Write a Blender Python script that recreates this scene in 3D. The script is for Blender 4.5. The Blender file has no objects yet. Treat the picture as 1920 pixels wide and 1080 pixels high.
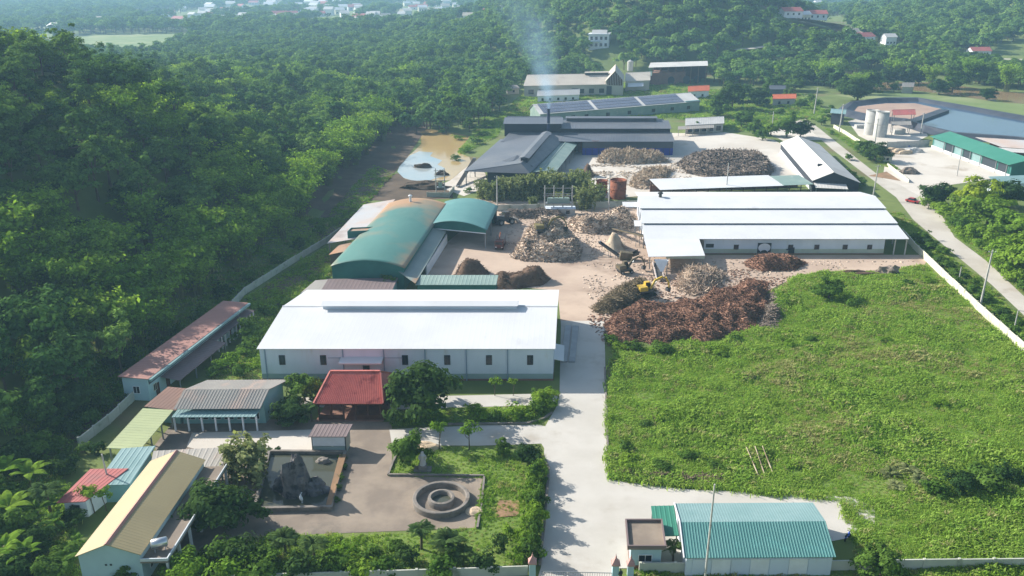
import bpy, math, random
import numpy as np
from mathutils import Vector, noise as mnoise

random.seed(7)
rng = np.random.default_rng(7)
SC = bpy.context.scene
COL = SC.collection

# ------------------------------------------------------------------ camera, sky, sun, exposure
F, H = 1600.0, 70.0                       # focal length in pixels of the 1920 frame, drone height (m)
P = math.atan(590 / F)                    # downward pitch
cam_d = bpy.data.cameras.new('camera')
cam_d.sensor_width = 36.0
cam_d.lens = 36.0 * F / 1920.0
cam_d.clip_start = 1.0
cam_d.clip_end = 12000.0
cam = bpy.data.objects.new('camera', cam_d)
cam.location = (0, 0, H)
cam.rotation_euler = (math.pi / 2 - P, 0, 0)
COL.objects.link(cam)
SC.camera = cam

SUN_EL = math.radians(31)
SUN_AZ = math.atan2(-0.885, 0.466)        # clockwise from +Y
world = bpy.data.worlds.new('World')
SC.world = world
world.use_nodes = True
wn = world.node_tree.nodes
sky = wn.new('ShaderNodeTexSky')
sky.sky_type = 'NISHITA'
sky.sun_disc = False
sky.sun_elevation = SUN_EL
sky.sun_rotation = SUN_AZ
sky.air_density = 1.3
sky.dust_density = 1.5
world.node_tree.links.new(sky.outputs[0], wn['Background'].inputs[0])
wn['Background'].inputs[1].default_value = 0.095
sun_d = bpy.data.lights.new('sun', 'SUN')
sun_d.energy = 5.0
sun_d.angle = math.radians(0.6)
sun_d.color = (1.0, 0.95, 0.87)
sun = bpy.data.objects.new('sun', sun_d)
sdir = Vector((math.sin(SUN_AZ) * math.cos(SUN_EL), math.cos(SUN_AZ) * math.cos(SUN_EL), math.sin(SUN_EL)))
sun.rotation_euler = sdir.to_track_quat('Z', 'Y').to_euler()
sun.location = (-200, 100, 200)
COL.objects.link(sun)
SC.view_settings.view_transform = 'Standard'
SC.view_settings.look = 'None'
SC.view_settings.exposure = 0.82
SC.view_settings.gamma = 1.0
SC.cycles.use_denoising = True
SC.cycles.max_bounces = 6
SC.cycles.diffuse_bounces = 3
SC.cycles.transparent_max_bounces = 8
SC.cycles.volume_bounces = 1
SC.cycles.sample_clamp_indirect = 6.0

# ------------------------------------------------------------------ helpers
CP, SP = math.cos(P), math.sin(P)


def G(px, py, z=0.0):
    """survey: world x, y at height z of a point measured in the photograph"""
    u, v = (px - 960) / F, (540 - py) / F
    t = (z - H) / (-SP + v * CP)
    return np.array((u * t, (CP + v * SP) * t))


def ZH(py, y):
    """height of a point standing at distance y and measured at row py"""
    v = (540 - py) / F
    return H + y * (v * CP - SP) / (CP + v * SP)


def GT(px, py):
    """survey on the terrain: the ground point seen at a measured spot"""
    lo = np.arange(60.0, 4200.0, 4.0)
    u, v = (px - 960) / F, (540 - py) / F
    t = lo / (CP + v * SP)
    z = H + t * (-SP + v * CP); x = u * t
    hit = np.nonzero(z <= hgt(x, lo))[0]
    k = hit[0] if len(hit) else len(lo) - 1
    return np.array((x[k], lo[k]))


def tag(o, label=None, cat=None, group=None, kind=None):
    if label: o['label'] = label
    if cat: o['category'] = cat
    if group: o['group'] = group
    if kind: o['kind'] = kind
    return o


def empty(name, label, cat, loc, group=None, rz=0.0, scale=1.0):
    o = bpy.data.objects.new(name, None)
    o.empty_display_size = 0.5
    o.location = (loc[0], loc[1], loc[2] if len(loc) > 2 else 0.0)
    o.rotation_euler = (0, 0, rz)
    o.scale = (scale,) * 3 if not hasattr(scale, '__len__') else scale
    COL.objects.link(o)
    return tag(o, label, cat, group)


def link(name, mesh, parent=None, loc=None, rot=None):
    o = bpy.data.objects.new(name, mesh)
    COL.objects.link(o)
    if parent is not None: o.parent = parent
    if loc is not None: o.location = loc
    if rot is not None: o.rotation_euler = rot
    return o


class Frame:
    """building frame: origin (world xy), unit vector u along the front, v into the depth"""
    def __init__(s, A, B, v=None, z=0.0):
        s.o = np.array(A[:2], float)
        d = np.array(B[:2], float) - s.o
        s.W = float(np.hypot(*d))
        s.u = d / s.W
        if v is None: v = (-s.u[1], s.u[0])
        v = np.array(v, float)
        s.v = v / np.hypot(*v)
        s.z = z

    def loc(s, px, py, z=0.0):
        q = G(px, py, z) - s.o
        m = np.array([[s.u[0], s.v[0]], [s.u[1], s.v[1]]])
        return np.linalg.solve(m, q)

    def wall(s, px, py, b=0.0):
        """(a, z) where the line of sight meets the vertical plane b"""
        u, v = (px - 960) / F, (540 - py) / F
        d = np.array((u, CP + v * SP, -SP + v * CP))
        n = np.array((-s.u[1], s.u[0]))
        o = s.o + s.v * b
        t = n.dot(o) / n.dot(d[:2])
        p = d * t
        q = p[:2] - o
        return q.dot(s.u), H + p[2]

    def w(s, a, b, z):
        q = s.u * a + s.v * b
        return (q[0], q[1], z)


IDF = Frame((0, 0), (1, 0))


class MB:
    def __init__(s, fr=None):
        s.V, s.Fc, s.fr = [], [], fr or IDF

    def p(s, a, b, z):
        s.V.append(s.fr.w(a, b, z))
        return len(s.V) - 1

    def raw(s, pts, faces):
        k = len(s.V)
        for q in pts: s.V.append(s.fr.w(*q))
        for f in faces: s.Fc.append([i + k for i in f])
        return s

    def box(s, a0, a1, b0, b1, z0, z1):
        return s.raw([(a0, b0, z0), (a1, b0, z0), (a1, b1, z0), (a0, b1, z0),
                      (a0, b0, z1), (a1, b0, z1), (a1, b1, z1), (a0, b1, z1)],
                     [(3, 2, 1, 0), (4, 5, 6, 7), (0, 1, 5, 4), (1, 2, 6, 5), (2, 3, 7, 6), (3, 0, 4, 7)])

    def prism(s, poly, z0, z1):
        """poly: list of (a,b) counter-clockwise"""
        n = len(poly)
        pts = [(a, b, z0) for a, b in poly] + [(a, b, z1) for a, b in poly]
        return s.raw(pts, [tuple(range(n - 1, -1, -1)), tuple(range(n, 2 * n))] +
                     [(i, (i + 1) % n, n + (i + 1) % n, n + i) for i in range(n)])

    def profile(s, prof, a0, a1, axis='a'):
        """extrude a closed (b,z) outline along a (or an (a,z) outline along b)"""
        n = len(prof)
        if axis == 'a':
            pts = [(a0, b, z) for b, z in prof] + [(a1, b, z) for b, z in prof]
        else:
            pts = [(b, a0, z) for b, z in prof] + [(b, a1, z) for b, z in prof]
        return s.raw(pts, [tuple(range(n - 1, -1, -1)), tuple(range(n, 2 * n))] +
                     [(i, (i + 1) % n, n + (i + 1) % n, n + i) for i in range(n)])

    def bar(s, p0, p1, w, h=None):
        """straight bar of rectangular section between two points"""
        h = h or w
        p0, p1 = Vector(p0), Vector(p1)
        d = (p1 - p0).normalized()
        up = Vector((0, 0, 1)) if abs(d.z) < 0.95 else Vector((1, 0, 0))
        x = d.cross(up).normalized() * (w / 2)
        y = x.cross(d).normalized() * (h / 2)
        pts = [tuple(q + sx * x + sy * y) for q in (p0, p1) for sx, sy in ((-1, -1), (1, -1), (1, 1), (-1, 1))]
        return s.raw(pts, [(3, 2, 1, 0), (4, 5, 6, 7), (0, 1, 5, 4), (1, 2, 6, 5), (2, 3, 7, 6), (3, 0, 4, 7)])

    def tube(s, pts, rad, n=8, cap=True):
        k0 = len(s.V)
        prev = None
        for i, q in enumerate(pts):
            q = Vector(q)
            d = (Vector(pts[min(i + 1, len(pts) - 1)]) - Vector(pts[max(i - 1, 0)])).normalized()
            up = Vector((0, 0, 1)) if abs(d.z) < 0.9 else Vector((1, 0, 0))
            x = d.cross(up).normalized()
            y = x.cross(d).normalized()
            for j in range(n):
                t = 2 * math.pi * j / n
                w = q + (x * math.cos(t) + y * math.sin(t)) * rad[i]
                s.V.append(s.fr.w(*w))
        for i in range(len(pts) - 1):
            for j in range(n):
                a, b = k0 + i * n + j, k0 + i * n + (j + 1) % n
                s.Fc.append([a, b, b + n, a + n])
        if cap:
            s.Fc.append([k0 + j for j in range(n)][::-1])
            s.Fc.append([k0 + (len(pts) - 1) * n + j for j in range(n)])
        return s

    def lathe(s, prof, c=(0, 0), n=24):
        """prof: list of (r,z) going round as an open line"""
        k0 = len(s.V)
        for r, z in prof:
            for j in range(n):
                t = 2 * math.pi * j / n
                s.V.append(s.fr.w(c[0] + r * math.cos(t), c[1] + r * math.sin(t), z))
        for i in range(len(prof) - 1):
            for j in range(n):
                a, b = k0 + i * n + j, k0 + i * n + (j + 1) % n
                s.Fc.append([a, b, b + n, a + n])
        return s

    def sheet(s, q, pitch=0.9, rib=0.03, th=0.10):
        """ribbed metal sheet; q = four corners, q0-q1 along the eave, q3-q2 along the ridge; ribs run q0 to q3"""
        q = [Vector(t) for t in q]
        L = (q[1] - q[0]).length
        n = max(1, int(round(L / pitch)))
        nrm = (q[1] - q[0]).cross(q[3] - q[0]).normalized()
        if nrm.z < 0: nrm = -nrm
        ts, hs = [], []
        for i in range(n):
            for f, h in ((0, 0), (0.62, 0), (0.72, 1), (0.90, 1)):
                ts.append((i + f) / n); hs.append(h * rib)
        ts.append(1.0); hs.append(0)
        m = len(ts)
        lo = [tuple(q[0].lerp(q[1], t) + nrm * h) for t, h in zip(ts, hs)]
        hi = [tuple(q[3].lerp(q[2], t) + nrm * h) for t, h in zip(ts, hs)]
        bot = [tuple(c - nrm * th) for c in q]
        fs = [(i, i + 1, m + i + 1, m + i) for i in range(m - 1)]
        b = 2 * m
        fs += [(b + 3, b + 2, b + 1, b), (0, m, b + 3, b), (m - 1, b + 1, b + 2, 2 * m - 1)]
        fs += [tuple([b, b + 1] + list(range(m - 1, -1, -1))), tuple([b + 2, b + 3] + list(range(m, 2 * m)))]
        return s.raw(lo + hi + bot, fs)

    def build(s, name, m, parent=None, smooth=False, world=None):
        me = bpy.data.meshes.new(name)
        me.from_pydata(s.V, [], s.Fc)
        for x in (m if isinstance(m, (list, tuple)) else [m]): me.materials.append(MAT[x])
        if smooth:
            me.polygons.foreach_set('use_smooth', [True] * len(me.polygons))
        me.update()
        return link(name, me, parent, world)


def npmesh(name, V, Q, mats, mi=None, smooth=False):
    """mesh from numpy arrays: V (n,3), Q (m,4) quads"""
    me = bpy.data.meshes.new(name)
    V = np.asarray(V, np.float32); Q = np.asarray(Q, np.int32)
    k = Q.shape[1]
    me.vertices.add(len(V)); me.vertices.foreach_set('co', V.ravel())
    me.loops.add(Q.size); me.loops.foreach_set('vertex_index', Q.ravel())
    me.polygons.add(len(Q))
    me.polygons.foreach_set('loop_start', np.arange(0, Q.size, k, dtype=np.int32))
    me.polygons.foreach_set('loop_total', np.full(len(Q), k, np.int32))
    if mi is not None: me.polygons.foreach_set('material_index', np.asarray(mi, np.int32))
    if smooth: me.polygons.foreach_set('use_smooth', np.ones(len(Q), bool))
    for m in mats: me.materials.append(MAT[m])
    me.update(calc_edges=True)
    me.validate()
    return me


# ------------------------------------------------------------------ materials
MAT = {}


def mat(name, c1, c2=None, scale=0.3, rough=0.8, metal=0.0, c3=None, scale3=0.05, thr3=(0.5, 0.65), bump=0.0,
        bscale=4.0, spec=0.3, detail=5.0, stretch=None, obj=False, thr=(0.35, 0.65)):
    m = bpy.data.materials.new(name)
    m.use_nodes = True
    nt = m.node_tree; N = nt.nodes; L = nt.links
    b = N['Principled BSDF']
    b.inputs['Roughness'].default_value = rough
    b.inputs['Metallic'].default_value = metal
    b.inputs['Specular IOR Level'].default_value = spec
    b.inputs['Base Color'].default_value = (*c1, 1)
    if obj:
        tc = N.new('ShaderNodeTexCoord'); src = tc.outputs['Object']
    else:
        ge = N.new('ShaderNodeNewGeometry'); src = ge.outputs['Position']
    if stretch:
        mp = N.new('ShaderNodeMapping'); mp.inputs['Scale'].default_value = stretch
        L.new(src, mp.inputs[0]); src = mp.outputs[0]

    def nz(sc, d=detail):
        n = N.new('ShaderNodeTexNoise')
        n.inputs['Scale'].default_value = sc; n.inputs['Detail'].default_value = d
        n.inputs['Roughness'].default_value = 0.6
        L.new(src, n.inputs['Vector'])
        return n.outputs[0]

    def ramp(s, lo, hi):
        r = N.new('ShaderNodeMapRange'); r.inputs[1].default_value = lo; r.inputs[2].default_value = hi
        r.interpolation_type = 'SMOOTHSTEP'
        L.new(s, r.inputs[0]); return r.outputs[0]

    def mix(f, a, c):
        x = N.new('ShaderNodeMix'); x.data_type = 'RGBA'
        L.new(f, x.inputs['Factor'])
        if isinstance(a, tuple): x.inputs['A'].default_value = (*a, 1)
        else: L.new(a, x.inputs['A'])
        x.inputs['B'].default_value = (*c, 1)
        return x.outputs['Result']

    col = None
    if c2 is not None: col = mix(ramp(nz(scale), *thr), c1, c2)
    if c3 is not None: col = mix(ramp(nz(scale3), *thr3), col if col is not None else c1, c3)
    if col is not None: L.new(col, b.inputs['Base Color'])
    if bump:
        bp = N.new('ShaderNodeBump'); bp.inputs['Strength'].default_value = bump
        bp.inputs['Distance'].default_value = 0.15
        L.new(nz(bscale), bp.inputs['Height']); L.new(bp.outputs[0], b.inputs['Normal'])
    MAT[name] = m
    return m


def leafmat(name, c1, c2, trans=0.35, c3=None):
    """foliage: colour varies by plant and by leaf clump; light passes through the leaves"""
    m = bpy.data.materials.new(name)
    m.use_nodes = True
    nt = m.node_tree; N = nt.nodes; L = nt.links
    N.remove(N['Principled BSDF'])
    out = N['Material Output']
    oi = N.new('ShaderNodeObjectInfo'); ge = N.new('ShaderNodeNewGeometry')
    mx = N.new('ShaderNodeMix'); mx.data_type = 'RGBA'
    L.new(oi.outputs['Random'], mx.inputs['Factor'])
    mx.inputs['A'].default_value = (*c1, 1); mx.inputs['B'].default_value = (*c2, 1)
    hsv = N.new('ShaderNodeHueSaturation')
    mr = N.new('ShaderNodeMapRange'); mr.inputs[3].default_value = 0.62; mr.inputs[4].default_value = 1.4
    L.new(ge.outputs['Random Per Island'], mr.inputs[0])
    L.new(mr.outputs[0], hsv.inputs['Value'])
    L.new(mx.outputs['Result'], hsv.inputs['Color'])
    d = N.new('ShaderNodeBsdfDiffuse'); t = N.new('ShaderNodeBsdfTranslucent')
    L.new(hsv.outputs[0], d.inputs[0])
    br = N.new('ShaderNodeMix'); br.data_type = 'RGBA'; br.blend_type = 'MULTIPLY'
    br.inputs['Factor'].default_value = 1.0
    L.new(hsv.outputs[0], br.inputs['A']); br.inputs['B'].default_value = (1.1, 1.12, 0.62, 1)
    L.new(br.outputs['Result'], t.inputs[0])
    ms = N.new('ShaderNodeMixShader'); ms.inputs[0].default_value = trans
    L.new(d.outputs[0], ms.inputs[1]); L.new(t.outputs[0], ms.inputs[2])
    L.new(ms.outputs[0], out.inputs['Surface'])
    MAT[name] = m


mat('ground', (0.10, 0.14, 0.035), (0.15, 0.19, 0.05), 0.06, 0.95, c3=(0.15, 0.12, 0.06), scale3=0.02, thr3=(0.56, 0.68), bump=0.6, bscale=1.2)
mat('forest_floor', (0.03, 0.045, 0.015), (0.05, 0.06, 0.02), 0.1, 0.95)
mat('grass_ground', (0.11, 0.18, 0.03), (0.16, 0.22, 0.045), 0.12, 0.95, c3=(0.10, 0.10, 0.035), scale3=0.09, thr3=(0.6, 0.75), bump=0.5, bscale=2.0)
mat('field_ground', (0.17, 0.22, 0.075), (0.12, 0.18, 0.05), 0.03, 0.95, c3=(0.23, 0.26, 0.11), scale3=0.012)
mat('concrete', (0.51, 0.48, 0.43), (0.45, 0.42, 0.37), 0.09, 0.85, c3=(0.38, 0.34, 0.285), scale3=0.13, thr3=(0.52, 0.74), bump=0.1, bscale=6)
mat('old_concrete', (0.29, 0.235, 0.18), (0.205, 0.165, 0.13), 0.16, 0.85, c3=(0.16, 0.135, 0.11), scale3=0.12, thr3=(0.52, 0.68), bump=0.15, bscale=5)
mat('dusty_yard', (0.50, 0.385, 0.295), (0.40, 0.30, 0.23), 0.07, 0.92, c3=(0.24, 0.17, 0.125), scale3=0.055, thr3=(0.49, 0.68), bump=0.25, bscale=3)
mat('pale_yard', (0.58, 0.535, 0.47), (0.50, 0.45, 0.385), 0.05, 0.9, c3=(0.40, 0.34, 0.27), scale3=0.06, thr3=(0.56, 0.72), bump=0.15, bscale=3)
mat('country_road', (0.50, 0.46, 0.40), (0.42, 0.38, 0.32), 0.08, 0.9, c3=(0.33, 0.28, 0.22), scale3=0.12, thr3=(0.56, 0.74), bump=0.15, bscale=4)
mat('soil', (0.30, 0.18, 0.10), (0.22, 0.14, 0.08), 0.3, 0.95, bump=0.4, bscale=3)
mat('dark_soil', (0.085, 0.06, 0.04), (0.12, 0.085, 0.055), 0.2, 0.95, bump=0.5, bscale=2)
mat('white_roof', (0.62, 0.625, 0.63), (0.575, 0.58, 0.59), 0.1, 0.55, c3=(0.50, 0.50, 0.495), scale3=0.22, thr3=(0.62, 0.8))
mat('white_wall', (0.60, 0.66, 0.74), (0.55, 0.61, 0.68), 0.2, 0.7, c3=(0.50, 0.52, 0.53), scale3=0.5, thr3=(0.6, 0.8), stretch=(1, 1, 0.25))
mat('green_band', (0.30, 0.38, 0.37), (0.26, 0.34, 0.33), 0.3, 0.8)
mat('moss_band', (0.42, 0.47, 0.40), (0.36, 0.40, 0.32), 0.3, 0.8)
mat('trim_blue', (0.22, 0.29, 0.37), None, rough=0.6)
mat('dark_glass', (0.012, 0.018, 0.028), None, rough=0.15, spec=0.5)
mat('window_frame', (0.55, 0.58, 0.6), None, rough=0.5)
mat('dark_frame', (0.03, 0.04, 0.05), None, rough=0.5)
mat('green_roof', (0.05, 0.155, 0.13), (0.075, 0.20, 0.172), 0.06, 0.5, c3=(0.16, 0.25, 0.21), scale3=0.05, thr3=(0.5, 0.75), stretch=(1, 0.5, 1))
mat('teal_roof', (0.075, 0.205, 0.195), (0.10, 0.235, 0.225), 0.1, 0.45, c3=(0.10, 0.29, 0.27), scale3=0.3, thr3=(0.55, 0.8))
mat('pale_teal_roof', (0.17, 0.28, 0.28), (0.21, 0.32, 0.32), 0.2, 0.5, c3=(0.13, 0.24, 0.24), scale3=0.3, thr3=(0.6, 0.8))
mat('bright_green_roof', (0.045, 0.20, 0.14), (0.06, 0.23, 0.165), 0.08, 0.5)
mat('grey_green_roof', (0.21, 0.26, 0.235), (0.26, 0.30, 0.27), 0.1, 0.6, c3=(0.36, 0.22, 0.13), scale3=0.075, thr3=(0.55, 0.68))
mat('sage_roof', (0.25, 0.33, 0.29), (0.20, 0.28, 0.25), 0.15, 0.55, c3=(0.33, 0.38, 0.34), scale3=0.4, thr3=(0.55, 0.75))
mat('green_wall', (0.022, 0.12, 0.10), (0.03, 0.15, 0.125), 0.2, 0.6)
mat('teal_wall', (0.22, 0.40, 0.40), (0.26, 0.44, 0.44), 0.3, 0.8, c3=(0.30, 0.42, 0.40), scale3=0.6, thr3=(0.55, 0.75))
mat('pale_blue_wall', (0.40, 0.54, 0.57), (0.36, 0.49, 0.52), 0.3, 0.8, c3=(0.30, 0.40, 0.40), scale3=0.5, thr3=(0.6, 0.8))
mat('charcoal_roof', (0.115, 0.125, 0.145), (0.135, 0.145, 0.165), 0.06, 0.45, c3=(0.17, 0.175, 0.185), scale3=0.04, thr3=(0.5, 0.7))
mat('charcoal_wall', (0.022, 0.028, 0.042), (0.03, 0.036, 0.05), 0.1, 0.6)
mat('slate_wall', (0.085, 0.095, 0.115), (0.075, 0.085, 0.10), 0.1, 0.6)
mat('blue_sheet', (0.025, 0.045, 0.33), (0.02, 0.035, 0.25), 0.3, 0.6)
mat('grey_roof', (0.34, 0.315, 0.28), (0.28, 0.26, 0.235), 0.15, 0.7, c3=(0.40, 0.31, 0.26), scale3=0.3, thr3=(0.52, 0.68), stretch=(1.0, 0.25, 1))
mat('pale_grey_roof', (0.56, 0.545, 0.515), (0.49, 0.475, 0.45), 0.1, 0.6, c3=(0.40, 0.385, 0.36), scale3=0.2, thr3=(0.57, 0.75))
mat('tan_roof', (0.52, 0.47, 0.40), (0.45, 0.40, 0.335), 0.06, 0.75, c3=(0.36, 0.31, 0.26), scale3=0.12, thr3=(0.56, 0.72))
mat('tan_wall', (0.42, 0.40, 0.35), (0.35, 0.33, 0.28), 0.1, 0.85)
mat('pink_roof', (0.40, 0.205, 0.165), (0.34, 0.18, 0.145), 0.12, 0.65, c3=(0.26, 0.15, 0.12), scale3=0.2, thr3=(0.58, 0.75))
mat('brown_roof', (0.23, 0.13, 0.095), (0.19, 0.11, 0.085), 0.15, 0.7)
mat('mauve_roof', (0.20, 0.15, 0.145), (0.17, 0.13, 0.125), 0.15, 0.7)
mat('yellow_roof', (0.40, 0.32, 0.17), (0.36, 0.29, 0.155), 0.1, 0.55, c3=(0.43, 0.33, 0.15), scale3=0.25, thr3=(0.58, 0.75))
mat('lime_roof', (0.42, 0.46, 0.24), (0.37, 0.41, 0.22), 0.15, 0.6, c3=(0.30, 0.33, 0.19), scale3=0.25, thr3=(0.58, 0.75))
mat('red_tile', (0.62, 0.19, 0.15), (0.55, 0.16, 0.13), 0.8, 0.55, c3=(0.30, 0.065, 0.055), scale3=0.4, thr3=(0.58, 0.75))
mat('rose_roof', (0.42, 0.12, 0.11), (0.36, 0.11, 0.10), 0.2, 0.65, c3=(0.27, 0.12, 0.11), scale3=0.3, thr3=(0.5, 0.7))
mat('orange_roof', (0.55, 0.14, 0.06), (0.47, 0.12, 0.06), 0.3, 0.7)
mat('rust', (0.30, 0.10, 0.05), (0.22, 0.075, 0.04), 0.6, 0.85, c3=(0.13, 0.05, 0.035), scale3=0.9, thr3=(0.55, 0.7))
mat('rust_roof', (0.42, 0.23, 0.13), (0.34, 0.25, 0.18), 0.15, 0.8, c3=(0.24, 0.14, 0.09), scale3=0.3, thr3=(0.55, 0.7))
mat('weathered_sheet', (0.46, 0.47, 0.48), (0.50, 0.38, 0.31), 0.06, 0.6, c3=(0.33, 0.27, 0.24), scale3=0.1, thr3=(0.55, 0.7))
mat('steel', (0.30, 0.31, 0.32), (0.24, 0.25, 0.26), 0.6, 0.5, metal=0.4)
mat('galvanised', (0.55, 0.57, 0.58), None, rough=0.3, metal=0.8)
mat('dark_steel', (0.05, 0.055, 0.06), (0.08, 0.075, 0.07), 0.6, 0.6)
mat('navy_steel', (0.02, 0.035, 0.09), (0.03, 0.04, 0.08), 0.8, 0.5)
mat('yellow_paint', (0.62, 0.42, 0.05), (0.50, 0.33, 0.05), 0.9, 0.5, c3=(0.25, 0.17, 0.07), scale3=1.6, thr3=(0.56, 0.7))
mat('olive_paint', (0.20, 0.17, 0.06), (0.14, 0.12, 0.06), 0.9, 0.6)
mat('dusty_steel', (0.10, 0.085, 0.05), (0.15, 0.12, 0.08), 0.9, 0.8)
mat('maroon_paint', (0.16, 0.045, 0.035), (0.10, 0.04, 0.035), 0.8, 0.6)
mat('red_paint', (0.42, 0.03, 0.03), None, rough=0.35, spec=0.5)
mat('white_paint', (0.75, 0.76, 0.78), (0.68, 0.69, 0.71), 0.6, 0.5)
mat('black_rubber', (0.018, 0.018, 0.018), None, rough=0.9)
mat('pole_concrete', (0.48, 0.47, 0.44), (0.40, 0.39, 0.37), 0.8, 0.85)
mat('wall_plaster', (0.52, 0.52, 0.45), (0.42, 0.43, 0.36), 0.2, 0.9, c3=(0.24, 0.26, 0.19), scale3=0.35, thr3=(0.55, 0.72))
mat('cream_wall', (0.66, 0.64, 0.50), (0.56, 0.55, 0.43), 0.15, 0.9, c3=(0.36, 0.37, 0.27), scale3=0.25, thr3=(0.57, 0.75))
mat('brick', (0.25, 0.13, 0.09), (0.20, 0.11, 0.08), 0.6, 0.9)
mat('pink_tile', (0.48, 0.27, 0.235), (0.40, 0.22, 0.2), 1.0, 0.7)
mat('stone', (0.25, 0.22, 0.19), (0.18, 0.16, 0.14), 0.6, 0.9, c3=(0.14, 0.12, 0.10), scale3=0.8, thr3=(0.52, 0.7), bump=0.3, bscale=4)
mat('rock', (0.10, 0.095, 0.10), (0.17, 0.155, 0.15), 0.8, 0.9, c3=(0.045, 0.045, 0.05), scale3=0.6, thr3=(0.5, 0.65), bump=0.8, bscale=2.5)
mat('bark', (0.10, 0.075, 0.05), (0.14, 0.11, 0.075), 1.5, 0.95)
mat('bamboo_stem', (0.17, 0.19, 0.06), (0.13, 0.14, 0.05), 1.5, 0.8)
mat('liner', (0.035, 0.04, 0.055), (0.06, 0.065, 0.08), 0.08, 0.45)
mat('timber', (0.10, 0.04, 0.025), (0.07, 0.03, 0.02), 0.6, 0.7)
mat('blue_tarp', (0.03, 0.10, 0.45), (0.03, 0.08, 0.36), 0.6, 0.5)
mat('solar_cell', (0.10, 0.11, 0.15), (0.13, 0.14, 0.18), 0.12, 0.25, spec=0.5)
mat('sawdust', (0.58, 0.45, 0.31), (0.50, 0.38, 0.26), 0.3, 0.95, bump=0.3, bscale=4)
mat('gravel_pile', (0.33, 0.26, 0.21), (0.27, 0.21, 0.17), 0.3, 0.95, bump=0.4, bscale=4)
for nm, a, b, c in (('wood_waste', (0.66, 0.54, 0.42), (0.46, 0.35, 0.265), (0.20, 0.15, 0.115)),
                    ('pale_wood', (0.52, 0.43, 0.32), (0.40, 0.31, 0.22), (0.22, 0.16, 0.11)),
                    ('red_bark', (0.33, 0.185, 0.125), (0.21, 0.11, 0.072), (0.085, 0.048, 0.035)),
                    ('brown_bark', (0.16, 0.10, 0.065), (0.115, 0.07, 0.045), (0.07, 0.045, 0.03)),
                    ('grey_brush', (0.25, 0.20, 0.125), (0.18, 0.14, 0.085), (0.10, 0.08, 0.05)),
                    ('grey_wood', (0.27, 0.22, 0.18), (0.19, 0.15, 0.12), (0.10, 0.08, 0.065))):
    mat(nm, a, b, 0.5, 0.95, c3=c, scale3=0.22, thr3=(0.5, 0.66), bump=0.6, bscale=3)
    # splinters: each stick its own shade
    m = MAT[nm].copy(); m.name = nm + '_sticks'
    nt = m.node_tree
    for l in list(nt.links):
        if l.to_socket.name in ('Base Color', 'Normal'): nt.links.remove(l)
    ge = nt.nodes.new('ShaderNodeNewGeometry'); cr = nt.nodes.new('ShaderNodeValToRGB')
    cr.color_ramp.elements[0].color = (*c, 1); cr.color_ramp.elements[1].color = (*[min(1, x * 1.25) for x in a], 1)
    e = cr.color_ramp.elements.new(0.55); e.color = (*b, 1)
    nt.links.new(ge.outputs['Random Per Island'], cr.inputs[0])
    nt.links.new(cr.outputs[0], nt.nodes['Principled BSDF'].inputs['Base Color'])
    MAT[nm + '_sticks'] = m

leafmat('leaf_forest', (0.055, 0.13, 0.032), (0.175, 0.285, 0.06), .30)
leafmat('leaf_far', (0.07, 0.155, 0.04), (0.19, 0.30, 0.07), .32)
leafmat('leaf_dark', (0.032, 0.070, 0.020), (0.058, 0.105, 0.028), 0.3)
leafmat('leaf_mid', (0.075, 0.15, 0.026), (0.11, 0.19, 0.036), .4)
leafmat('leaf_bamboo', (0.17, 0.30, 0.035), (0.26, 0.39, 0.055), 0.5)
leafmat('leaf_bright', (0.14, 0.255, 0.03), (0.20, 0.31, 0.04), 0.45)
leafmat('leaf_yellow', (0.24, 0.33, 0.025), (0.28, 0.36, 0.035), 0.45)
leafmat('leaf_palm', (0.06, 0.11, 0.035), (0.09, 0.14, 0.04), 0.3)
leafmat('leaf_grass', (0.215, 0.365, 0.055), (0.325, 0.44, 0.09), 0.45)
leafmat('leaf_weed', (0.14, 0.27, 0.035), (0.22, 0.35, 0.05), 0.45)
leafmat('leaf_dry', (0.31, 0.33, 0.12), (0.38, 0.36, 0.16), 0.4)
leafmat('leaf_reed', (0.17, 0.21, 0.08), (0.25, 0.28, 0.12), 0.35)


def water(name, c, rough=0.08, bump=0.03, c2=None):
    m = mat(name, c, c2, 0.03, rough, spec=0.6, bump=bump, bscale=0.8)
    m.node_tree.nodes['Principled BSDF'].inputs['IOR'].default_value = 1.33


water('muddy_water', (0.40, 0.28, 0.12), 0.12, 0.02, (0.46, 0.33, 0.15))
water('sky_sheen_water', (0.27, 0.36, 0.40), 0.12, 0.02, (0.38, 0.40, 0.38))  # sky reflection put into the water colour
water('waste_water', (0.05, 0.10, 0.17), 0.10, 0.02)
water('pond_water', (0.07, 0.075, 0.055), 0.06, 0.02)
water('river_water', (0.28, 0.19, 0.10), 0.15, 0.02)
mat('sludge', (0.40, 0.28, 0.21), (0.33, 0.23, 0.18), 0.05, 0.7)

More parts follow.
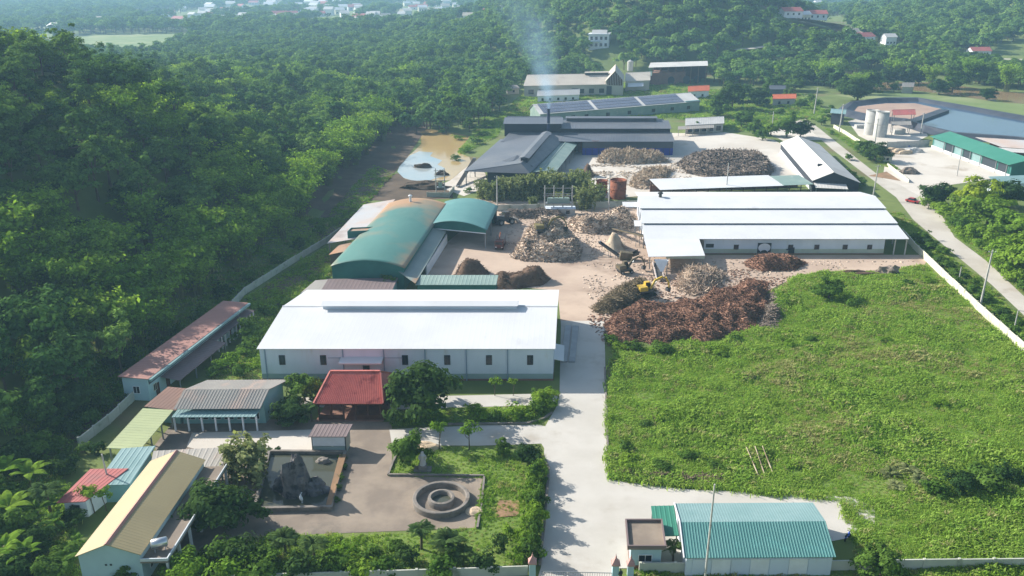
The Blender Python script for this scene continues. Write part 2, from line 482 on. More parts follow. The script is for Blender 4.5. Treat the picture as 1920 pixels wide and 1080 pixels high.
# green barrel roof: weathering streaks of rust towards the far end and along the sides (a fixed stain map on the sheets)
def rust_barrel(name):
    m = MAT['green_roof'].copy(); m.name = name
    nt = m.node_tree; N = nt.nodes; L = nt.links
    b = N['Principled BSDF']
    base = b.inputs['Base Color'].links[0].from_socket
    uv = N.new('ShaderNodeUVMap')
    sx = N.new('ShaderNodeSeparateXYZ'); L.new(uv.outputs[0], sx.inputs[0])
    ge = N.new('ShaderNodeNewGeometry'); nz = N.new('ShaderNodeTexNoise')
    nz.inputs['Scale'].default_value = 0.07; nz.inputs['Detail'].default_value = 5
    L.new(ge.outputs['Position'], nz.inputs['Vector'])
    def mth(op, a, c):
        k = N.new('ShaderNodeMath'); k.operation = op
        for i, t in enumerate((a, c)):
            if isinstance(t, (int, float)): k.inputs[i].default_value = t
            else: L.new(t, k.inputs[i])
        return k.outputs[0]
    far = mth('POWER', sx.outputs['Y'], 3.0)
    side = mth('POWER', mth('ABSOLUTE', mth('SUBTRACT', sx.outputs['X'], 0.5), 0), 2.0)
    f = mth('ADD', mth('ADD', mth('MULTIPLY', far, 0.33), mth('MULTIPLY', side, 0.75)), mth('SUBTRACT', nz.outputs[0], 0.5))
    mr = N.new('ShaderNodeMapRange'); mr.inputs[1].default_value = 0.12; mr.inputs[2].default_value = 0.42
    mr.inputs[4].default_value = 0.9
    L.new(f, mr.inputs[0])
    mx = N.new('ShaderNodeMix'); mx.data_type = 'RGBA'
    L.new(mr.outputs[0], mx.inputs['Factor']); L.new(base, mx.inputs['A']); mx.inputs['B'].default_value = (0.40, 0.22, 0.11, 1)
    L.new(mx.outputs['Result'], b.inputs['Base Color'])
    MAT[name] = m
rust_barrel('rusting_green_roof')

# ------------------------------------------------------------------ terrain
FOOT = np.array([(-300, -100), (40, -88), (90, -80), (125, -71), (160, -67), (186, -65.5), (225, -57), (300, -52), (340, -49.5), (413, -48), (500, -40), (600, -60), (800, -150)], float)
HM = np.array([(-300, 10), (40, 18), (100, 30), (190, 41), (250, 42), (330, 34), (400, 23), (480, 13), (560, 6), (680, 1), (780, 0), (5000, 0)], float)
HL = np.array([(-300, 80), (150, 80), (215, 76), (265, 88), (340, 160), (600, 190), (5000, 190)], float)   # how far the slope takes to rise


def sm(t):
    t = np.clip(t, 0, 1)
    return t * t * (3 - 2 * t)


def hgt(x, y):
    x = np.asarray(x, float); y = np.asarray(y, float)
    xf = np.interp(y, FOOT[:, 0], FOOT[:, 1])
    hm = np.interp(y, HM[:, 0], HM[:, 1])
    s = xf - x
    hl = np.interp(y, HL[:, 0], HL[:, 1])
    h = hm * sm(s / hl) + 0.02 * np.clip(s - hl, 0, 250) * (hm / 50)
    h += np.where(s > 0, 1.8 * np.sin(x * 0.07 + y * 0.045) * np.sin(y * 0.06 - x * 0.03) * sm(s / 60) * hm / 40, 0)
    # wooded hill behind the works
    r = ((x - 140) / 165) ** 2 + ((y - 1080) / 430) ** 2
    h += 125 * np.exp(-1.5 * r) * sm((y - 590) / 160)
    # hill on the right
    r = ((x - 830) / 330) ** 2 + ((y - 1000) / 420) ** 2
    h += 105 * np.exp(-1.3 * r) * sm((y - 640) / 150)
    # gentle relief of the far valley
    h += sm((y - 1200) / 800) * (6 * np.sin(x * 0.006 + 1) * np.sin(y * 0.004))
    h += sm((y - 2400) / 900) * 40 * (0.6 + 0.4 * np.sin(x * 0.003))
    return h


def axis(parts):
    out = []
    for a, b, st in parts: out.append(np.arange(a, b, st))
    return np.concatenate(out)


gx = axis([(-3000, -500, 100), (-500, -220, 20), (-220, -40, 6), (-40, 140, 20), (140, 900, 25), (900, 3001, 100)])
gy = axis([(-300, 60, 40), (60, 520, 8), (520, 1500, 25), (1500, 5001, 125)])
X, Y = np.meshgrid(gx, gy)
Zg = hgt(X, Y)
V = np.stack([X.ravel(), Y.ravel(), Zg.ravel()], 1)
nx, ny = len(gx), len(gy)
ii = np.arange(nx * ny).reshape(ny, nx)
Q = np.stack([ii[:-1, :-1], ii[:-1, 1:], ii[1:, 1:], ii[1:, :-1]], -1).reshape(-1, 4)
ground = link('ground', npmesh('ground', V, Q, ['ground'], smooth=True))
tag(ground, 'green and brown ground of the valley with its wooded hillsides', 'ground', kind='structure')


def sheet(name, pts, z, m, label, cat, kind='structure', th=0.0):
    """flat paved or watery area from measured outline points"""
    w = [G(*p) if len(p) == 2 else G(p[0], p[1], p[2]) for p in pts]
    a = sum(w[i][0] * w[(i + 1) % len(w)][1] - w[(i + 1) % len(w)][0] * w[i][1] for i in range(len(w)))
    if a < 0: w = w[::-1]
    mb = MB()
    if th: mb.prism([tuple(q) for q in w], z - th, z)
    else: mb.raw([(q[0], q[1], z) for q in w], [tuple(range(len(w)))])
    o = mb.build(name, m)
    tag(o, label, cat, kind=kind)
    return w


def inpoly(x, y, poly):
    r = np.zeros(x.shape, bool)
    n = len(poly)
    for i in range(n):
        x0, y0 = poly[i]; x1, y1 = poly[(i + 1) % n]
        c = ((y0 > y) != (y1 > y)) & (x < (x1 - x0) * (y - y0) / (y1 - y0 + 1e-12) + x0)
        r ^= c
    return r


def gpoly(pts): return [tuple(G(*p)) for p in pts]


# works road and yards
sheet('concrete_road', [(1005, 1095), (1014, 1065), (1028, 883), (1020, 850), (1022, 800), (1045, 760), (1049, 740), (1052, 602), (1133, 602), (1137, 770), (1141, 898), (1180, 905), (1290, 918), (1560, 930), (1640, 935), (1640, 1000), (1290, 1066), (1148, 1066), (1150, 1095)],
      0.05, 'concrete', 'pale concrete entrance road running up from the gate', 'road')
sheet('works_lane', [(1046, 744), (1030, 738), (860, 742), (700, 745), (560, 745), (540, 760), (700, 770), (862, 764), (1040, 760)], 0.04, 'concrete', 'narrow concrete lane along the shaded front of the white warehouse', 'lane')
sheet('garden_path', [(1024, 800), (1010, 797), (900, 798), (730, 805), (735, 835), (900, 836), (1015, 832), (1026, 850)], 0.04, 'concrete', 'concrete path between the garden beds leading to the road', 'path')
sheet('office_court', [(330, 785), (588, 787), (735, 792), (735, 870), (905, 893), (890, 990), (640, 1000), (440, 1010), (350, 1050), (330, 1000), (380, 860), (300, 880), (290, 835)], 0.035, 'old_concrete', 'stained concrete court round the rock pond and ring fountain', 'court')
sheet('pale_court', [(360, 812), (585, 806), (600, 845), (490, 850), (440, 862), (350, 838)], 0.055, 'pale_yard', 'pale concrete in front of the grey hall', 'court')  # paler concrete sheet laid over the court
sheet('works_yard', [(1052, 612), (1045, 545), (935, 535), (790, 535), (838, 455), (935, 372), (1190, 385), (1215, 400), (1215, 470), (1330, 478), (1745, 478), (1730, 502), (1500, 515), (1440, 545), (1330, 600), (1140, 640), (1132, 612)], 0.03, 'dusty_yard', 'dusty brown yard between the works buildings', 'yard')
sheet('back_lane', [(880, 372), (930, 374), (1010, 376), (1200, 378), (1200, 388), (930, 392), (870, 385)], 0.045, 'dusty_yard', 'dirt lane behind the low wall', 'lane')
sheet('upper_yard', [(1080, 352), (1030, 330), (1085, 262), (1180, 248), (1290, 250), (1360, 248), (1450, 262), (1520, 300), (1535, 345), (1240, 365), (1140, 372)], 0.03, 'pale_yard', 'pale upper yard beside the charcoal works', 'yard')
sheet('road_junction_yard', [(1500, 225), (1440, 250), (1470, 265), (1540, 262), (1530, 236)], 0.028, 'pale_yard', 'pale dirt verge at the head of the valley road', 'verge')
sheet('valley_road', [(1508, 222), (1535, 240), (1600, 292), (1655, 335), (1690, 348), (1760, 392), (1775, 420), (1790, 445), (1850, 490), (1920, 556), (1990, 620), (1990, 655), (1920, 592), (1860, 535), (1745, 440), (1712, 412), (1680, 370), (1610, 318), (1560, 280), (1520, 245)], 0.06, 'country_road', 'pale country road curving down past the works wall', 'road')
sheet('loading_yard', [(1655, 335), (1690, 348), (1745, 382), (1772, 348), (1880, 333), (1895, 322), (1740, 275), (1672, 275), (1660, 300)], 0.035, 'pale_yard', 'white concrete loading yard in front of the green shed', 'yard')
sheet('silo_yard', [(1590, 228), (1660, 205), (1720, 218), (1740, 255), (1700, 275), (1650, 275), (1610, 255)], 0.035, 'pale_yard', 'concrete yard round the two silos', 'yard')
sheet('soil_patch', [(1628, 330), (1662, 322), (1690, 340), (1668, 336)], 0.085, 'soil', 'bare brown soil patch beside the country road', 'soil')
sheet('muddy_pond', [(788, 248), (800, 242), (850, 248), (888, 257), (868, 272), (858, 285), (880, 295), (885, 308), (860, 325), (845, 338), (800, 342), (760, 336), (745, 322), (755, 300), (775, 285), (790, 270)], 0.05, 'muddy_water', 'tan muddy settling pond beside the hill', 'pond')
sheet('pond_sky_sheen', [(745, 322), (750, 310), (768, 292), (786, 284), (812, 286), (806, 293), (829, 301), (820, 309), (835, 316), (826, 326), (841, 330), (815, 335), (800, 341), (770, 338), (757, 334)], 0.075, 'sky_sheen_water', 'pale blue sky reflection painted on the settling pond', 'pond')  # overlay on the muddy water, carries the painted sky reflection
sheet('pond_bank', [(845, 338), (885, 305), (910, 325), (915, 350), (870, 368), (820, 350)], 0.06, 'pale_yard', 'sandy bank beside the settling pond', 'bank')
sheet('dark_bank', [(640, 372), (690, 335), (745, 325), (790, 343), (845, 342), (850, 372), (740, 378)], 0.02, 'dark_soil', 'dark muddy bank behind the green shed', 'bank')
sheet('river', [(1560, 160), (1640, 150), (1720, 152), (1790, 160), (1880, 172), (1990, 180), (1990, 200), (1880, 192), (1780, 178), (1700, 168), (1600, 172)], 0.06, 'river_water', 'brown river behind the fields', 'river')
sheet('far_field', [(60, 78), (180, 66), (350, 62), (360, 74), (330, 90), (280, 108), (170, 100), (60, 92)], 0.3, 'field_ground', 'pale green paddy field in the valley beyond the hill', 'field')
sheet('riverside_field', [(1560, 178), (1660, 172), (1800, 182), (1990, 200), (1990, 240), (1900, 222), (1750, 200), (1640, 190)], 0.03, 'field_ground', 'light green field between the river and the lined ponds', 'field')
FIELD_PTS = [(1141, 897), (1137, 770), (1155, 660), (1330, 640), (1440, 615), (1460, 545), (1500, 516), (1735, 500), (1760, 520), (1925, 680), (1990, 740), (1990, 1075), (1610, 1066), (1575, 940), (1290, 915), (1180, 905)]
field_poly = sheet('grass_field', FIELD_PTS, 0.02, 'grass_ground', 'big overgrown grass field right of the entrance road', 'field')

# ------------------------------------------------------------------ vegetation prototypes
def quads_at(C, N_, size, r, fold=0.0):
    """leaf quads centred at C with normals N_"""
    n = len(C)
    N_ = N_ / (np.linalg.norm(N_, axis=1, keepdims=True) + 1e-9)
    ref = r.normal(size=(n, 3))
    T = np.cross(N_, ref); T /= (np.linalg.norm(T, axis=1, keepdims=True) + 1e-9)
    B = np.cross(N_, T)
    s = (size * r.uniform(0.6, 1.3, n))[:, None]
    V = np.stack([C - T * s, C - B * s * 0.55, C + T * s, C + B * s * 0.55], 1).reshape(-1, 3)
    Q = np.arange(4 * n).reshape(-1, 4)
    return V, Q


def crown_arrays(seed, h0, R, hc, nclump, nleaf, size, rc=0.36, flat=0.5):
    r = np.random.default_rng(seed)
    d = r.normal(size=(nclump, 3)); d[:, 2] = np.where(d[:, 2] < -.55, -d[:, 2], d[:, 2])
    d /= np.linalg.norm(d, axis=1, keepdims=True)
    rad = r.uniform(0.35, 0.9, nclump)[:, None]
    wob = 1 + 0.22 * r.normal(size=(nclump, 1))
    C = d * rad * wob * np.array((R, R, hc / 2)) + np.array((0, 0, h0 + hc / 2))
    cr = R * rc * r.uniform(0.65, 1.25, nclump)
    k = np.repeat(np.arange(nclump), nleaf)
    e = r.normal(size=(len(k), 3)); e /= np.linalg.norm(e, axis=1, keepdims=True)
    e[:, 2] = np.where(e[:, 2] < -0.2, -e[:, 2] * 0.6, e[:, 2])
    p = C[k] + e * (cr[k] * r.uniform(0.5, 1.0, len(k)))[:, None] * np.array((1, 1, 0.75))
    cen = p - np.array((0, 0, h0 + hc * .45)); cen /= np.linalg.norm(cen, axis=1, keepdims=True) + 1e-9
    nrm = e * .75 + cen * .45 + np.array((0, 0, 1)) * flat * .6 + r.normal(size=e.shape) * 0.24
    return quads_at(p, nrm, size, r), C


def trunk_mb(h, r0, C, seed, nl=6):
    r = random.Random(seed)
    mb = MB()
    top = (r.uniform(-.3, .3), r.uniform(-.3, .3), h)
    mb.tube([(0, 0, -0.6), (top[0] * .3, top[1] * .3, h * .45), top], [r0 * 1.25, r0 * .85, r0 * .5], 7)
    for i in range(min(nl, len(C))):
        c = C[(i * 7) % len(C)]
        a = (top[0] * .6, top[1] * .6, h * r.uniform(.55, .9))
        mid = tuple((np.array(a) * .5 + np.array(c) * .5) + np.array((0, 0, -.2)))
        mb.tube([a, mid, tuple(c)], [r0 * .45, r0 * .3, r0 * .12], 5)
    return mb


PROTO = {}


def make_tree(key, seed, h0, R, hc, nclump, nleaf, size, leaf, r0=0.22, rc=0.36, flat=0.5):
    (V, Q), C = crown_arrays(seed, h0, R, hc, nclump, nleaf, size, rc, flat)
    crown = npmesh('crown', V, Q, [leaf])
    mb = trunk_mb(h0 + hc * 0.45, r0, C, seed)
    tr = bpy.data.meshes.new('trunk'); tr.from_pydata(mb.V, [], mb.Fc); tr.materials.append(MAT['bark']); tr.update()
    PROTO[key] = [('trunk', tr), ('crown', crown)]


def make_bamboo(key, seed, h, nculm, leaf, spread=0.42, per=70, size=0.34, t0=.28, bj=.05):
    r = np.random.default_rng(seed)
    Vs, Qs = [], []
    st = MB()
    k = 0
    for i in range(nculm):
        az = r.uniform(0, 6.283); ln = h * spread * r.uniform(0.25, 1.1); hh = h * r.uniform(0.7, 1.05)
        b = np.array((r.normal() * h * bj, r.normal() * h * bj))
        t = r.uniform(t0, 1.0, per) ** 0.8
        def pt(t):
            out = ln * t ** 2.4
            z = hh * (t - 0.20 * t ** 5)
            return np.stack([b[0] + np.cos(az) * out, b[1] + np.sin(az) * out, z], -1)
        c = pt(t)
        w = (0.10 + 0.085 * np.sin(np.pi * np.clip(t, 0, 1))) * h * 0.62
        off = r.normal(size=(per, 3)) * w[:, None] * 0.5; off[:, 2] *= 0.7
        nrm = np.array((np.cos(az) * .45, np.sin(az) * .45, 0.9)) + r.normal(size=(per, 3)) * 0.4
        v, q = quads_at(c + off, nrm, size, r)
        Vs.append(v); Qs.append(q + k); k += len(v)
        ps = pt(np.array((0.0, 0.3, 0.6, 0.9)))
        st.tube([tuple(a) for a in ps], [0.06, 0.055, 0.04, 0.015], 4, False)
    crown = npmesh('crown', np.concatenate(Vs), np.concatenate(Qs), [leaf])
    tr = bpy.data.meshes.new('culms'); tr.from_pydata(st.V, [], st.Fc); tr.materials.append(MAT['bamboo_stem']); tr.update()
    PROTO[key] = [('culms', tr), ('crown', crown)]


def make_palm(key, seed, h, nfr, fl, leaf, r0=0.16, nl=16, up=0.5):
    r = np.random.default_rng(seed)
    Vs, Qs = [], []
    k = 0
    for i in range(nfr):
        az = 6.283 * i / nfr + r.uniform(-.2, .2)
        el = r.uniform(-0.15, 1.15) * up + 0.25
        L = fl * r.uniform(0.8, 1.1)
        d = np.array((math.cos(az), math.sin(az), 0)); sd = np.array((-math.sin(az), math.cos(az), 0))
        for j in range(nl):
            t = (j + 1) / nl
            c = np.array((0, 0, h)) + d * L * t * math.cos(el * (1 - .3 * t)) + np.array((0, 0, L * (math.sin(el) * t - 0.62 * t * t)))
            w = fl * 0.30 * math.sin(math.pi * min(1, t * 0.9 + 0.12))
            for s_ in (-1, 1):
                tip = c + sd * s_ * w + d * w * 0.45 + np.array((0, 0, -0.35 * w))
                a = c + d * 0.05 * fl
                Vs.append(np.array([c, (c + tip) / 2 - d * .035 * fl, tip, (a + tip) / 2 + d * .03 * fl])); Qs.append(np.arange(4) + k); k += 4
    crown = npmesh('crown', np.concatenate(Vs), np.array(Qs), [leaf])
    mb = MB(); mb.tube([(0, 0, -.3), (.08, .03, h * .5), (0, 0, h)], [r0 * 1.3, r0, r0 * .8], 8)
    tr = bpy.data.meshes.new('trunk'); tr.from_pydata(mb.V, [], mb.Fc); tr.materials.append(MAT['bark']); tr.update()
    PROTO[key] = [('trunk', tr), ('crown', crown)]


def make_banana(key, seed, h, nlf, leaf):
    r = np.random.default_rng(seed)
    Vs, Qs = [], []; k = 0
    for i in range(nlf):
        az = 6.283 * i / nlf + r.uniform(-.35, .35); el = r.uniform(0.45, 1.25); L = h * r.uniform(0.6, 0.95)
        d = np.array((math.cos(az), math.sin(az), 0)); sd = np.array((-math.sin(az), math.cos(az), 0))
        rows = []
        for j in range(7):
            t = j / 6
            c = np.array((0, 0, h * .5)) + d * L * t * math.cos(el) + np.array((0, 0, L * (math.sin(el) * t - .55 * t * t)))
            w = L * 0.13 * math.sin(math.pi * min(1, .1 + t * .9)) + .02
            rows.append((c - sd * w - np.array((0, 0, .25 * w)), c, c + sd * w - np.array((0, 0, .25 * w))))
        for j in range(6):
            for m_ in (0, 1):
                Vs.append(np.array([rows[j][m_], rows[j][m_ + 1], rows[j + 1][m_ + 1], rows[j + 1][m_]])); Qs.append(np.arange(4) + k); k += 4
    crown = npmesh('leaves', np.concatenate(Vs), np.array(Qs), [leaf])
    mb = MB(); mb.tube([(0, 0, -.2), (0, 0, h * .55)], [h * .045, h * .03], 7)
    tr = bpy.data.meshes.new('stem'); tr.from_pydata(mb.V, [], mb.Fc); tr.materials.append(MAT['bamboo_stem']); tr.update()
    PROTO[key] = [('stem', tr), ('leaves', crown)]


for i in range(4):
    make_tree(f'broad{i}', 10 + i, 1.2 + .4 * (i % 2), 3.3 + .35 * i, 6.6 + .6 * (i % 3), 34 + 3 * i, 60, 0.30, 'leaf_forest', rc=.33)
for i in range(2):
    make_tree(f'tall{i}', 30 + i, 2.0, 2.9, 9.5, 34, 60, 0.30, 'leaf_forest', rc=.36)
for i in range(3):
    make_tree(f'dark{i}', 40 + i, -1.1, 3.6, 6.6, 58, 84, 0.27, 'leaf_dark', rc=.33, flat=.4)
for i in range(3):
    make_tree(f'mid{i}', 50 + i, -.8, 3.0, 5.6, 46, 80, 0.26, 'leaf_mid', rc=.35)
for i in range(2):
    make_tree(f'bright{i}', 60 + i, -.8, 3.2, 6.0, 44, 80, 0.27, 'leaf_bright', rc=.35)
make_tree('yellow0', 66, -.5, 3.2, 6.6, 46, 80, 0.26, 'leaf_yellow', rc=.35)
for i in range(2):
    make_tree(f'young{i}', 70 + i, 1.6, 1.3, 2.2, 14, 26, 0.17, 'leaf_bright', r0=.07, rc=.42)
for i in range(3):
    make_tree(f'shrub{i}', 80 + i, -.3, 1.5, 1.9, 20, 34, 0.17, 'leaf_mid', r0=.07, rc=.42)
for i in range(2):
    make_tree(f'shrubb{i}', 85 + i, -.3, 1.5, 1.9, 20, 34, 0.17, 'leaf_bright', r0=.07, rc=.42)
make_tree('shrubd0', 88, -.3, 1.5, 2.1, 22, 36, 0.16, 'leaf_dark', r0=.07, rc=.40)
for i in range(3):
    make_bamboo(f'bamboo{i}', 90 + i, 10.5, 30, 'leaf_bamboo', per=66, size=.33)
make_bamboo('reed0', 97, 4.2, 34, 'leaf_reed', spread=.35, per=46, size=.24, t0=.0, bj=.17)
make_bamboo('reed1', 98, 4.2, 34, 'leaf_reed', spread=.42, per=46, size=.24, t0=.0, bj=.2)
make_palm('palm0', 100, 2.2, 22, 2.6, 'leaf_palm', up=.95)
make_palm('palm1', 101, 3.2, 18, 2.2, 'leaf_palm', up=.8)
make_palm('agave0', 102, 0.15, 26, 1.8, 'leaf_reed', up=1.1)
make_banana('banana0', 110, 4.2, 9, 'leaf_bright')
make_banana('banana1', 111, 3.6, 8, 'leaf_mid')


def plant(key, name, label, cat, loc, scale=1.0, group=None, rz=None, zs=1.0):
    rz = random.uniform(0, 6.283) if rz is None else rz
    r = empty(name, label, cat, loc, group, rz, (scale, scale, scale * zs))
    for pn, me in PROTO[key]:
        link(pn, me, r)
    return r


# instancing collections (prototypes used only by the masses of vegetation)
def proto_collection(name, keys):
    c = bpy.data.collections.new(name)
    for i, k in enumerate(keys):
        parts = PROTO[k]
        # one joined mesh per prototype
        Vs, Fs, Ms, mats, off = [], [], [], [], 0
        for j, (pn, me) in enumerate(parts):
            v = np.zeros(len(me.vertices) * 3, np.float32); me.vertices.foreach_get('co', v)
            Vs.append(v.reshape(-1, 3))
            for p_ in me.polygons: Fs.append([a + off for a in p_.vertices]); Ms.append(j)
            off += len(me.vertices); mats.append(me.materials[0])
        me2 = bpy.data.meshes.new('plant_source')
        me2.from_pydata(np.concatenate(Vs).tolist(), [], Fs)
        for m_ in mats: me2.materials.append(m_)
        me2.polygons.foreach_set('material_index', Ms)
        me2.update()
        o = bpy.data.objects.new(f'{name}_{i:02d}', me2)
        c.objects.link(o)
    return c


def scatter(name, pts, scl, idx, coll, label, cat, zs=None):
    """one stuff object that carries plants on its points"""
    n = len(pts)
    me = bpy.data.meshes.new(name)
    me.vertices.add(n); me.vertices.foreach_set('co', np.asarray(pts, np.float32).ravel())
    a = me.attributes.new('scl', 'FLOAT', 'POINT'); a.data.foreach_set('value', np.asarray(scl, np.float32))
    a = me.attributes.new('rot', 'FLOAT', 'POINT'); a.data.foreach_set('value', rng.uniform(0, 6.283, n).astype(np.float32))
    a = me.attributes.new('idx', 'INT', 'POINT'); a.data.foreach_set('value', np.asarray(idx, np.int32))
    o = link(name, me)
    ng = bpy.data.node_groups.new(name, 'GeometryNodeTree')
    ng.interface.new_socket('Geometry', in_out='INPUT', socket_type='NodeSocketGeometry')
    ng.interface.new_socket('Geometry', in_out='OUTPUT', socket_type='NodeSocketGeometry')
    N = ng.nodes; L = ng.links
    gi = N.new('NodeGroupInput'); go = N.new('NodeGroupOutput')
    ci = N.new('GeometryNodeCollectionInfo'); ci.inputs['Collection'].default_value = coll
    ci.inputs['Separate Children'].default_value = True; ci.inputs['Reset Children'].default_value = True
    ip = N.new('GeometryNodeInstanceOnPoints'); ip.inputs['Pick Instance'].default_value = True

    def attr(nm, t):
        k = N.new('GeometryNodeInputNamedAttribute'); k.data_type = t; k.inputs['Name'].default_value = nm
        return k.outputs['Attribute']
    cx = N.new('ShaderNodeCombineXYZ'); L.new(attr('rot', 'FLOAT'), cx.inputs['Z'])
    e2r = N.new('FunctionNodeEulerToRotation'); L.new(cx.outputs[0], e2r.inputs[0])
    L.new(gi.outputs[0], ip.inputs['Points']); L.new(ci.outputs[0], ip.inputs['Instance'])
    L.new(attr('idx', 'INT'), ip.inputs['Instance Index'])
    L.new(e2r.outputs[0], ip.inputs['Rotation']); L.new(attr('scl', 'FLOAT'), ip.inputs['Scale'])
    L.new(ip.outputs[0], go.inputs[0])
    md = o.modifiers.new('scatter', 'NODES'); md.node_group = ng
    return tag(o, label, cat, kind='stuff')


# ------------------------------------------------------------------ forest
def pix(x, y, z):
    d = y * CP - (z - H) * SP; up = y * SP + (z - H) * CP
    return 960 + F * x / d, 540 - F * up / d


def jgrid(x0, x1, y0, y1, st):
    a, b = np.meshgrid(np.arange(x0, x1, st), np.arange(y0, y1, st))
    a = a.ravel() + rng.uniform(-.48, .48, a.size) * st; b = b.ravel() + rng.uniform(-.48, .48, b.size) * st
    return a, b


def inview(x, y, z, mx=120, my=160):
    px, py = pix(x, y, z)
    return (px > -mx) & (px < 1920 + mx) & (py > -my) & (py < 1080 + my) & (y > 20)


# the hillside on the left
hx, hy = jgrid(-420, -40, 60, 620, 6.2)
s_ = np.interp(hy, FOOT[:, 0], FOOT[:, 1]) - hx
foot_gap = np.interp(hy, [170, 180, 250, 275, 300, 400, 430], [1.5, 6, 7, 10, 10, 7, 2])
k = (s_ > foot_gap) & (s_ < 330)
hx, hy = hx[k], hy[k]
hz = hgt(hx, hy)
k = inview(hx, hy, hz + 5)
hx, hy, hz = hx[k], hy[k], hz[k]
s_ = np.interp(hy, FOOT[:, 0], FOOT[:, 1]) - hx
nz = np.array([mnoise.noise(Vector((a * .016, b * .016, 3.3))) for a, b in zip(hx, hy)])
nz2 = np.array([mnoise.noise(Vector((a * .06, b * .06, 7.7))) for a, b in zip(hx, hy)])
bam = ((s_ < 27 + 16 * nz2) & (hy > 185) & (hy < 420) & (nz2 > -.35)) | ((s_ < 30) & (hy < 185) & (nz + .6 * nz2 > -0.02)) | (nz2 > 0.33)
dist = np.hypot(hx, hy)
order = np.argsort(dist)
KEYS_B = ['bamboo0', 'bamboo1', 'bamboo2']
KEYS_F = ['broad0', 'broad1', 'broad2', 'broad3', 'tall0', 'tall1', 'broad1', 'broad2']
KEYS_F = KEYS_F + ['dark0', 'dark1', 'mid0', 'bright0']
forest_keys = KEYS_F + KEYS_B
nb = nf = 0
rest = []
for j in order:
    key = (random.choice(KEYS_B) if bam[j] else random.choice(KEYS_F))
    sc = (random.uniform(1.0, 1.55) if bam[j] else random.choice((random.uniform(.75, 1.1), random.uniform(1.1, 1.7))))
    if s_[j] < 5: sc *= .75
    loc = (hx[j], hy[j], hz[j] - .2)
    where = ('in the lower left corner' if hy[j] < 118 else 'above the lime carport and brown shed' if hy[j] < 145 else 'above the long pink-roofed row' if hy[j] < 190 else 'above the dim hill wall' if hy[j] < 235 else 'above the green barrel shed' if hy[j] < 285 else 'near the settling pond')
    size = ('tall ' if sc > 1.2 else 'low ' if sc < .9 else 'middling ')
    far_up = 'high on the left slope ' if s_[j] > 28 else 'at the left slope foot '
    if bam[j] and nb < 150:
        plant(key, 'bamboo_clump', size + 'bamboo clump ' + far_up + where, 'bamboo', loc, sc, size + 'bamboo clumps ' + far_up + where); nb += 1
    elif not bam[j] and nf < 260:
        plant(key, 'forest_tree', size + 'forest tree ' + far_up + where, 'tree', loc, sc, size + 'forest trees ' + far_up + where); nf += 1
    else:
        rest.append((loc, sc, forest_keys.index(key)))
C_F = proto_collection('forest_source', forest_keys)
scatter('hillside_forest', [r[0] for r in rest], [r[1] for r in rest], [r[2] for r in rest], C_F,
        'dense green forest covering the upper hillside on the left', 'forest')

TOWN = []
for i in range(95):
    px = random.choice((random.gauss(620, 90), random.gauss(820, 60), random.gauss(380, 60), random.gauss(520, 90))); py = random.uniform(8, 40) if px > 450 else random.uniform(16, 48)
    TOWN.append((px, py, 'tiny pale house of the far valley town at the top', 'houses of the far town'))
for px, py in ((868, 40), (695, 38), (300, 32), (235, 46), (180, 44), (90, 62), (410, 30), (590, 52), (650, 46)):
    TOWN.append((px, py, 'pale farmhouse scattered in the hazy valley woods', 'farmhouses in the valley'))
for px, py in ((1495, 22), (1515, 36), (1560, 18), (1575, 20), (1530, 14), (1470, 32), (1500, 40)):
    TOWN.append((px, py, 'pale house in the gap between the two wooded hills', 'houses in the gap'))
for px, py in ((1590, 72), (1660, 85), (1612, 80)):
    TOWN.append((px, py, 'small house by the river road below the right hill', 'houses by the river road'))

# coarse prototypes for the far woods
for i in range(4):
    make_tree(f'far{i}', 200 + i, 1.2, 3.9 + .4 * i, 7.0, 20, 44, 0.55, 'leaf_far', rc=.40)
make_tree('far4', 204, 1.2, 4.4, 8.0, 20, 44, .55, 'leaf_mid', rc=.40)
make_tree('far5', 205, 1.0, 4.0, 6.4, 20, 44, .5, 'leaf_dark', rc=.38)
make_tree('far6', 206, 1.2, 3.2, 9.0, 18, 44, .5, 'leaf_bright', rc=.40)
C_W = proto_collection('woods_source', ['far0', 'far1', 'far2', 'far3', 'far4', 'far5', 'far6'])


def wood(name, x0, x1, y0, y1, st, keep, label, sc=(0.8, 1.35)):
    a, b = jgrid(x0, x1, y0, y1, st)
    z = hgt(a, b)
    k = keep(a, b) & inview(a, b, z + 5)
    a, b, z = a[k], b[k], z[k]
    n = len(a)
    scatter(name, np.stack([a, b, z - .3], 1), rng.uniform(*sc, n), rng.choice(7, n, p=[.19, .19, .19, .17, .12, .08, .06]), C_W, label, 'forest')
    return n


CLEAR = [gpoly(p) for p in (
    [(60, 80), (180, 66), (350, 62), (360, 74), (330, 92), (280, 110), (170, 104), (60, 95)],
    [(945, 195), (975, 160), (1200, 142), (1335, 144), (1340, 165), (1450, 165), (1520, 150), (1560, 172), (1660, 168), (1800, 178), (1990, 190), (1990, 300), (900, 300), (880, 250), (930, 220)],
    [(1560, 150), (1640, 140), (1720, 142), (1790, 152), (1880, 165), (1990, 172), (1990, 215), (1560, 175)],
    [(1490, 45), (1560, 45), (1600, 62), (1600, 80), (1500, 62)])]


def free(a, b):
    k = np.ones(a.shape, bool)
    for p_ in CLEAR: k &= ~inpoly(a, b, p_)
    return k


def on_left_hill(a, b):
    return (np.interp(b, FOOT[:, 0], FOOT[:, 1]) - a > 2) & (b < 620)


TERRACE = [[tuple(GT(*p)) for p in [(1835, 108), (1870, 84), (1990, 60), (1990, 146), (1850, 134)]], [tuple(GT(*p)) for p in [(1376, 100), (1450, 88), (1452, 104), (1380, 114)]], [tuple(GT(*p)) for p in [(1488, 40), (1560, 40), (1600, 58), (1610, 78), (1570, 74), (1500, 58)]]]


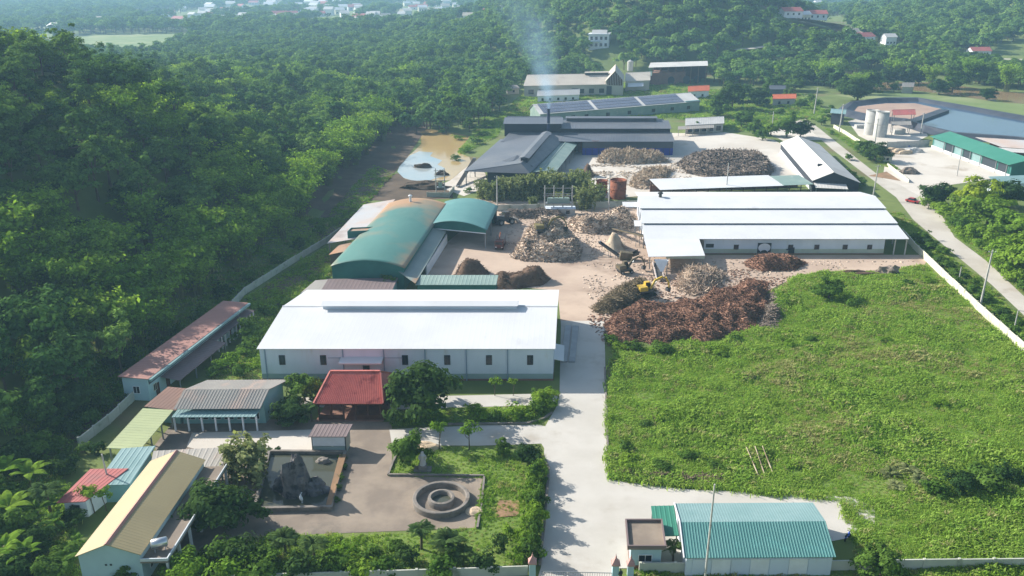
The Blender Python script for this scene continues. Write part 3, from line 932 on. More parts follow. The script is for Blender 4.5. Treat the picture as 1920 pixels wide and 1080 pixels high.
# woods of the valley floor, the two hills behind and the far valley
def spots(a, b):
    k = np.ones(a.shape, bool)
    for p_ in TERRACE: k &= ~inpoly(a, b, p_)
    for (px_, py_, *_r) in TOWN + [(1122, 96), (1820, 106)]:
        c = GT(px_, py_); R_ = (18 + c[1] * .010) * (.75 if c[1] < 900 else 1)
        k &= ((a - c[0]) ** 2 / R_ ** 2 + (b - c[1] + R_ * .9) ** 2 / (R_ * 2.2) ** 2) > 1
    return k


n1 = wood('valley_wood', -700, 60, 400, 1000, 8, lambda a, b: free(a, b) & ~on_left_hill(a, b), 'mixed green wood filling the valley floor beyond the pond', (.7, 1.6))
n2 = wood('central_hill_wood', 60, 430, 400, 1300, 9.5, lambda a, b: free(a, b) & spots(a, b), 'wooded hill rising behind the works', (.9, 1.9))
n3 = wood('eastern_hill_wood', 430, 1300, 400, 1300, 10, lambda a, b: free(a, b) & spots(a, b), 'wooded hill across the river on the right', (.9, 1.9))
n4 = wood('far_valley_wood', -2000, 2000, 1000, 3000, 13, lambda a, b: ((a < 60) | (b > 1300)) & free(a, b) & spots(a, b) & (np.sin(a * .013 + 2 * np.sin(b * .004)) * np.sin(b * .011) < .55), 'hazy woods of the far valley', (1.1, 2.3))
n5 = 0
print('trees', nf, nb, len(rest), n1, n2, n3, n4, n5)

# ------------------------------------------------------------------ grass and weeds
def make_tuft(key, seed, n, h, leaf, w=.05, spread=.35):
    r = np.random.default_rng(seed)
    Vs, Qs = [], []
    for i in range(n):
        az = r.uniform(0, 6.283); d = np.array((math.cos(az), math.sin(az), 0)); sd = np.array((-d[1], d[0], 0))
        b = np.array((*r.normal(size=2) * spread * .5, 0)); hh = h * r.uniform(.6, 1.1); ln = hh * r.uniform(.2, .8)
        m_ = b + d * ln * .35 + np.array((0, 0, hh * .75)); t = b + d * ln + np.array((0, 0, hh * .9))
        Vs.append(np.array([b - sd * w, b + sd * w, m_ + sd * w * 1.3, m_ - sd * w * 1.3])); Qs.append(np.arange(4) + 8 * i)
        Vs.append(np.array([m_ - sd * w * 1.3, m_ + sd * w * 1.3, t + sd * w * .3, t - sd * w * .3])); Qs.append(np.arange(4) + 8 * i + 4)
    PROTO[key] = [('blades', npmesh('blades', np.concatenate(Vs), np.array(Qs), [leaf]))]


for i in range(2):
    make_tuft(f'tuft{i}', 300 + i, 34, .62, 'leaf_grass', .042, .75)
make_tuft('drytuft', 305, 28, .7, 'leaf_dry', .04, .75)
for i in range(3):
    (V_, Q_), _ = crown_arrays(310 + i, -.1, .55, .6, 9, 13, .10, .55)
    PROTO[f'weed{i}'] = [('leaves', npmesh('leaves', V_, Q_, [['leaf_grass', 'leaf_weed', 'leaf_bright'][i]]))]
C_G = proto_collection('grass_source', ['tuft0', 'tuft1', 'drytuft', 'weed0', 'weed1', 'weed2'])


def weeds(name, poly, st, label, lo=.5, hi=1.3, dry=.12, leafy=.5, cat='grass', avoid=()):
    xs = [q[0] for q in poly]; ys = [q[1] for q in poly]
    a, b = jgrid(min(xs), max(xs), min(ys), max(ys), st)
    k = inpoly(a, b, poly)
    for av in avoid: k &= ~inpoly(a, b, av)
    z = hgt(a, b)
    k &= inview(a, b, z, 30, 40)
    a, b, z = a[k], b[k], z[k]
    n = len(a)
    f = np.array([mnoise.noise(Vector((p_ * .09, q_ * .09, 1.7))) for p_, q_ in zip(a, b)])
    g = np.array([mnoise.noise(Vector((p_ * .05, q_ * .05, 9.1))) for p_, q_ in zip(a, b)])
    u = rng.uniform(0, 1, n)
    ix = np.where(u < leafy + 1.1 * f - .1, np.where(g > .1, 4, np.where(g < -.2, 5, 3)), np.where(rng.uniform(0, 1, n) < dry + .9 * np.clip(g, 0, 1), 2, rng.integers(0, 2, n)))
    f2 = np.array([mnoise.noise(Vector((p_ * .3, q_ * .3, 4.4))) for p_, q_ in zip(a, b)])
    sc = rng.uniform(lo, hi, n) * (1 + 0.9 * f + .8 * f2)
    sc = np.clip(sc, .3, 2.4)
    scatter(name, np.stack([a, b, z], 1), sc, ix, C_G, label, cat)
    return n


wn_ = weeds('field_grass', field_poly, .50, 'tall tangled grass and weeds covering the big field', .5, 1.3, .06, .26, avoid=[gpoly([(1470, 880), (1500, 875), (1510, 890), (1480, 892)])])
GREENS = {
    'lawn_by_fountain': ([(728, 888), (748, 845), (870, 838), (1018, 850), (1026, 885), (1005, 1060), (640, 1075), (610, 1010), (760, 1000), (890, 990), (905, 897), (735, 893)], .6, 'grass and weeds of the garden beds round the ring fountain'),
    'lawn_by_lane': ([(840, 765), (1038, 762), (1018, 793), (900, 796), (735, 800), (720, 775)], .6, 'grass bed between the lane and the garden path'),
    'grass_left_of_warehouse': ([(395, 715), (470, 640), (485, 590), (560, 550), (570, 545), (486, 655), (492, 712)], .6, 'bright grass strip left of the white warehouse'),
    'roadside_weeds': ([(1665, 400), (1712, 462), (1925, 665), (1990, 730), (1990, 655), (1920, 600), (1860, 545), (1740, 445), (1690, 400)], .65, 'green weeds between the works wall and the country road'),
    'verge_right_of_road': ([(1770, 418), (1790, 440), (1925, 552), (1990, 610), (1990, 440), (1880, 400)], .7, 'green verge under the trees right of the road'),
    'verge_by_silos': ([(1545, 240), (1575, 250), (1690, 320), (1650, 310), (1600, 280)], .7, 'bright grass verge along the silo yard wall'),
    'meadow_by_pond': ([(880, 258), (900, 222), (985, 185), (1000, 215), (945, 225), (935, 255), (868, 290), (858, 285)], 1.0, 'grassy meadow between pond and dark works'),
    'weeds_by_gate': ([(1180, 1080), (1230, 1062), (1600, 1068), (1990, 1072), (1990, 1100), (1180, 1100)], .6, 'weeds along the front wall'),
    'weeds_bottom_left': ([(-60, 1100), (-60, 900), (100, 870), (150, 960), (140, 1040), (150, 1100)], .7, 'weeds under the banana plants at lower left'),
    'scrub_by_green_shed_foot': ([(462, 560), (612, 462), (628, 505), (600, 548), (572, 548), (490, 640)], .7, 'dry scrub between the hill wall and the green shed'),
    'rough_pasture': ([(930, 222), (985, 172), (1240, 152), (1340, 168), (1450, 168), (1530, 185), (1556, 228), (1500, 222), (1430, 250), (1370, 245), (1265, 222), (1000, 225)], 1.7, 'rough pasture between the back buildings'),
    'hill_foot_undergrowth': ([(150, 830), (205, 787), (300, 697), (415, 592), (460, 545), (540, 492), (612, 450), (690, 380), (740, 325), (700, 310), (600, 420), (440, 520), (330, 640), (200, 760), (120, 830)], .9, 'dark undergrowth between the hill wall and the forest'),
    'weeds_by_office': ([(330, 1100), (350, 1050), (440, 1010), (640, 1000), (640, 1100)], .65, 'weeds and ground cover in front of the court'),
}
bk = []
for y_ in np.arange(232, 426, 6.0):
    xf_ = float(np.interp(y_, FOOT[:, 0], FOOT[:, 1]))
    bk.append([(x_, y_, float(hgt(x_, y_)) + .10 + .25 * mnoise.noise(Vector((x_ * .5, y_ * .5, 2)))) for x_ in np.linspace(xf_ + (4 if y_ < 270 else 7), xf_ - 17, 9)])
mb_ = MB(); nb_c = 9
mb_.raw([p for row in bk for p in row], [(i * nb_c + k, i * nb_c + k + 1, (i + 1) * nb_c + k + 1, (i + 1) * nb_c + k) for i in range(len(bk) - 1) for k in range(nb_c - 1)])
tag(mb_.build('bank_slope', 'dark_soil', None, True), 'bare dark brown bank between the forest and the settling pond', 'bank', kind='structure')
ys_ = np.arange(120, 260, 10.0)
strip = [(float(np.interp(y_, FOOT[:, 0], FOOT[:, 1])) + 4 - (3 if y_ < 200 else 0), y_) for y_ in ys_] + [(float(np.interp(y_, FOOT[:, 0], FOOT[:, 1])) - 13, y_) for y_ in ys_[::-1]]
weeds('slope_foot_scrub', strip, 1.0, 'dim scrub along the foot of the left slope', .6, 1.5, .25, .7, 'scrub')
for nm, (pp, st, lb) in GREENS.items():
    q = gpoly(pp)
    weeds(nm, q, st, lb, *((.3, .65) if nm.startswith('lawn') else (.9, 2.0) if nm == 'rough_pasture' else (.4, 1.0)))
    mbq = MB(); a_ = sum(q[i][0] * q[(i + 1) % len(q)][1] - q[(i + 1) % len(q)][0] * q[i][1] for i in range(len(q)))
    if a_ < 0: q = q[::-1]
    mbq.raw([(x_, y_, .058) for x_, y_ in q], [tuple(range(len(q)))])
    tag(mbq.build(nm + '_soil', 'dark_soil' if 'foot' in nm else 'grass_ground'), 'soil under the ' + lb, 'ground', kind='structure')

# ------------------------------------------------------------------ building kit
VC = (0.073, 0.997)                        # depth direction of the works' grid


def bld(name, label, cat, fr, group=None):
    return empty(name, label, cat, (fr.o[0], fr.o[1], fr.z), group)


def window(fr, root, a, z, w, h, b=0.0, face='front', frame='dark_frame', pane='dark_glass', name='window', bars=1):
    """window with frame and recessed-looking pane on a wall (front: plane b; side: plane a)"""
    t = .07
    m = MB(fr)
    def bx(mb, a0, a1, z0, z1, d0, d1):
        if face == 'front': mb.box(a0, a1, b - d1, b - d0, z0, z1)
        else:
            s = 1 if face == 'right' else -1
            x0, x1 = sorted((b + s * d0, b + s * d1)); mb.box(x0, x1, a0, a1, z0, z1)
    bx(m, a - w / 2 - t, a - w / 2, z - t, z + h + t, -.05, .09); bx(m, a + w / 2, a + w / 2 + t, z - t, z + h + t, -.05, .09)
    bx(m, a - w / 2, a + w / 2, z - t, z, -.05, .12); bx(m, a - w / 2, a + w / 2, z + h, z + h + t, -.05, .09)
    for i in range(bars):
        c = a - w / 2 + w * (i + 1) / (bars + 1); bx(m, c - .03, c + .03, z, z + h, .035, .06)
    o = m.build(name, frame, root)
    m = MB(fr); bx(m, a - w / 2, a + w / 2, z, z + h, .004, .03); m.build('pane', pane, o)
    return o


def gable(fr, root, W, D, he, hr, wall, roof, ov=.5, axis='a', pitch=.9, rib=.03, z0=-.1, asym=.5, open_front=False, th=.10, a0=0., ridge=True, ridge_mat=None):
    """walls with gables and a two-slope ribbed roof; ridge along a (or along b)"""
    m = MB(fr)
    if axis == 'a':
        prof = [(0, z0), (D, z0), (D, he), (D * asym, hr), (0, he)]
        m.profile(prof, a0, a0 + W, 'a')
    else:
        prof = [(a0, z0), (a0 + W, z0), (a0 + W, he), (a0 + W * asym, hr), (a0, he)]
        m.profile(prof[::-1], 0, D, 'b')
    if wall: m.build('wall', wall, root)
    g = .13
    if axis == 'a':
        s1 = (hr - he) / (D * asym); s2 = (hr - he) / (D * (1 - asym))
        m = MB(fr)
        m.sheet([(a0 - ov, -ov, he - s1 * ov + g), (a0 + W + ov, -ov, he - s1 * ov + g), (a0 + W + ov, D * asym, hr + g), (a0 - ov, D * asym, hr + g)], pitch, rib, th)
        r1 = m.build('roof', roof, root)
        m = MB(fr)
        m.sheet([(a0 + W + ov, D + ov, he - s2 * ov + g), (a0 - ov, D + ov, he - s2 * ov + g), (a0 - ov, D * asym + .002, hr + g), (a0 + W + ov, D * asym + .002, hr + g)], pitch, rib, th)
        m.build('roof', roof, root)
        if ridge:
            m = MB(fr); m.profile([(D * asym - .3, hr + g - .3 * s1 + .07), (D * asym + .3, hr + g - .3 * s2 + .07), (D * asym, hr + g + .14)], a0 - ov - .03, a0 + W + ov + .03, 'a')
            m.build('ridge_cap', ridge_mat or roof, r1)
    else:
        s1 = (hr - he) / (W * asym); s2 = (hr - he) / (W * (1 - asym))
        c = a0 + W * asym
        m = MB(fr)
        m.sheet([(a0 - ov, D + ov, he - s1 * ov + g), (a0 - ov, -ov, he - s1 * ov + g), (c, -ov, hr + g), (c, D + ov, hr + g)], pitch, rib, th)
        r1 = m.build('roof', roof, root)
        m = MB(fr)
        m.sheet([(a0 + W + ov, -ov, he - s2 * ov + g), (a0 + W + ov, D + ov, he - s2 * ov + g), (c + .002, D + ov, hr + g), (c + .002, -ov, hr + g)], pitch, rib, th)
        m.build('roof', roof, root)
        if ridge:
            m = MB(fr); m.profile([(c, hr + g + .14), (c + .3, hr + g - .3 * s2 + .07), (c - .3, hr + g - .3 * s1 + .07)], -ov - .03, D + ov + .03, 'b')
            m.build('ridge_cap', ridge_mat or roof, r1)
    return r1


def slab_roof(fr, root, q, m_, name='roof', pitch=.9, rib=.03, th=.1):
    if m_ == 'white_roof': rib = .004
    m = MB(fr); m.sheet(q, pitch, rib, th)
    return m.build(name, m_, root)


def post(fr, root, a, b, z1, w=.25, m_='steel', name='post', z0=-.1):
    return MB(fr).box(a - w / 2, a + w / 2, b - w / 2, b + w / 2, z0, z1).build(name, m_, root)


def part(fr, root, name, m_, *boxes):
    m = MB(fr)
    for b in boxes: m.box(*b)
    return m.build(name, m_, root)


# ---- white warehouse in the middle
fr = Frame((-45.7, 140.9), (7.5, 140.9), VC)
r = bld('white_warehouse', 'long white warehouse with low white roof and a row of narrow dark windows', 'warehouse', fr)
W, D, he, hr = fr.W, 30.0, 6.4, 8.6
gable(fr, r, W, D, he, hr, 'white_wall', 'white_roof', ov=.35, pitch=1.0, rib=.004)
part(fr, r, 'plinth_band', 'green_band', (-.02, W + .02, -.03, D, -.1, 1.35))
part(fr, r, 'footing', 'brick', (-.1, W + .1, -.12, D, -.1, .35))
for px in (530, 607, 760, 839, 917, 994):
    a, z = fr.wall(px, 683); window(fr, r, a, z, .95, 1.75)
for px in (500, 645, 721, 798, 875, 952):
    a, _ = fr.wall(px, 690); part(fr, r, 'downpipe', 'trim_blue', (a - .09, a + .09, -.2, -.04, 0, 6.3))
a, _ = fr.wall(641, 690); a1, _ = fr.wall(720, 690)
MB(fr).raw([(a, -1.9, 4.1), (a1, -1.9, 4.1), (a1, 0, 4.55), (a, 0, 4.55), (a, -1.9, 4.3), (a1, -1.9, 4.3), (a1, 0, 4.75), (a, 0, 4.75)],
           [(3, 2, 1, 0), (4, 5, 6, 7), (0, 1, 5, 4), (1, 2, 6, 5), (2, 3, 7, 6), (3, 0, 4, 7)]).build('canopy', 'white_roof', r)
d_, _ = fr.wall(687, 690)
part(fr, r, 'door', 'dark_frame', (d_ - .6, d_ + .6, -.08, .05, 0, 3.0))
part(fr, r, 'wall_panel', 'white_wall', (a + .4, d_ - .75, -.06, .05, .2, 3.6), (d_ + .75, a1 - .3, -.06, .05, .2, 3.6))
part(fr, r, 'conduit', 'trim_blue', (fr.wall(615, 670)[0], a, -.08, -.03, 4.5, 4.6), (a1, fr.wall(755, 670)[0], -.08, -.03, 4.5, 4.6))
v0 = fr.loc(597, 583, 9.3)[0]; v1 = fr.loc(967, 580, 9.3)[0]
mo = part(fr, r, 'ridge_vent', 'white_wall', (v0, v1, D / 2 - 1.1, D / 2 + 1.1, 8.4, 9.35))
MB(fr).profile([(D / 2 - 1.7, 9.4), (D / 2 + 1.7, 9.4), (D / 2, 9.85)], v0 - .3, v1 + .3).build('vent_cap', 'white_roof', mo)
MB(fr).raw([(W + .02, 2.0, 3.3), (W + 1.9, 2.0, 2.9), (W + 1.9, 9.0, 2.9), (W + .02, 9.0, 3.3), (W + .02, 2.0, 3.42), (W + 1.9, 2.0, 3.02), (W + 1.9, 9.0, 3.02), (W + .02, 9.0, 3.42)],
           [(3, 2, 1, 0), (4, 5, 6, 7), (0, 1, 5, 4), (1, 2, 6, 5), (2, 3, 7, 6), (3, 0, 4, 7)]).build('side_canopy', 'white_roof', r)
part(fr, r, 'roller_door', 'trim_blue', (W, W + .06, 2.6, 8.4, 0, 3.0))
WH = fr

# weighbridge plates beside it
q = [G(1052, 680), G(1078, 680), G(1085, 613), G(1060, 612)]
r = empty('weighbridge', 'long grey steel weighbridge set in the road beside the white warehouse', 'weighbridge', (q[0][0], q[0][1], 0))
for t0, t1 in ((0.0, .44), (.56, 1.0)):
    m = MB(); lo = [q[0] + (q[1] - q[0]) * t - q[0] for t in (t0, t1)]; hi = [q[3] + (q[2] - q[3]) * t - q[0] for t in (t0, t1)]
    pts = [(*lo[0], .05), (*lo[1], .05), (*hi[1], .05), (*hi[0], .05)]; pts += [(x_, y_, .3) for x_, y_, _ in pts]
    m.raw(pts, [(3, 2, 1, 0), (4, 5, 6, 7), (0, 1, 5, 4), (1, 2, 6, 5), (2, 3, 7, 6), (3, 0, 4, 7)]).build('deck_plate', 'steel', r)

# ---- big right-hand warehouse with the stepped roof
A = G(1208, 448, 4.5); B = G(1705, 448, 4.5)
fr = Frame(A, B, VC)
r = bld('stepped_roof_warehouse', 'long white warehouse with three stepped roof bands beside the country road', 'warehouse', fr)
W = fr.W
xl = fr.loc(1320, 480)[0]; xr = fr.loc(1658, 479)[0]
b0 = .8
part(fr, r, 'wall', 'white_wall', (xl, xr, b0, 42, -.1, 4.45), (xl - 15, xr - .02, 10, 42, -.1, 5.2), (xl, xr - .02, 20, 42, 4.4, 6.2))
part(fr, r, 'lower_band', 'moss_band', (xl - .02, xr + .02, b0 - .03, 40, -.1, 1.5))
part(fr, r, 'footing', 'brick', (xl - .1, xr + .1, b0 - .15, 40, -.1, .3))
for px in (1380, 1482, 1531, 1584, 1630):
    a, z = fr.wall(px, 467, b0); window(fr, r, a, z, 1.15, 1.15, b=b0)
# arched emblem board
a, z = fr.wall(1432, 474, b0)
bo = part(fr, r, 'emblem_board', 'dark_frame', (a - 1.8, a + 1.8, b0 - .12, b0, z, z + 2.75))
arc = [(a + 1.62 * math.cos(t), z + 1.45 + 1.2 * math.sin(t)) for t in np.linspace(-.75, math.pi + .75, 28)]
inner = [(a + .85 * math.cos(t), z + .3 + .5 * math.sin(t)) for t in np.linspace(math.pi, 0, 12)]
out = arc + inner
n_ = len(out)
MB(fr).raw([(x_, b0 - .15, z_) for x_, z_ in out], [tuple(range(n_))]).build('emblem_arch', 'white_paint', bo)
a, z = fr.wall(1482, 478, b0)
part(fr, r, 'door', 'dark_frame', (a - .7, a + .9, b0 - .07, b0, .1, 1.9)); part(fr, r, 'door_shelf', 'dark_frame', (a - 1.3, a + .5, b0 - .5, b0, 1.35, 1.5))
part(fr, r, 'wall_hatch', 'dark_frame', (xl + .5, xl + 2.6, b0 - .06, b0, 1.9, 2.9))
bands = [(0, 9.6, 4.5, 5.75), (9.3, 19.6, 6.15, 7.3), (19.3, 29.5, 7.7, 8.75)]
for i, (p0, p1, za, zb) in enumerate(bands):
    slab_roof(fr, r, [(0 - .0, p0, za), (W, p0, za), (W, p1, zb), (0, p1, zb)], 'white_roof', pitch=1.0)
    if i: part(fr, r, 'clerestory', 'dark_frame', (.4, W - .4, p0 + .35, p0 + .45, bands[i - 1][3] - .25, za - .12))
slab_roof(fr, r, [(W, 43.0, 6.6), (0, 43.0, 6.6), (0, 29.52, 8.75), (W, 29.52, 8.75)], 'white_roof', pitch=1.0)
for a in (W - .4, W - .4 - (W - xr) * .5):
    for b in (.5, 10.0, 20.0): post(fr, r, a, b, 4.4 + .1 * b, .3, 'pole_concrete')
for b in (6, 14, 22): post(fr, r, .4, b, 4.4 + .12 * b, .3, 'steel')
# front extension on the left
e1 = fr.loc(1322, 480, 3.6); e0 = fr.loc(1216, 482, 3.6)
slab_roof(fr, r, [(e0[0], e0[1], 3.7), (e1[0], e1[1], 3.7), (e1[0], -.02, 4.52), (.0, -.02, 4.52)], 'white_roof', 'extension_roof', 1.0)
part(fr, r, 'fascia', 'moss_band', (e0[0] + 4.5, e1[0], e1[1] + .02, e1[1] + .12, 2.9, 3.62))
for a in (e0[0] + .5, e0[0] + 5, e1[0] - .5): post(fr, r, a, e1[1] + .6, 3.55, .25, 'steel')
for px0, px1, py, z in ((1168, 1204, 388, 4.2), (1190, 1208, 424, 4.0)):
    p0 = fr.loc(px0, py, z); p1 = fr.loc(px1, py, z)
    slab_roof(fr, r, [(p0[0], p0[1], z), (p1[0], p0[1], z), (p1[0], p0[1] + 4.5, z + .4), (p0[0], p0[1] + 4.5, z + .4)], 'white_roof', 'side_canopy', 1.0)
    post(fr, r, p0[0] + .3, p0[1] + .5, z - .1, .2); post(fr, r, p0[0] + .3, p0[1] + 4, z + .2, .2)
a, b = fr.loc(1240, 373, 8.9)
MB(fr).lathe([(.45, 8.4), (.45, 9.5), (.8, 9.6), (.8, 9.9), (.1, 10.3)], (a, 28.5), 12).build('roof_vent', 'dark_steel', r)
SW = fr

# white hopper chute and its loading conveyor
c = G(1240, 505, 2.0)
r = empty('hopper_chute', 'white funnel chute hanging in front of the stepped warehouse', 'chute', (c[0], c[1], 0))
MB().raw([(-1.7, .5, 4.1), (1.7, .5, 4.1), (1.7, 1.5, 4.1), (-1.7, 1.5, 4.1), (-.35, -.6, 1.6), (.35, -.6, 1.6), (.35, .2, 1.6), (-.35, .2, 1.6)],
         [(0, 1, 5, 4), (1, 2, 6, 5), (2, 3, 7, 6), (3, 0, 4, 7)]).build('funnel', 'white_paint', r)
for x_ in (-1.6, 1.6): MB().bar((x_, 1.4, 0), (x_, 1.4, 4.1), .18).build('leg', 'steel', r)
c = G(1238, 528)
r = empty('loading_conveyor', 'pale steel trough conveyor below the white funnel chute', 'conveyor', (c[0], c[1], 0))
m = MB()
for x_ in (-.9, .9): m.bar((x_, 0, .7), (x_, 7.0, 2.6), .22, .5)
m.build('frame', 'weathered_sheet', r)
MB().bar((0, 0, .62), (0, 7.0, 2.5), 1.6, .1).build('belt', 'dark_steel', r)
for y_, z_ in ((.4, .6), (6.4, 2.3)):
    for x_ in (-.9, .9): MB().bar((x_, y_, 0), (x_, y_, z_), .16).build('leg', 'steel', r)

# ---- big green barrel-roofed shed
def barrel(fr, root, W, D, he, rise, wallm, roofm, ov=.5, z0=-.1, n=18, open_=(), front_drop=None):
    def zc(a): t = (a - W / 2) / (W / 2 + ov); return he + rise * (1 - t * t)
    aa = np.linspace(0, W, n + 1)
    prof = [(0, z0), (W, z0)] + [(a, zc(a) - .05) for a in aa[::-1]]
    if front_drop is None:
        MB(fr).profile(prof[::-1], 0, D, 'b').build('wall', wallm, root)
    else:
        top = [(0, front_drop), (W, front_drop)] + [(a, zc(a) - .05) for a in aa[::-1]]
        MB(fr).profile(top[::-1], 0, .15, 'b').build('gable_sheet', wallm, root)
        MB(fr).profile(prof[::-1], D - .15, D, 'b').build('wall', wallm, root)
    V, Q, U = [], [], []
    nb_ = 40
    aa = np.linspace(-ov, W + ov, n + 1); bb = np.linspace(-ov, D + ov, nb_ + 1)
    for off in (.05, -.06):
        for a in aa:
            for b in bb: V.append(fr.w(a, b, zc(a) + off)); U.append(((a + ov) / (W + 2 * ov), (b + ov) / (D + 2 * ov)))
    k = (n + 1) * (nb_ + 1)
    I = lambda i, j, s=0: s * k + i * (nb_ + 1) + j
    for i in range(n):
        for j in range(nb_):
            Q.append((I(i, j), I(i + 1, j), I(i + 1, j + 1), I(i, j + 1))); Q.append((I(i, j + 1, 1), I(i + 1, j + 1, 1), I(i + 1, j, 1), I(i, j, 1)))
    for i in range(n): Q += [(I(i, 0, 1), I(i + 1, 0, 1), I(i + 1, 0), I(i, 0)), (I(i, nb_), I(i + 1, nb_), I(i + 1, nb_, 1), I(i, nb_, 1))]
    for j in range(nb_): Q += [(I(0, j), I(0, j + 1), I(0, j + 1, 1), I(0, j, 1)), (I(n, j, 1), I(n, j + 1, 1), I(n, j + 1), I(n, j))]
    me = npmesh('roof', V, Q, [roofm])
    uv = me.uv_layers.new(name='UVMap')
    li = np.zeros(len(me.loops), np.int32); me.loops.foreach_get('vertex_index', li)
    uv.data.foreach_set('uv', np.array(U, np.float32)[li].ravel())
    return link('roof', me, root)


A, B = G(622, 499, 5.6), G(757, 502, 5.6)
far = (G(737, 381, 5.6) + G(831, 384, 5.6)) / 2 - (A + B) / 2
fr = Frame(A, B, far)
Wg, Dg = fr.W, float(np.hypot(*far))
r = bld('green_barrel_shed', 'long green barrel-roofed shed with rust stains spreading from its far end', 'shed', fr)
barrel(fr, r, Wg, Dg, 5.6, 1.7, 'green_wall', 'rusting_green_roof', .35)
a_, b_ = fr.loc(767, 376, 7.5)
MB(fr).lathe([(.35, 7.0), (.35, 8.9), (.6, 8.95), (.6, 9.2), (.05, 9.5)], (Wg * .42, Dg - 4), 12).build('vent_pipe', 'white_paint', r)
# right lean-to
fl = lambda px, py, z: fr.loc(px, py, z)
q0, q1, q2, q3 = fl(779, 531, 3.6), fl(837, 433, 3.6), fl(808, 426, 4.9), fl(740, 504, 4.9)
slab_roof(fr, r, [(*q0, 3.6), (*q1, 3.6), (*q2, 4.9), (*q3, 4.9)], 'grey_green_roof', 'lean_to_roof', .9)
w0, w1 = fl(800, 517, 0), fl(838, 456, 0)
m = MB(fr); m.bar((w0[0], w0[1], 1.3), (w1[0], w1[1], 1.3), .25, 2.7); m.build('lean_to_wall', 'white_paint', r)
for i in range(6):
    t = i / 5; q = w0 * (1 - t) + w1 * t
    post(fr, r, q[0] - .3, q[1], 3.5, .22)
GB = fr
# left lean-tos
A, B = G(613, 455, 4.2), G(655, 452, 4.2)
f2 = Frame(A, B, far)
r = bld('weathered_lean_to', 'weathered white and rust sheet roof on posts against the green shed', 'shed', f2)
C_, D_ = f2.loc(685, 382, 4.2), f2.loc(735, 378, 4.2)
slab_roof(f2, r, [(0, 0, 4.0), (C_[0] - .5, C_[1], 4.0), (D_[0] + 1, D_[1], 4.9), (f2.W + 3, 0, 4.9)], 'weathered_sheet', 'roof', 1.0)
for t in (0.02, .35, .68, .98): post(f2, r, .3 + C_[0] * t * .95, C_[1] * t + .2, 3.95, .2)
A, B = G(616, 477, 3.6), G(650, 474, 3.6)
f2 = Frame(A, B, far)
r = bld('rusty_lean_to', 'small rusty tin roof at the left foot of the green shed', 'shed', f2)
slab_roof(f2, r, [(0, 0, 3.5), (0.3, 8.5, 3.5), (6.5, 8.5, 4.3), (6.2, 0, 4.3)], 'rust_roof', 'roof', .9)
part(f2, r, 'wall', 'brick', (.3, 4.3, .3, 8, -.1, 3.4))
A, B = G(652, 448, 4.4), G(672, 447, 4.4)
f2 = Frame(A, B, far)
r = empty('green_bin', 'dark green open bin standing on the weathered sheet roof', 'bin', (A[0], A[1], 4.55))
m = MB(f2)
for bx in ((0, 6.2, 0, .15, 0, 1.9), (0, 6.2, 3.4, 3.55, 0, 1.9), (0, .15, .15, 3.4, 0, 1.9), (6.05, 6.2, .15, 3.4, 0, 1.9)): m.box(*bx)
m.build('side', 'green_wall', r)
part(f2, r, 'fill', 'rust_roof', (.2, 6.0, .2, 3.35, 0, 1.6))
# second green barrel, open-fronted
A, B = G(807, 421, 5.3), G(911, 431, 5.3)
far2 = (G(836, 380, 5.3) + G(932, 386, 5.3)) / 2 - (A + B) / 2
fr = Frame(A, B, far2)
D2 = float(np.hypot(*far2))
r = bld('open_green_shed', 'shorter bright green barrel-roofed shed with a dark open front', 'shed', fr)
barrel(fr, r, fr.W, D2, 5.3, 1.7, 'green_wall', 'teal_roof', .4, front_drop=4.4)
part(fr, r, 'header_beam', 'white_paint', (0, fr.W, -.06, -.003, 4.15, 4.4))
for a in (.2, fr.W - .2):
    for b in (.3, D2 * .5, D2 - .4): post(fr, r, a, b, 5.2, .35, 'steel')
part(fr, r, 'side_wall', 'slate_wall', (.1, .3, .5, D2 - .5, -.1, 5.0))
# low roofs behind the white warehouse
A, B = G(782, 533, 3.0), G(931, 533, 3.0)
fr = Frame(A, B, VC)
r = bld('low_green_annex', 'long low sage-green roofed annex just behind the white warehouse', 'annex', fr)
slab_roof(fr, r, [(-.3, -.4, 3.0), (fr.W, -.4, 3.0), (fr.W, 5.0, 3.5), (-.3, 5.0, 3.5)], 'sage_roof', 'roof', .9)
part(fr, r, 'wall', 'green_wall', (0, fr.W - .3, .1, 4.7, -.1, 2.9))
A, B = G(600, 548, 2.6), G(735, 546, 2.6)
fr = Frame(A, B, VC)
r = bld('mauve_roof_annex', 'low mauve-brown roofed annex in front of the green shed gable', 'annex', fr)
slab_roof(fr, r, [(0, 0, 2.6), (fr.W, 0, 2.6), (fr.W, 7.0, 3.3), (0, 7.0, 3.3)], 'mauve_roof', 'roof', .9)
slab_roof(fr, r, [(-4.5, 0, 2.4), (-.03, 0, 2.55), (-.03, 7.0, 3.2), (-3.0, 7.0, 3.0)], 'grey_roof', 'side_roof', .9)
part(fr, r, 'wall', 'teal_wall', (0.3, fr.W - .3, .4, 6.7, -.1, 2.5))

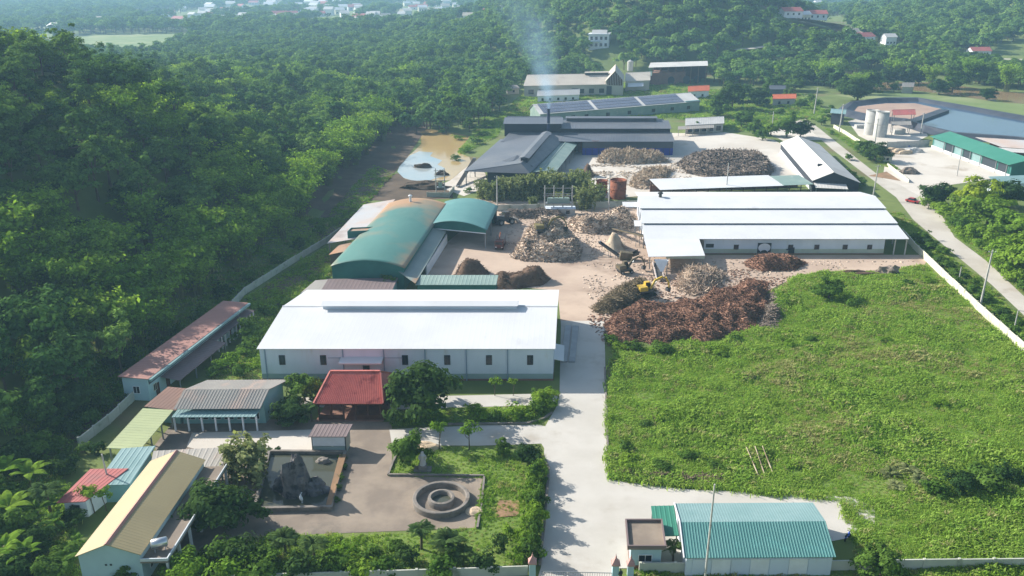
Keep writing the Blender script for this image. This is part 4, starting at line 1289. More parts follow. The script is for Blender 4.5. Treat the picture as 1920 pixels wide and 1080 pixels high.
# ---- charcoal works at the back
fr = Frame(G(1092, 291), G(1261, 291), (.05, 1))
r = bld('charcoal_works', 'long dark charcoal factory with stepped roofs and a bright blue lower wall', 'factory', fr)
W = fr.W
lx = fr.loc(938, 262, 7.0)[0]
zl = fr.wall(1170, 265)[1]
part(fr, r, 'wall', 'slate_wall', (-.0, W, 0, 26, -.1, zl), (lx + 2, -.02, 8, 26, -.1, zl - .1))
part(fr, r, 'blue_cladding', 'blue_sheet', (.0 - .02, W + .03, -.12, 6, -.1, 2.9))
for i in range(14):
    a = W * (i + .5) / 14; part(fr, r, 'cladding_post', 'navy_steel', (a - .12, a + .12, -.2, -.125, 0, 3.0))
d1 = fr.loc(1170, 248, zl + 1.6)[1]
slab_roof(fr, r, [(lx, -.6, zl), (W + .6, -.6, zl), (W + .6, d1, zl + 1.6), (lx + 3, d1, zl + 1.6)], 'charcoal_roof', 'lower_roof', 1.1)
z2 = fr.wall(1170, 241, d1)[1]
part(fr, r, 'upper_wall', 'charcoal_wall', (lx + 3, W, d1, d1 + 26, zl, z2))
d2 = fr.loc(1170, 226, z2 + 1.6)[1]
slab_roof(fr, r, [(fr.wall(1050, 241, d1)[0], d1 - .5, z2 + .05), (W + .5, d1 - .5, z2 + .05), (W + .5, d2, z2 + 1.7), (fr.wall(1050, 241, d1)[0], d2, z2 + 1.7)], 'charcoal_roof', 'upper_roof', 1.1)
mo = part(fr, r, 'ridge_monitor', 'slate_wall', (fr.wall(1062, 230, d2)[0], fr.wall(1230, 230, d2)[0], d2 - 1.2, d2 + 1.5, z2 + 1.2, z2 + 2.8))
slab_roof(fr, r, [(fr.wall(1062, 230, d2)[0] - .4, d2 - 1.6, z2 + 2.85), (fr.wall(1230, 230, d2)[0] + .4, d2 - 1.6, z2 + 2.85), (fr.wall(1230, 230, d2)[0] + .4, d2 + 1.6, z2 + 3.2), (fr.wall(1062, 230, d2)[0] - .4, d2 + 1.6, z2 + 3.2)], 'charcoal_roof', 'monitor_roof', 1.1)
t0, t1 = fr.wall(946, 247, d1 - .3)[0], fr.wall(1052, 247, d1 - .3)[0]
z3 = fr.wall(1000, 232, d1 - .3)[1]
part(fr, r, 'tower_wall', 'charcoal_wall', (t0, t1, d1 - .3, d1 + 20, zl, z3))
d3 = fr.loc(1000, 220, z3 + 1.2)[1]
slab_roof(fr, r, [(t0 - .5, d1 - .9, z3 + .05), (t1 + .8, d1 - .9, z3 + .05), (t1 + .8, d3, z3 + 1.2), (t0 - .5, d3, z3 + 1.2)], 'charcoal_roof', 'tower_roof', 1.1)
CW = fr
# chimney
ca, cz = fr.wall(1028, 246, d1 - 1.8); _, ct = fr.wall(1028, 204, d1 - 1.8)
chim = fr.o + fr.u * ca + fr.v * (d1 - 1.8)
r = empty('chimney', 'thin dark blue steel chimney giving off smoke', 'chimney', (chim[0], chim[1], 0))
MB().lathe([(.62, 0), (.62, ct - .3), (.7, ct - .3), (.7, ct), (.5, ct), (.5, ct - 1.5)], n=16).build('stack', 'navy_steel', r)
MB().lathe([(.68, ct - 6.1), (.68, ct - 5.8)], n=16).build('band', 'steel', r)
CHT = ct

# gabled front building of the charcoal works
A, B = G(870, 321, 5.2), G(993, 325, 5.2)
back = (G(938, 262, 5.2) + G(1042, 262, 5.2)) / 2 - (A + B) / 2
fr = Frame(A, B, back)
Df = float(np.hypot(*back))
r = bld('charcoal_gable_hall', 'dark charcoal hall with a long ridge vent and broad overhanging eaves', 'hall', fr)
W = fr.W
ra = fr.loc(985, 296, 8.0)[0]
slab_roof(fr, r, [(0, Df, 5.2), (0, 0, 5.2), (ra, 3.0, 8.0), (ra + 2, Df, 8.0)], 'charcoal_roof', 'roof', 1.1)
slab_roof(fr, r, [(W, 0, 5.2), (W + 3, Df, 5.2), (ra + 2.02, Df, 8.0), (ra + .02, 3.0, 8.0)], 'charcoal_roof', 'roof', 1.1)
MB(fr).raw([(0, 0, 5.1), (W, 0, 5.1), (ra, 3.0, 7.9)], [(0, 1, 2)]).build('front_slope', 'charcoal_roof', r)
part(fr, r, 'wall', 'charcoal_wall', (fr.loc(912, 350)[0], W - .6, 1.5, Df, .8, 5.1)); part(fr, r, 'plinth', 'concrete', (fr.loc(912, 350)[0] - .05, W - .55, 1.45, Df, -.1, .8))
for a, b in ((.6, .6), (.6, 14), (.6, 28)): post(fr, r, a, b, 5.1, .3)
mo = part(fr, r, 'ridge_monitor', 'charcoal_wall', (ra - .8, ra + 1.6, 7.5, Df - 3, 7.3, 8.9))
MB(fr).profile([(ra - 1.5, 8.95), (ra + .4, 9.5), (ra + 2.3, 8.95)][::-1], 7, Df - 2.5, 'b').build('monitor_cap', 'charcoal_roof', mo)
g0, g1 = fr.loc(922, 306, 6.6), fr.loc(1000, 309, 6.6)
MB(fr).raw([(g0[0], g0[1], 6.0), (g1[0], g1[1], 6.0), ((g0[0] + g1[0]) / 2, g0[1] + 1, 7.6), ((g0[0] + g1[0]) / 2, g0[1] + 9, 8.0)], [(0, 1, 2), (1, 3, 2), (0, 2, 3)]).build('dormer_gable', 'slate_wall', r)
# sage-green open shed beside it
A, B = G(993, 324, 4.4), G(1038, 327, 4.4)
back = (G(1046, 266, 4.4) + G(1083, 268, 4.4)) / 2 - (A + B) / 2
fr = Frame(A, B, back)
r = bld('sage_open_shed', 'sage-green gabled roof on posts beside the charcoal hall', 'shed', fr)
Df = float(np.hypot(*back))
gable(fr, r, fr.W, Df, 4.3, 5.3, None, 'sage_roof', ov=.1, axis='b', pitch=.9)
for i in range(7):
    post(fr, r, fr.W - .3, .5 + i * (Df - 1) / 6, 4.25, .22); post(fr, r, .3, .5 + i * (Df - 1) / 6, 4.25, .22)

# rust tanks
def tank(name, label, px, py, R, h, m_='rust', top=True, rim=True):
    c = G(px, py)
    r = empty(name, label, 'tank', (c[0], c[1], 0))
    MB().lathe([(R, -.1), (R, h), (R - .12, h), (R - .12, h * .55), (0.01, h * .55)], n=28).build('shell', m_, r, True)
    MB().lathe([(R + .003, h * .48), (R + .08, h * .48), (R + .08, h * .52), (R + .003, h * .52)], n=28).build('band', m_, r)
    if rim: MB().lathe([(R + .003, h - .25), (R + .12, h - .25), (R + .12, h - .05), (R + .003, h - .05)], n=28).build('rim', m_, r)
    return r


tank('rust_tank', 'small open rust-red tank beside the bigger one in the shrubs', 1128, 362, 1.9, 4.5)
tank('rust_tank', 'large open maroon tank near the stepped warehouse', 1158, 371, 2.7, 6.2)
tank('rust_tank', 'rust-red tank half hidden at the corner of the charcoal works', 1093, 284, 2.3, 5.6)
tank('rust_tank', 'taller rust-red tank standing by the blue cladding', 1115, 289, 2.2, 5.9)
tank('silo', 'left one of two tall pale concrete silos', 1631, 252, 2.9, 11.2, 'pole_concrete')
tank('silo', 'right one of two tall pale concrete silos', 1649, 256, 2.9, 11.4, 'pole_concrete')
c = G(1180, 158); r = empty('water_tower', 'small white water tank on legs above the far sheds', 'tank', (c[0], c[1], 0))
MB().lathe([(.1, 8), (2.0, 9), (2.0, 15), (.1, 16)], n=16).build('tank_body', 'pole_concrete', r)
for s1, s2 in ((-1, -1), (1, -1), (1, 1), (-1, 1)): MB().bar((s1 * 1.3, s2 * 1.3, 0), (s1 * 1.3, s2 * 1.3, 9), .3).build('leg', 'steel', r)

# ---- solar-roofed warehouse
he = 5.2; hr = 8.0
A, B = G(1013, 214, he), G(1312, 190, he)
fr = Frame(A, B, G(1000, 196, hr) - A)
r = bld('solar_warehouse', 'long sage warehouse whose roof is covered with solar panels', 'warehouse', fr)
W = fr.W
Ds = fr.loc(1000, 196, hr)[1] / (1.35 * .68)
gable(fr, r, W, Ds * 1.35, he, hr, 'sage_roof', 'pale_grey_roof', ov=.5, pitch=1.2, asym=.68)
pm = None
n_col = 44; a0 = 2.0; a1 = fr.wall(1284, 192)[0]
slope = math.atan2(hr - he, Ds * 1.35 * .68)
gap = {15, 30}
cw = (a1 - a0) / n_col; bl = (Ds * 1.35 * .68 - 1.2) / 3
for i in range(n_col):
    if i in gap: continue
    for j in range(3):
        if pm is None:
            m = MB(fr); t = math.cos(slope) * (bl - .35)
            m.raw([(0, 0, 0), (cw - .18, 0, 0), (cw - .18, t, math.sin(slope) * (bl - .35)), (0, t, math.sin(slope) * (bl - .35)),
                   (0, 0, .1), (cw - .18, 0, .1), (cw - .18, t, math.sin(slope) * (bl - .35) + .1), (0, t, math.sin(slope) * (bl - .35) + .1)],
                  [(3, 2, 1, 0), (4, 5, 6, 7), (0, 1, 5, 4), (1, 2, 6, 5), (2, 3, 7, 6), (3, 0, 4, 7)])
            o = m.build('solar_panel', 'solar_cell', r)
            pm = o.data
        else:
            o = link('solar_panel', pm, r)
        bb = .5 + j * bl
        o.location = fr.w(a0 + i * cw, bb, he + (hr - he) * bb / (Ds * 1.35 * .68) + .28)
part(fr, r, 'teal_roof_end', 'teal_roof', (a1 + .6, W + .3, 0, Ds * .9, hr * 0 + he + .3, he + .5))
for px in (1075, 1100, 1140, 1180, 1225, 1260, 1290):
    a, z = fr.wall(px, 212); window(fr, r, a, 1.6, 2.0, 1.6, bars=2)

# ---- far tan works
def simple_hall(name, label, A, B, D, he, hr, wall, roof, axis='a', cat='building', v=None, wins=(), ov=.5, pitch=1.2, asym=.5, z=0.0, door=None, wm='dark_frame', wsize=(1.2, 1.3), wz=1.2):
    fr = Frame(A, B, v, z)
    r = bld(name, label, cat, fr)
    gable(fr, r, fr.W, D, he, hr, wall, roof, ov=ov, axis=axis, pitch=pitch, asym=asym)
    for t in wins: window(fr, r, fr.W * t, wz, wsize[0], wsize[1], frame=wm)
    if door: part(fr, r, 'door', 'dark_frame', (fr.W * door - .6, fr.W * door + .6, -.06, .02, 0, 2.3))
    return fr, r


fr, r = simple_hall('tan_factory', 'long low tan-roofed factory below the wooded hill', G(983, 183), G(1140, 180), 32, 7, 11.5, 'tan_wall', 'tan_roof', wins=(.08, .2, .68, .8, .92), wsize=(3, 2.5), wz=2, v=(.15, 1))
part(fr, r, 'monitor', 'dark_frame', (fr.W * .70, fr.W * .98, 14, 18, 11, 12.4)); part(fr, r, 'monitor_roof', 'tan_roof', (fr.W * .69, fr.W * .99, 13.4, 18.6, 12.4, 12.7))
part(fr, r, 'gateway', 'dark_frame', (fr.W * .56, fr.W * .64, -.08, .05, 0, 5))
fr, r = simple_hall('tan_gable_hall', 'tan gabled hall with a slatted dark gable joining the tan factory', G(1135, 180), G(1168, 181), 38, 9, 15, 'tan_wall', 'tan_roof', axis='b', v=(.12, 1))
for i in range(9):
    a = fr.W * (.12 + .095 * i); part(fr, r, 'gable_slat', 'timber', (a - .35, a + .35, -.15, -.02, 6.5, 9 + 5.6 * (1 - abs(2 * a / fr.W - 1))))
part(fr, r, 'gateway', 'dark_frame', (fr.W * .05, fr.W * .35, -.1, .05, 0, 6.0))
fr, r = simple_hall('tan_side_hall', 'smaller tan hall with a white lean-to at the right of the tan factory', G(1172, 172), G(1217, 170), 30, 6.5, 10, 'tan_wall', 'tan_roof', v=(.15, 1))
slab_roof(fr, r, [(fr.W * .1, -6, 3.6), (fr.W * .75, -6, 3.6), (fr.W * .75, -.02, 5.2), (fr.W * .1, -.02, 5.2)], 'white_roof', 'lean_to_roof', 1.2)
fr, r = simple_hall('small_office', 'small pale house with a grey roof in front of the tan factory', G(1008, 193), G(1085, 190), 10, 4.0, 6.3, 'white_paint', 'pale_grey_roof', wins=(.12, .3, .5, .68, .86), v=(.1, 1))
fr, r = simple_hall('gate_lodge', 'tiny pale hut at the left end of the tan factory', G(953, 177), G(973, 176), 9, 3.5, 4.8, 'tan_wall', 'grey_roof', wins=(.5,))
fr, r = simple_hall('blue_green_shed', 'small pale teal roof beside the brown kiln sheds', G(1210, 160), G(1232, 159), 14, 6, 8, 'brick', 'pale_teal_roof', v=(.2, 1))
# brown kiln shed on columns
A, B = G(1222, 161), G(1325, 157)
fr = Frame(A, B, (.2, 1)); r = bld('kiln_shed', 'dark brown open kiln shed with a flat pale roof edge', 'shed', fr)
slab_roof(fr, r, [(-3, -1, 12.0), (fr.W, -1, 12.0), (fr.W, 26, 12.6), (-3, 26, 12.6)], 'pale_grey_roof', 'roof', 1.4)
part(fr, r, 'inner_wall', 'brick', (0, fr.W * .6, 3, 22, 0, 8.0)); part(fr, r, 'back_wall', 'timber', (0, fr.W, 22.05, 22.4, 0, 11.5))
for i in range(8):
    for b in (0, 12): post(fr, r, fr.W * i / 7.2, b, 11.9, .45, 'brick')
for i, t in enumerate((.34, .62, .82)):
    MB(fr).tube([(fr.W * t, 2.4, 2.8), (fr.W * t, 2.95, 2.8)], [2.6, 2.6], 20).build('kiln_mouth', 'dark_frame', r)
fr, r = simple_hall('red_roof_house', 'red and white roofed house right of the solar warehouse', G(1290, 186), G(1328, 184), 16, 4.5, 6.5, 'white_paint', 'orange_roof', v=(.2, 1), wins=(.3, .7))
fr, r = simple_hall('red_shop', 'low orange-red roof among the trees by the road head', G(1448, 199), G(1490, 198), 14, 4, 5.5, 'tan_wall', 'orange_roof', v=(.3, 1), wins=(.3, .7))
fr, r = simple_hall('teal_hut', 'small dark teal roof among the trees by the road head', G(1442, 180), G(1470, 180), 14, 4, 5.5, 'slate_wall', 'slate_wall', v=(.3, 1))
fr, r = simple_hall('grey_canteen', 'grey roofed open canteen right of the charcoal works', G(1285, 251), G(1355, 247), 16, 4.0, 5.8, 'tan_wall', 'pale_grey_roof', v=(.2, 1), wins=(.12, .3, .5, .7, .88), wsize=(2.2, 2.0), wz=.8)
slab_roof(fr, r, [(-4, -5, 3.0), (fr.W * .75, -5, 3.0), (fr.W * .75, -.6, 3.75), (-4, -.6, 3.75)], 'grey_roof', 'porch_roof', 1.0)
for i in range(6): post(fr, r, -3.6 + i * (fr.W * .75 + 3.4) / 5, -4.7, 2.95, .25, 'pole_concrete')
# villa on the hillside
A = GT(1122, 93)
sc_ = (A[1] * CP + (H - float(hgt(*A))) * SP) / F * 19
B = A + np.array((sc_, 0)); A = A - np.array((sc_, 0))
fr = Frame(A, B, (.2, 1), float(max(hgt(*A), hgt(*B))) + .2)
r = bld('white_villa', 'white two-storey villa among the trees on the central hill', 'house', fr)
m = MB(fr).box(0, fr.W, 0, 14, -3, 9.5); m.build('wall', 'white_paint', r)
part(fr, r, 'parapet', 'white_paint', (-.6, fr.W + .6, -.8, 14.6, 9.5, 10.4)); part(fr, r, 'balcony', 'white_wall', (-.3, fr.W * .6, -2.0, -.02, 4.6, 5.6))
MB(fr).profile([(2, 10.4), (12, 10.4), (7, 13)], 2, fr.W - 2).build('roof', 'pale_grey_roof', r)
for t in (.15, .38, .62, .85):
    for z in (1.2, 6.0): window(fr, r, fr.W * t, z, 1.8, 2.2)

# ---- gabled pale warehouse beside the upper yard
A, B = G(1527, 352, 0), G(1612, 357, 0)
nE = G(1525, 337, 4.2); fE = G(1440, 284, 4.2)
A = G(1525, 338, 4.2); B = G(1611, 342, 4.2)
back = (G(1440, 285, 4.2) + G(1516, 262, 4.2)) / 2 - (A + B) / 2
back = G(1490, 258, 7.0) - G(1557, 327, 7.0)
fr = Frame(A, B, back)
Dl = float(np.hypot(*back))
r = bld('pale_gable_warehouse', 'pale grey gabled warehouse with a dark front gable beside the upper yard', 'warehouse', fr)
gable(fr, r, fr.W, Dl, 4.2, 7.2, 'charcoal_wall', 'pale_grey_roof', ov=.4, axis='b', pitch=1.0, asym=.42)
slab_roof(fr, r, [(.2, -4, 2.6), (fr.W * .72, -4, 2.6), (fr.W * .72, -.03, 3.4), (.2, -.03, 3.4)], 'pale_grey_roof', 'porch_roof', 1.0)
part(fr, r, 'side_wall', 'white_paint', (-.12, -.02, .5, Dl - .5, -.1, 1.6))
for a in (.5, fr.W * .7): post(fr, r, a, -3.6, 2.55, .2)
a, b = fr.loc(1537, 311, 6.4); part(fr, r, 'roof_hatch', 'charcoal_wall', (a - .7, a + .7, b - .5, b + .5, 6.2, 7.1))
# ---- long white open shed in front of the log heap
A, B = G(1238, 356, 3.4), G(1526, 346, 3.4)
fr = Frame(A, B)
r = bld('long_open_shed', 'long narrow white roof on posts behind the stepped warehouse', 'shed', fr)
sp = fr.W * .8
slab_roof(fr, r, [(0, 0, 3.4), (sp, 0, 3.4), (sp, 12.5, 4.2), (0, 12.5, 4.2)], 'white_roof', 'roof', 1.0)
slab_roof(fr, r, [(sp + .05, 0, 3.5), (fr.W, 0, 3.5), (fr.W, 11, 4.2), (sp + .05, 11, 4.2)], 'sage_roof', 'end_roof', 1.0)
for i in range(14):
    post(fr, r, .3 + (fr.W - .6) * i / 13, .3, 3.35, .22, 'timber'); post(fr, r, .3 + (fr.W - .6) * i / 13, 11, 4.0, .22, 'timber')
part(fr, r, 'back_wall', 'brick', (0, fr.W, 11.2, 11.4, -.1, 2.2))

# ---- lower-left office compound
# grey hall
A, B = G(325, 767, 3.6), G(488, 766, 3.6)
fr = Frame(A, B, (.16, 1))
r = bld('grey_roof_hall', 'low hall with a streaked grey roof and teal front canopy', 'hall', fr)
d_r = fr.loc(420, 729, 5.6)[1]; d_b = fr.loc(440, 712, 4.4)[1]
slab_roof(fr, r, [(0, 0, 3.6), (fr.W, 0, 3.6), (fr.W + .3, d_r, 5.5), (.3, d_r, 5.5)], 'grey_roof', 'roof', .5, .03)
slab_roof(fr, r, [(fr.W + .6, d_b + 1, 3.9), (.6, d_b + 1, 3.9), (.3, d_r + .02, 5.5), (fr.W + .3, d_r + .02, 5.5)], 'grey_roof', 'roof', .5, .03)
MB(fr).profile([(1.6, -.1), (d_b, -.1), (d_b, 3.9), (d_r, 5.3), (1.6, 3.8)], .4, fr.W - .1).build('wall', 'teal_wall', r)
slab_roof(fr, r, [(.2, -1.2, 2.75), (fr.W - .4, -1.2, 2.75), (fr.W - .4, 1.55, 3.25), (.2, 1.55, 3.25)], 'pale_teal_roof', 'canopy', .6)
for i in range(6):
    a = fr.W * (.12 + .15 * i); window(fr, r, a, .9, 1.5, 1.4, b=1.58, frame='window_frame')
for i in range(7): post(fr, r, .4 + i * (fr.W - .8) / 6, -.9, 2.7, .22, 'white_paint', 'column')
# brown shed roof beside it
A, B = G(270, 762, 3.0), G(332, 768, 3.0)
fr = Frame(A, B, (.16, 1)); r = bld('brown_roof_shed', 'small brown tin roof left of the grey hall', 'shed', fr)
slab_roof(fr, r, [(0, 0, 3.0), (fr.W, -.3, 3.0), (fr.W + 1, 6.2, 3.6), (.8, 6.2, 3.6)], 'brown_roof', 'roof', .7)
part(fr, r, 'wall', 'teal_wall', (.4, fr.W - .1, .6, 5.8, -.1, 2.8))
# yellow-green roof
A, B = G(200, 842, 3.2), G(262, 841, 3.2)
far = (G(268, 768, 3.2) + G(325, 766, 3.2)) / 2 - (A + B) / 2
fr = Frame(A, B, far); r = bld('lime_roof_carport', 'pale yellow-green flat roof on posts beside the hill wall', 'carport', fr)
Df = float(np.hypot(*far))
slab_roof(fr, r, [(0, Df, 3.4), (0, 0, 3.4), (fr.W, 0, 3.0), (fr.W, Df, 3.0)], 'lime_roof', 'roof', .8)
for t in (.03, .35, .66, .97): post(fr, r, fr.W - .3, Df * t, 2.95, .18); post(fr, r, .3, Df * t, 3.3, .18)
# teal + grey flat shed
A, B = G(176, 908, 3.2), G(243, 906, 3.2)
far = G(228, 842, 3.2) - A
fr = Frame(A, B, far); r = bld('teal_roof_shed', 'teal flat tin roof behind the yellow-roofed house', 'shed', fr)
c1 = fr.loc(292, 838, 3.2); c0 = fr.loc(228, 843, 3.2); n1 = fr.loc(268, 880, 3.2)
slab_roof(fr, r, [(0, 0, 3.0), (fr.W, 0, 3.0), (c1[0], c1[1], 3.4), (c0[0], c0[1], 3.4)], 'pale_teal_roof', 'roof', .8)
part(fr, r, 'wall', 'teal_wall', (.3, fr.W - .2, .3, c0[1] - 1, -.1, 2.9))
A, B = G(300, 880, 3.4), G(415, 874, 3.4)
fr = Frame(A, B, (.45, 1)); r = bld('grey_awning', 'grey sheet awning between teal shed and court', 'awning', fr)
d_ = fr.loc(438, 840, 3.4)
slab_roof(fr, r, [(-1.5, 0, 3.3), (fr.W, 0, 3.3), (d_[0], d_[1], 3.6), (fr.loc(295, 839, 3.5)[0] + .4, d_[1], 3.6)], 'grey_roof', 'roof', .8)
for q in ((fr.W - .3, .3), (d_[0] - .4, d_[1] - .4)): post(fr, r, q[0], q[1], 3.25, .16)
# yellow house
A, B = G(146, 1040, 4.6), G(262, 1037, 4.6)
far = (G(289, 864, 4.6) + G(376, 864, 4.6)) / 2 - (A + B) / 2
fr = Frame(A, B, far); r = bld('yellow_roof_house', 'long pale blue house with a yellow sheet roof at lower left', 'house', fr)
Dy = float(np.hypot(*far))
gable(fr, r, fr.W, Dy, 4.5, 6.0, 'pale_blue_wall', 'yellow_roof', ov=.25, axis='b', pitch=.5, rib=.014, ridge_mat='pink_roof')
gw = fr.loc(300, 1045, 3.3)[0]
part(fr, r, 'gallery_slab', 'old_concrete', (fr.W + .02, fr.W + 3.3, -.3, Dy, 3.3, 3.55)); part(fr, r, 'parapet', 'window_frame', (fr.W + 3.15, fr.W + 3.3, -.3, Dy, 3.56, 3.95), (fr.W + .02, fr.W + 3.14, -.3, -.15, 3.56, 3.95))
for i in range(7): post(fr, r, fr.W + 3.05, .1 + i * (Dy - .4) / 6, 3.3, .3, 'white_paint', 'column')
for i in range(6):
    window(fr, r, 2.5 + i * (Dy - 5) / 5, 1.0, 1.3, 1.5, b=fr.W, face='right', frame='window_frame')
for a in (fr.W * .42, fr.W * .5): part(fr, r, 'vent_hole', 'dark_frame', (a - .13, a + .13, -.03, .02, 2.9, 3.15))
YH = fr
c = fr.o + fr.u * (fr.W + 1.5) + fr.v * 2.0
r = empty('water_tank', 'stainless steel water tank on the gallery roof of the yellow house', 'tank', (c[0], c[1], 3.55), rz=.4)
MB().tube([(-1.0, 0, 1.0), (-.85, 0, 1.0), (.85, 0, 1.0), (1.0, 0, 1.0)], [.35, .62, .62, .35], 16).build('cylinder', 'galvanised', r, True)
for x_ in (-.6, .6): MB().bar((x_, -.5, 0), (x_, -.1, .6), .08).build('leg', 'steel', r); MB().bar((x_, .5, 0), (x_, .1, .6), .08).build('leg', 'steel', r)
# red roof hut
A, B = G(117, 940, 2.8), G(158, 938, 2.8)
fr = Frame(A, B, (.28, 1)); r = bld('rose_roof_hut', 'small hut with a faded red roof among the banana plants', 'hut', fr)
dd = fr.loc(187, 882, 3.2)
slab_roof(fr, r, [(-.6, -.3, 2.8), (fr.W + .3, -.3, 2.8), (fr.W + 1.1, dd[1], 3.3), (-1.6, dd[1] + .4, 3.3)], 'rose_roof', 'roof', .5)
part(fr, r, 'wall', 'white_paint', (.0, fr.W, .2, dd[1] - .5, -.1, 2.7)); window(fr, r, fr.W * .5, 1.0, .9, .9, b=.2)
# long pink-roofed row building
A, B = G(228, 707, 4.4), G(279, 709, 4.4)
far = (G(428, 567, 4.4) + G(459, 567, 4.4)) / 2 - (A + B) / 2
fr = Frame(A, B, far); r = bld('pink_roof_row', 'long narrow row building with a faded pink roof under the hillside', 'building', fr)
Dp = float(np.hypot(*far))
slab_roof(fr, r, [(-.4, Dp, 4.7), (-.4, -.4, 4.7), (fr.W + .1, -.4, 4.4), (fr.W + .1, Dp, 4.4)], 'pink_roof', 'roof', .7)
part(fr, r, 'gutter', 'pale_teal_roof', (fr.W + .12, fr.W + .6, -.4, Dp, 3.95, 4.35))
part(fr, r, 'wall', 'pale_blue_wall', (0, fr.W - .4, 0, Dp - .3, -.1, 4.25))
window(fr, r, fr.W * .48, 1.4, 1.1, 1.3, frame='white_paint')
lo0, lo1 = .10 * Dp, .56 * Dp
slab_roof(fr, r, [(fr.W + 3.2, lo0, 2.3), (fr.W + 3.2, lo1, 2.3), (fr.W - .3, lo1, 2.9), (fr.W - .3, lo0, 2.9)], 'mauve_roof', 'lean_to_roof', .7)
slab_roof(fr, r, [(fr.W + 1.4, lo1 + .05, 2.75), (fr.W + 1.4, Dp, 2.75), (fr.W - .35, Dp, 2.95), (fr.W - .35, lo1 + .05, 2.95)], 'mauve_roof', 'verandah_roof', .7)
part(fr, r, 'painted_eave_shade', 'slate_wall', (fr.W - .38, fr.W - .32, .3, Dp - .5, 3.0, 4.2))  # dark strip over the pale wall, paints in the shade below the eave
for i in range(11): post(fr, r, fr.W + 1.2, lo1 + .5 + i * (Dp - lo1 - 1) / 10, 2.7, .2, 'white_paint', 'column')
for i in range(10): part(fr, r, 'door', 'timber', (fr.W - .4, fr.W - .34, 2 + i * (Dp - 4) / 10, 3.1 + i * (Dp - 4) / 10, 0, 2.2))
for i in range(4): post(fr, r, fr.W + 3.0, lo0 + .3 + i * (lo1 - lo0 - .6) / 3, 2.25, .18)
window(fr, r, 1.9, 1.2, .9, 1.2, b=fr.W - .4, face='right', frame='cream_wall')

# red tiled pavilion
A, B = G(588, 757, 3.4), G(718, 757, 3.4)
fr = Frame(A, B, VC); r = bld('red_tile_pavilion', 'open dark timber pavilion with a red tiled hip roof', 'pavilion', fr)
W = fr.W
rz_, ez = 6.6, 3.4
Dv = 11.0
ri0, ri1 = W * .13, W * .87
def tiled(pts_lo, pts_hi, n):
    m = MB(fr)
    m.sheet([pts_lo[0], pts_lo[1], pts_hi[1], pts_hi[0]], (Vector(pts_lo[1]) - Vector(pts_lo[0])).length / n, .09, .12)
    return m
tiled([(0, 0, ez), (W, 0, ez)], [(ri0, Dv / 2, rz_), (ri1, Dv / 2, rz_)], 34).build('front_tiles', 'red_tile', r)
tiled([(W, Dv, ez), (0, Dv, ez)], [(ri1, Dv / 2 + .02, rz_), (ri0, Dv / 2 + .02, rz_)], 34).build('rear_tiles', 'red_tile', r)
MB(fr).raw([(-.02, Dv, ez), (-.02, 0, ez), (ri0 - .02, Dv / 2, rz_)], [(0, 1, 2)]).build('hip_tiles', 'red_tile', r)
MB(fr).raw([(W + .02, 0, ez), (W + .02, Dv, ez), (ri1 + .02, Dv / 2, rz_)], [(0, 1, 2)]).build('hip_tiles', 'red_tile', r)
m = MB(fr); m.bar((ri0, Dv / 2, rz_ + .1), (ri1, Dv / 2, rz_ + .1), .35, .28); m.build('ridge_tiles', 'red_tile', r)
for e in ((0, 0), (W, 0), (W, Dv), (0, Dv)):
    m = MB(fr); m.bar((e[0], e[1], ez + .1), (ri0 if e[0] == 0 else ri1, Dv / 2, rz_ + .1), .26, .2); m.build('hip_ridge', 'red_tile', r)
part(fr, r, 'eave_beam', 'timber', (.3, W - .3, .4, .65, 2.9, 3.25), (.3, W - .3, Dv - .65, Dv - .4, 2.9, 3.25))
for i in range(6):
    for b in (.5, Dv * .5, Dv - .5): post(fr, r, .6 + i * (W - 1.2) / 5, b, 3.2, .24, 'timber', 'column')
part(fr, r, 'floor_slab', 'brick', (.1, W - .1, .1, Dv - .1, .0, .2)); part(fr, r, 'rear_wall', 'timber', (.6, W - .6, Dv - .9, Dv - .8, .2, 3.0))
part(fr, r, 'railing', 'timber', (.6, W * .4, .45, .55, .2, 1.1), (W * .6, W - .6, .45, .55, .2, 1.1))

# notice pavilion by the pond
A, B = G(586, 852), G(650, 852)
fr = Frame(A, B, VC); r = bld('notice_board_shelter', 'boxy shelter with a grey roof and blank white board facing the pond', 'shelter', fr)
W = fr.W
slab_roof(fr, r, [(-.3, -.3, 3.3), (W + .3, -.3, 3.3), (W + .5, 2.9, 3.7), (-.1, 2.9, 3.7)], 'mauve_roof', 'roof', .6)
part(fr, r, 'board', 'white_paint', (.15, W - .15, .02, .12, 1.5, 3.1)); part(fr, r, 'board_frame', 'dark_frame', (.02, .14, 0, .14, .1, 3.2), (W - .14, W - .02, 0, .14, .1, 3.2), (.15, W - .15, 0, .14, 3.11, 3.2))
part(fr, r, 'side_panel', 'tan_wall', (W - .12, W, .3, 2.6, .6, 3.2), (0, .12, .3, 2.6, .6, 3.2)); part(fr, r, 'base', 'green_band', (.1, W - .1, .2, 2.4, 0, 1.3))

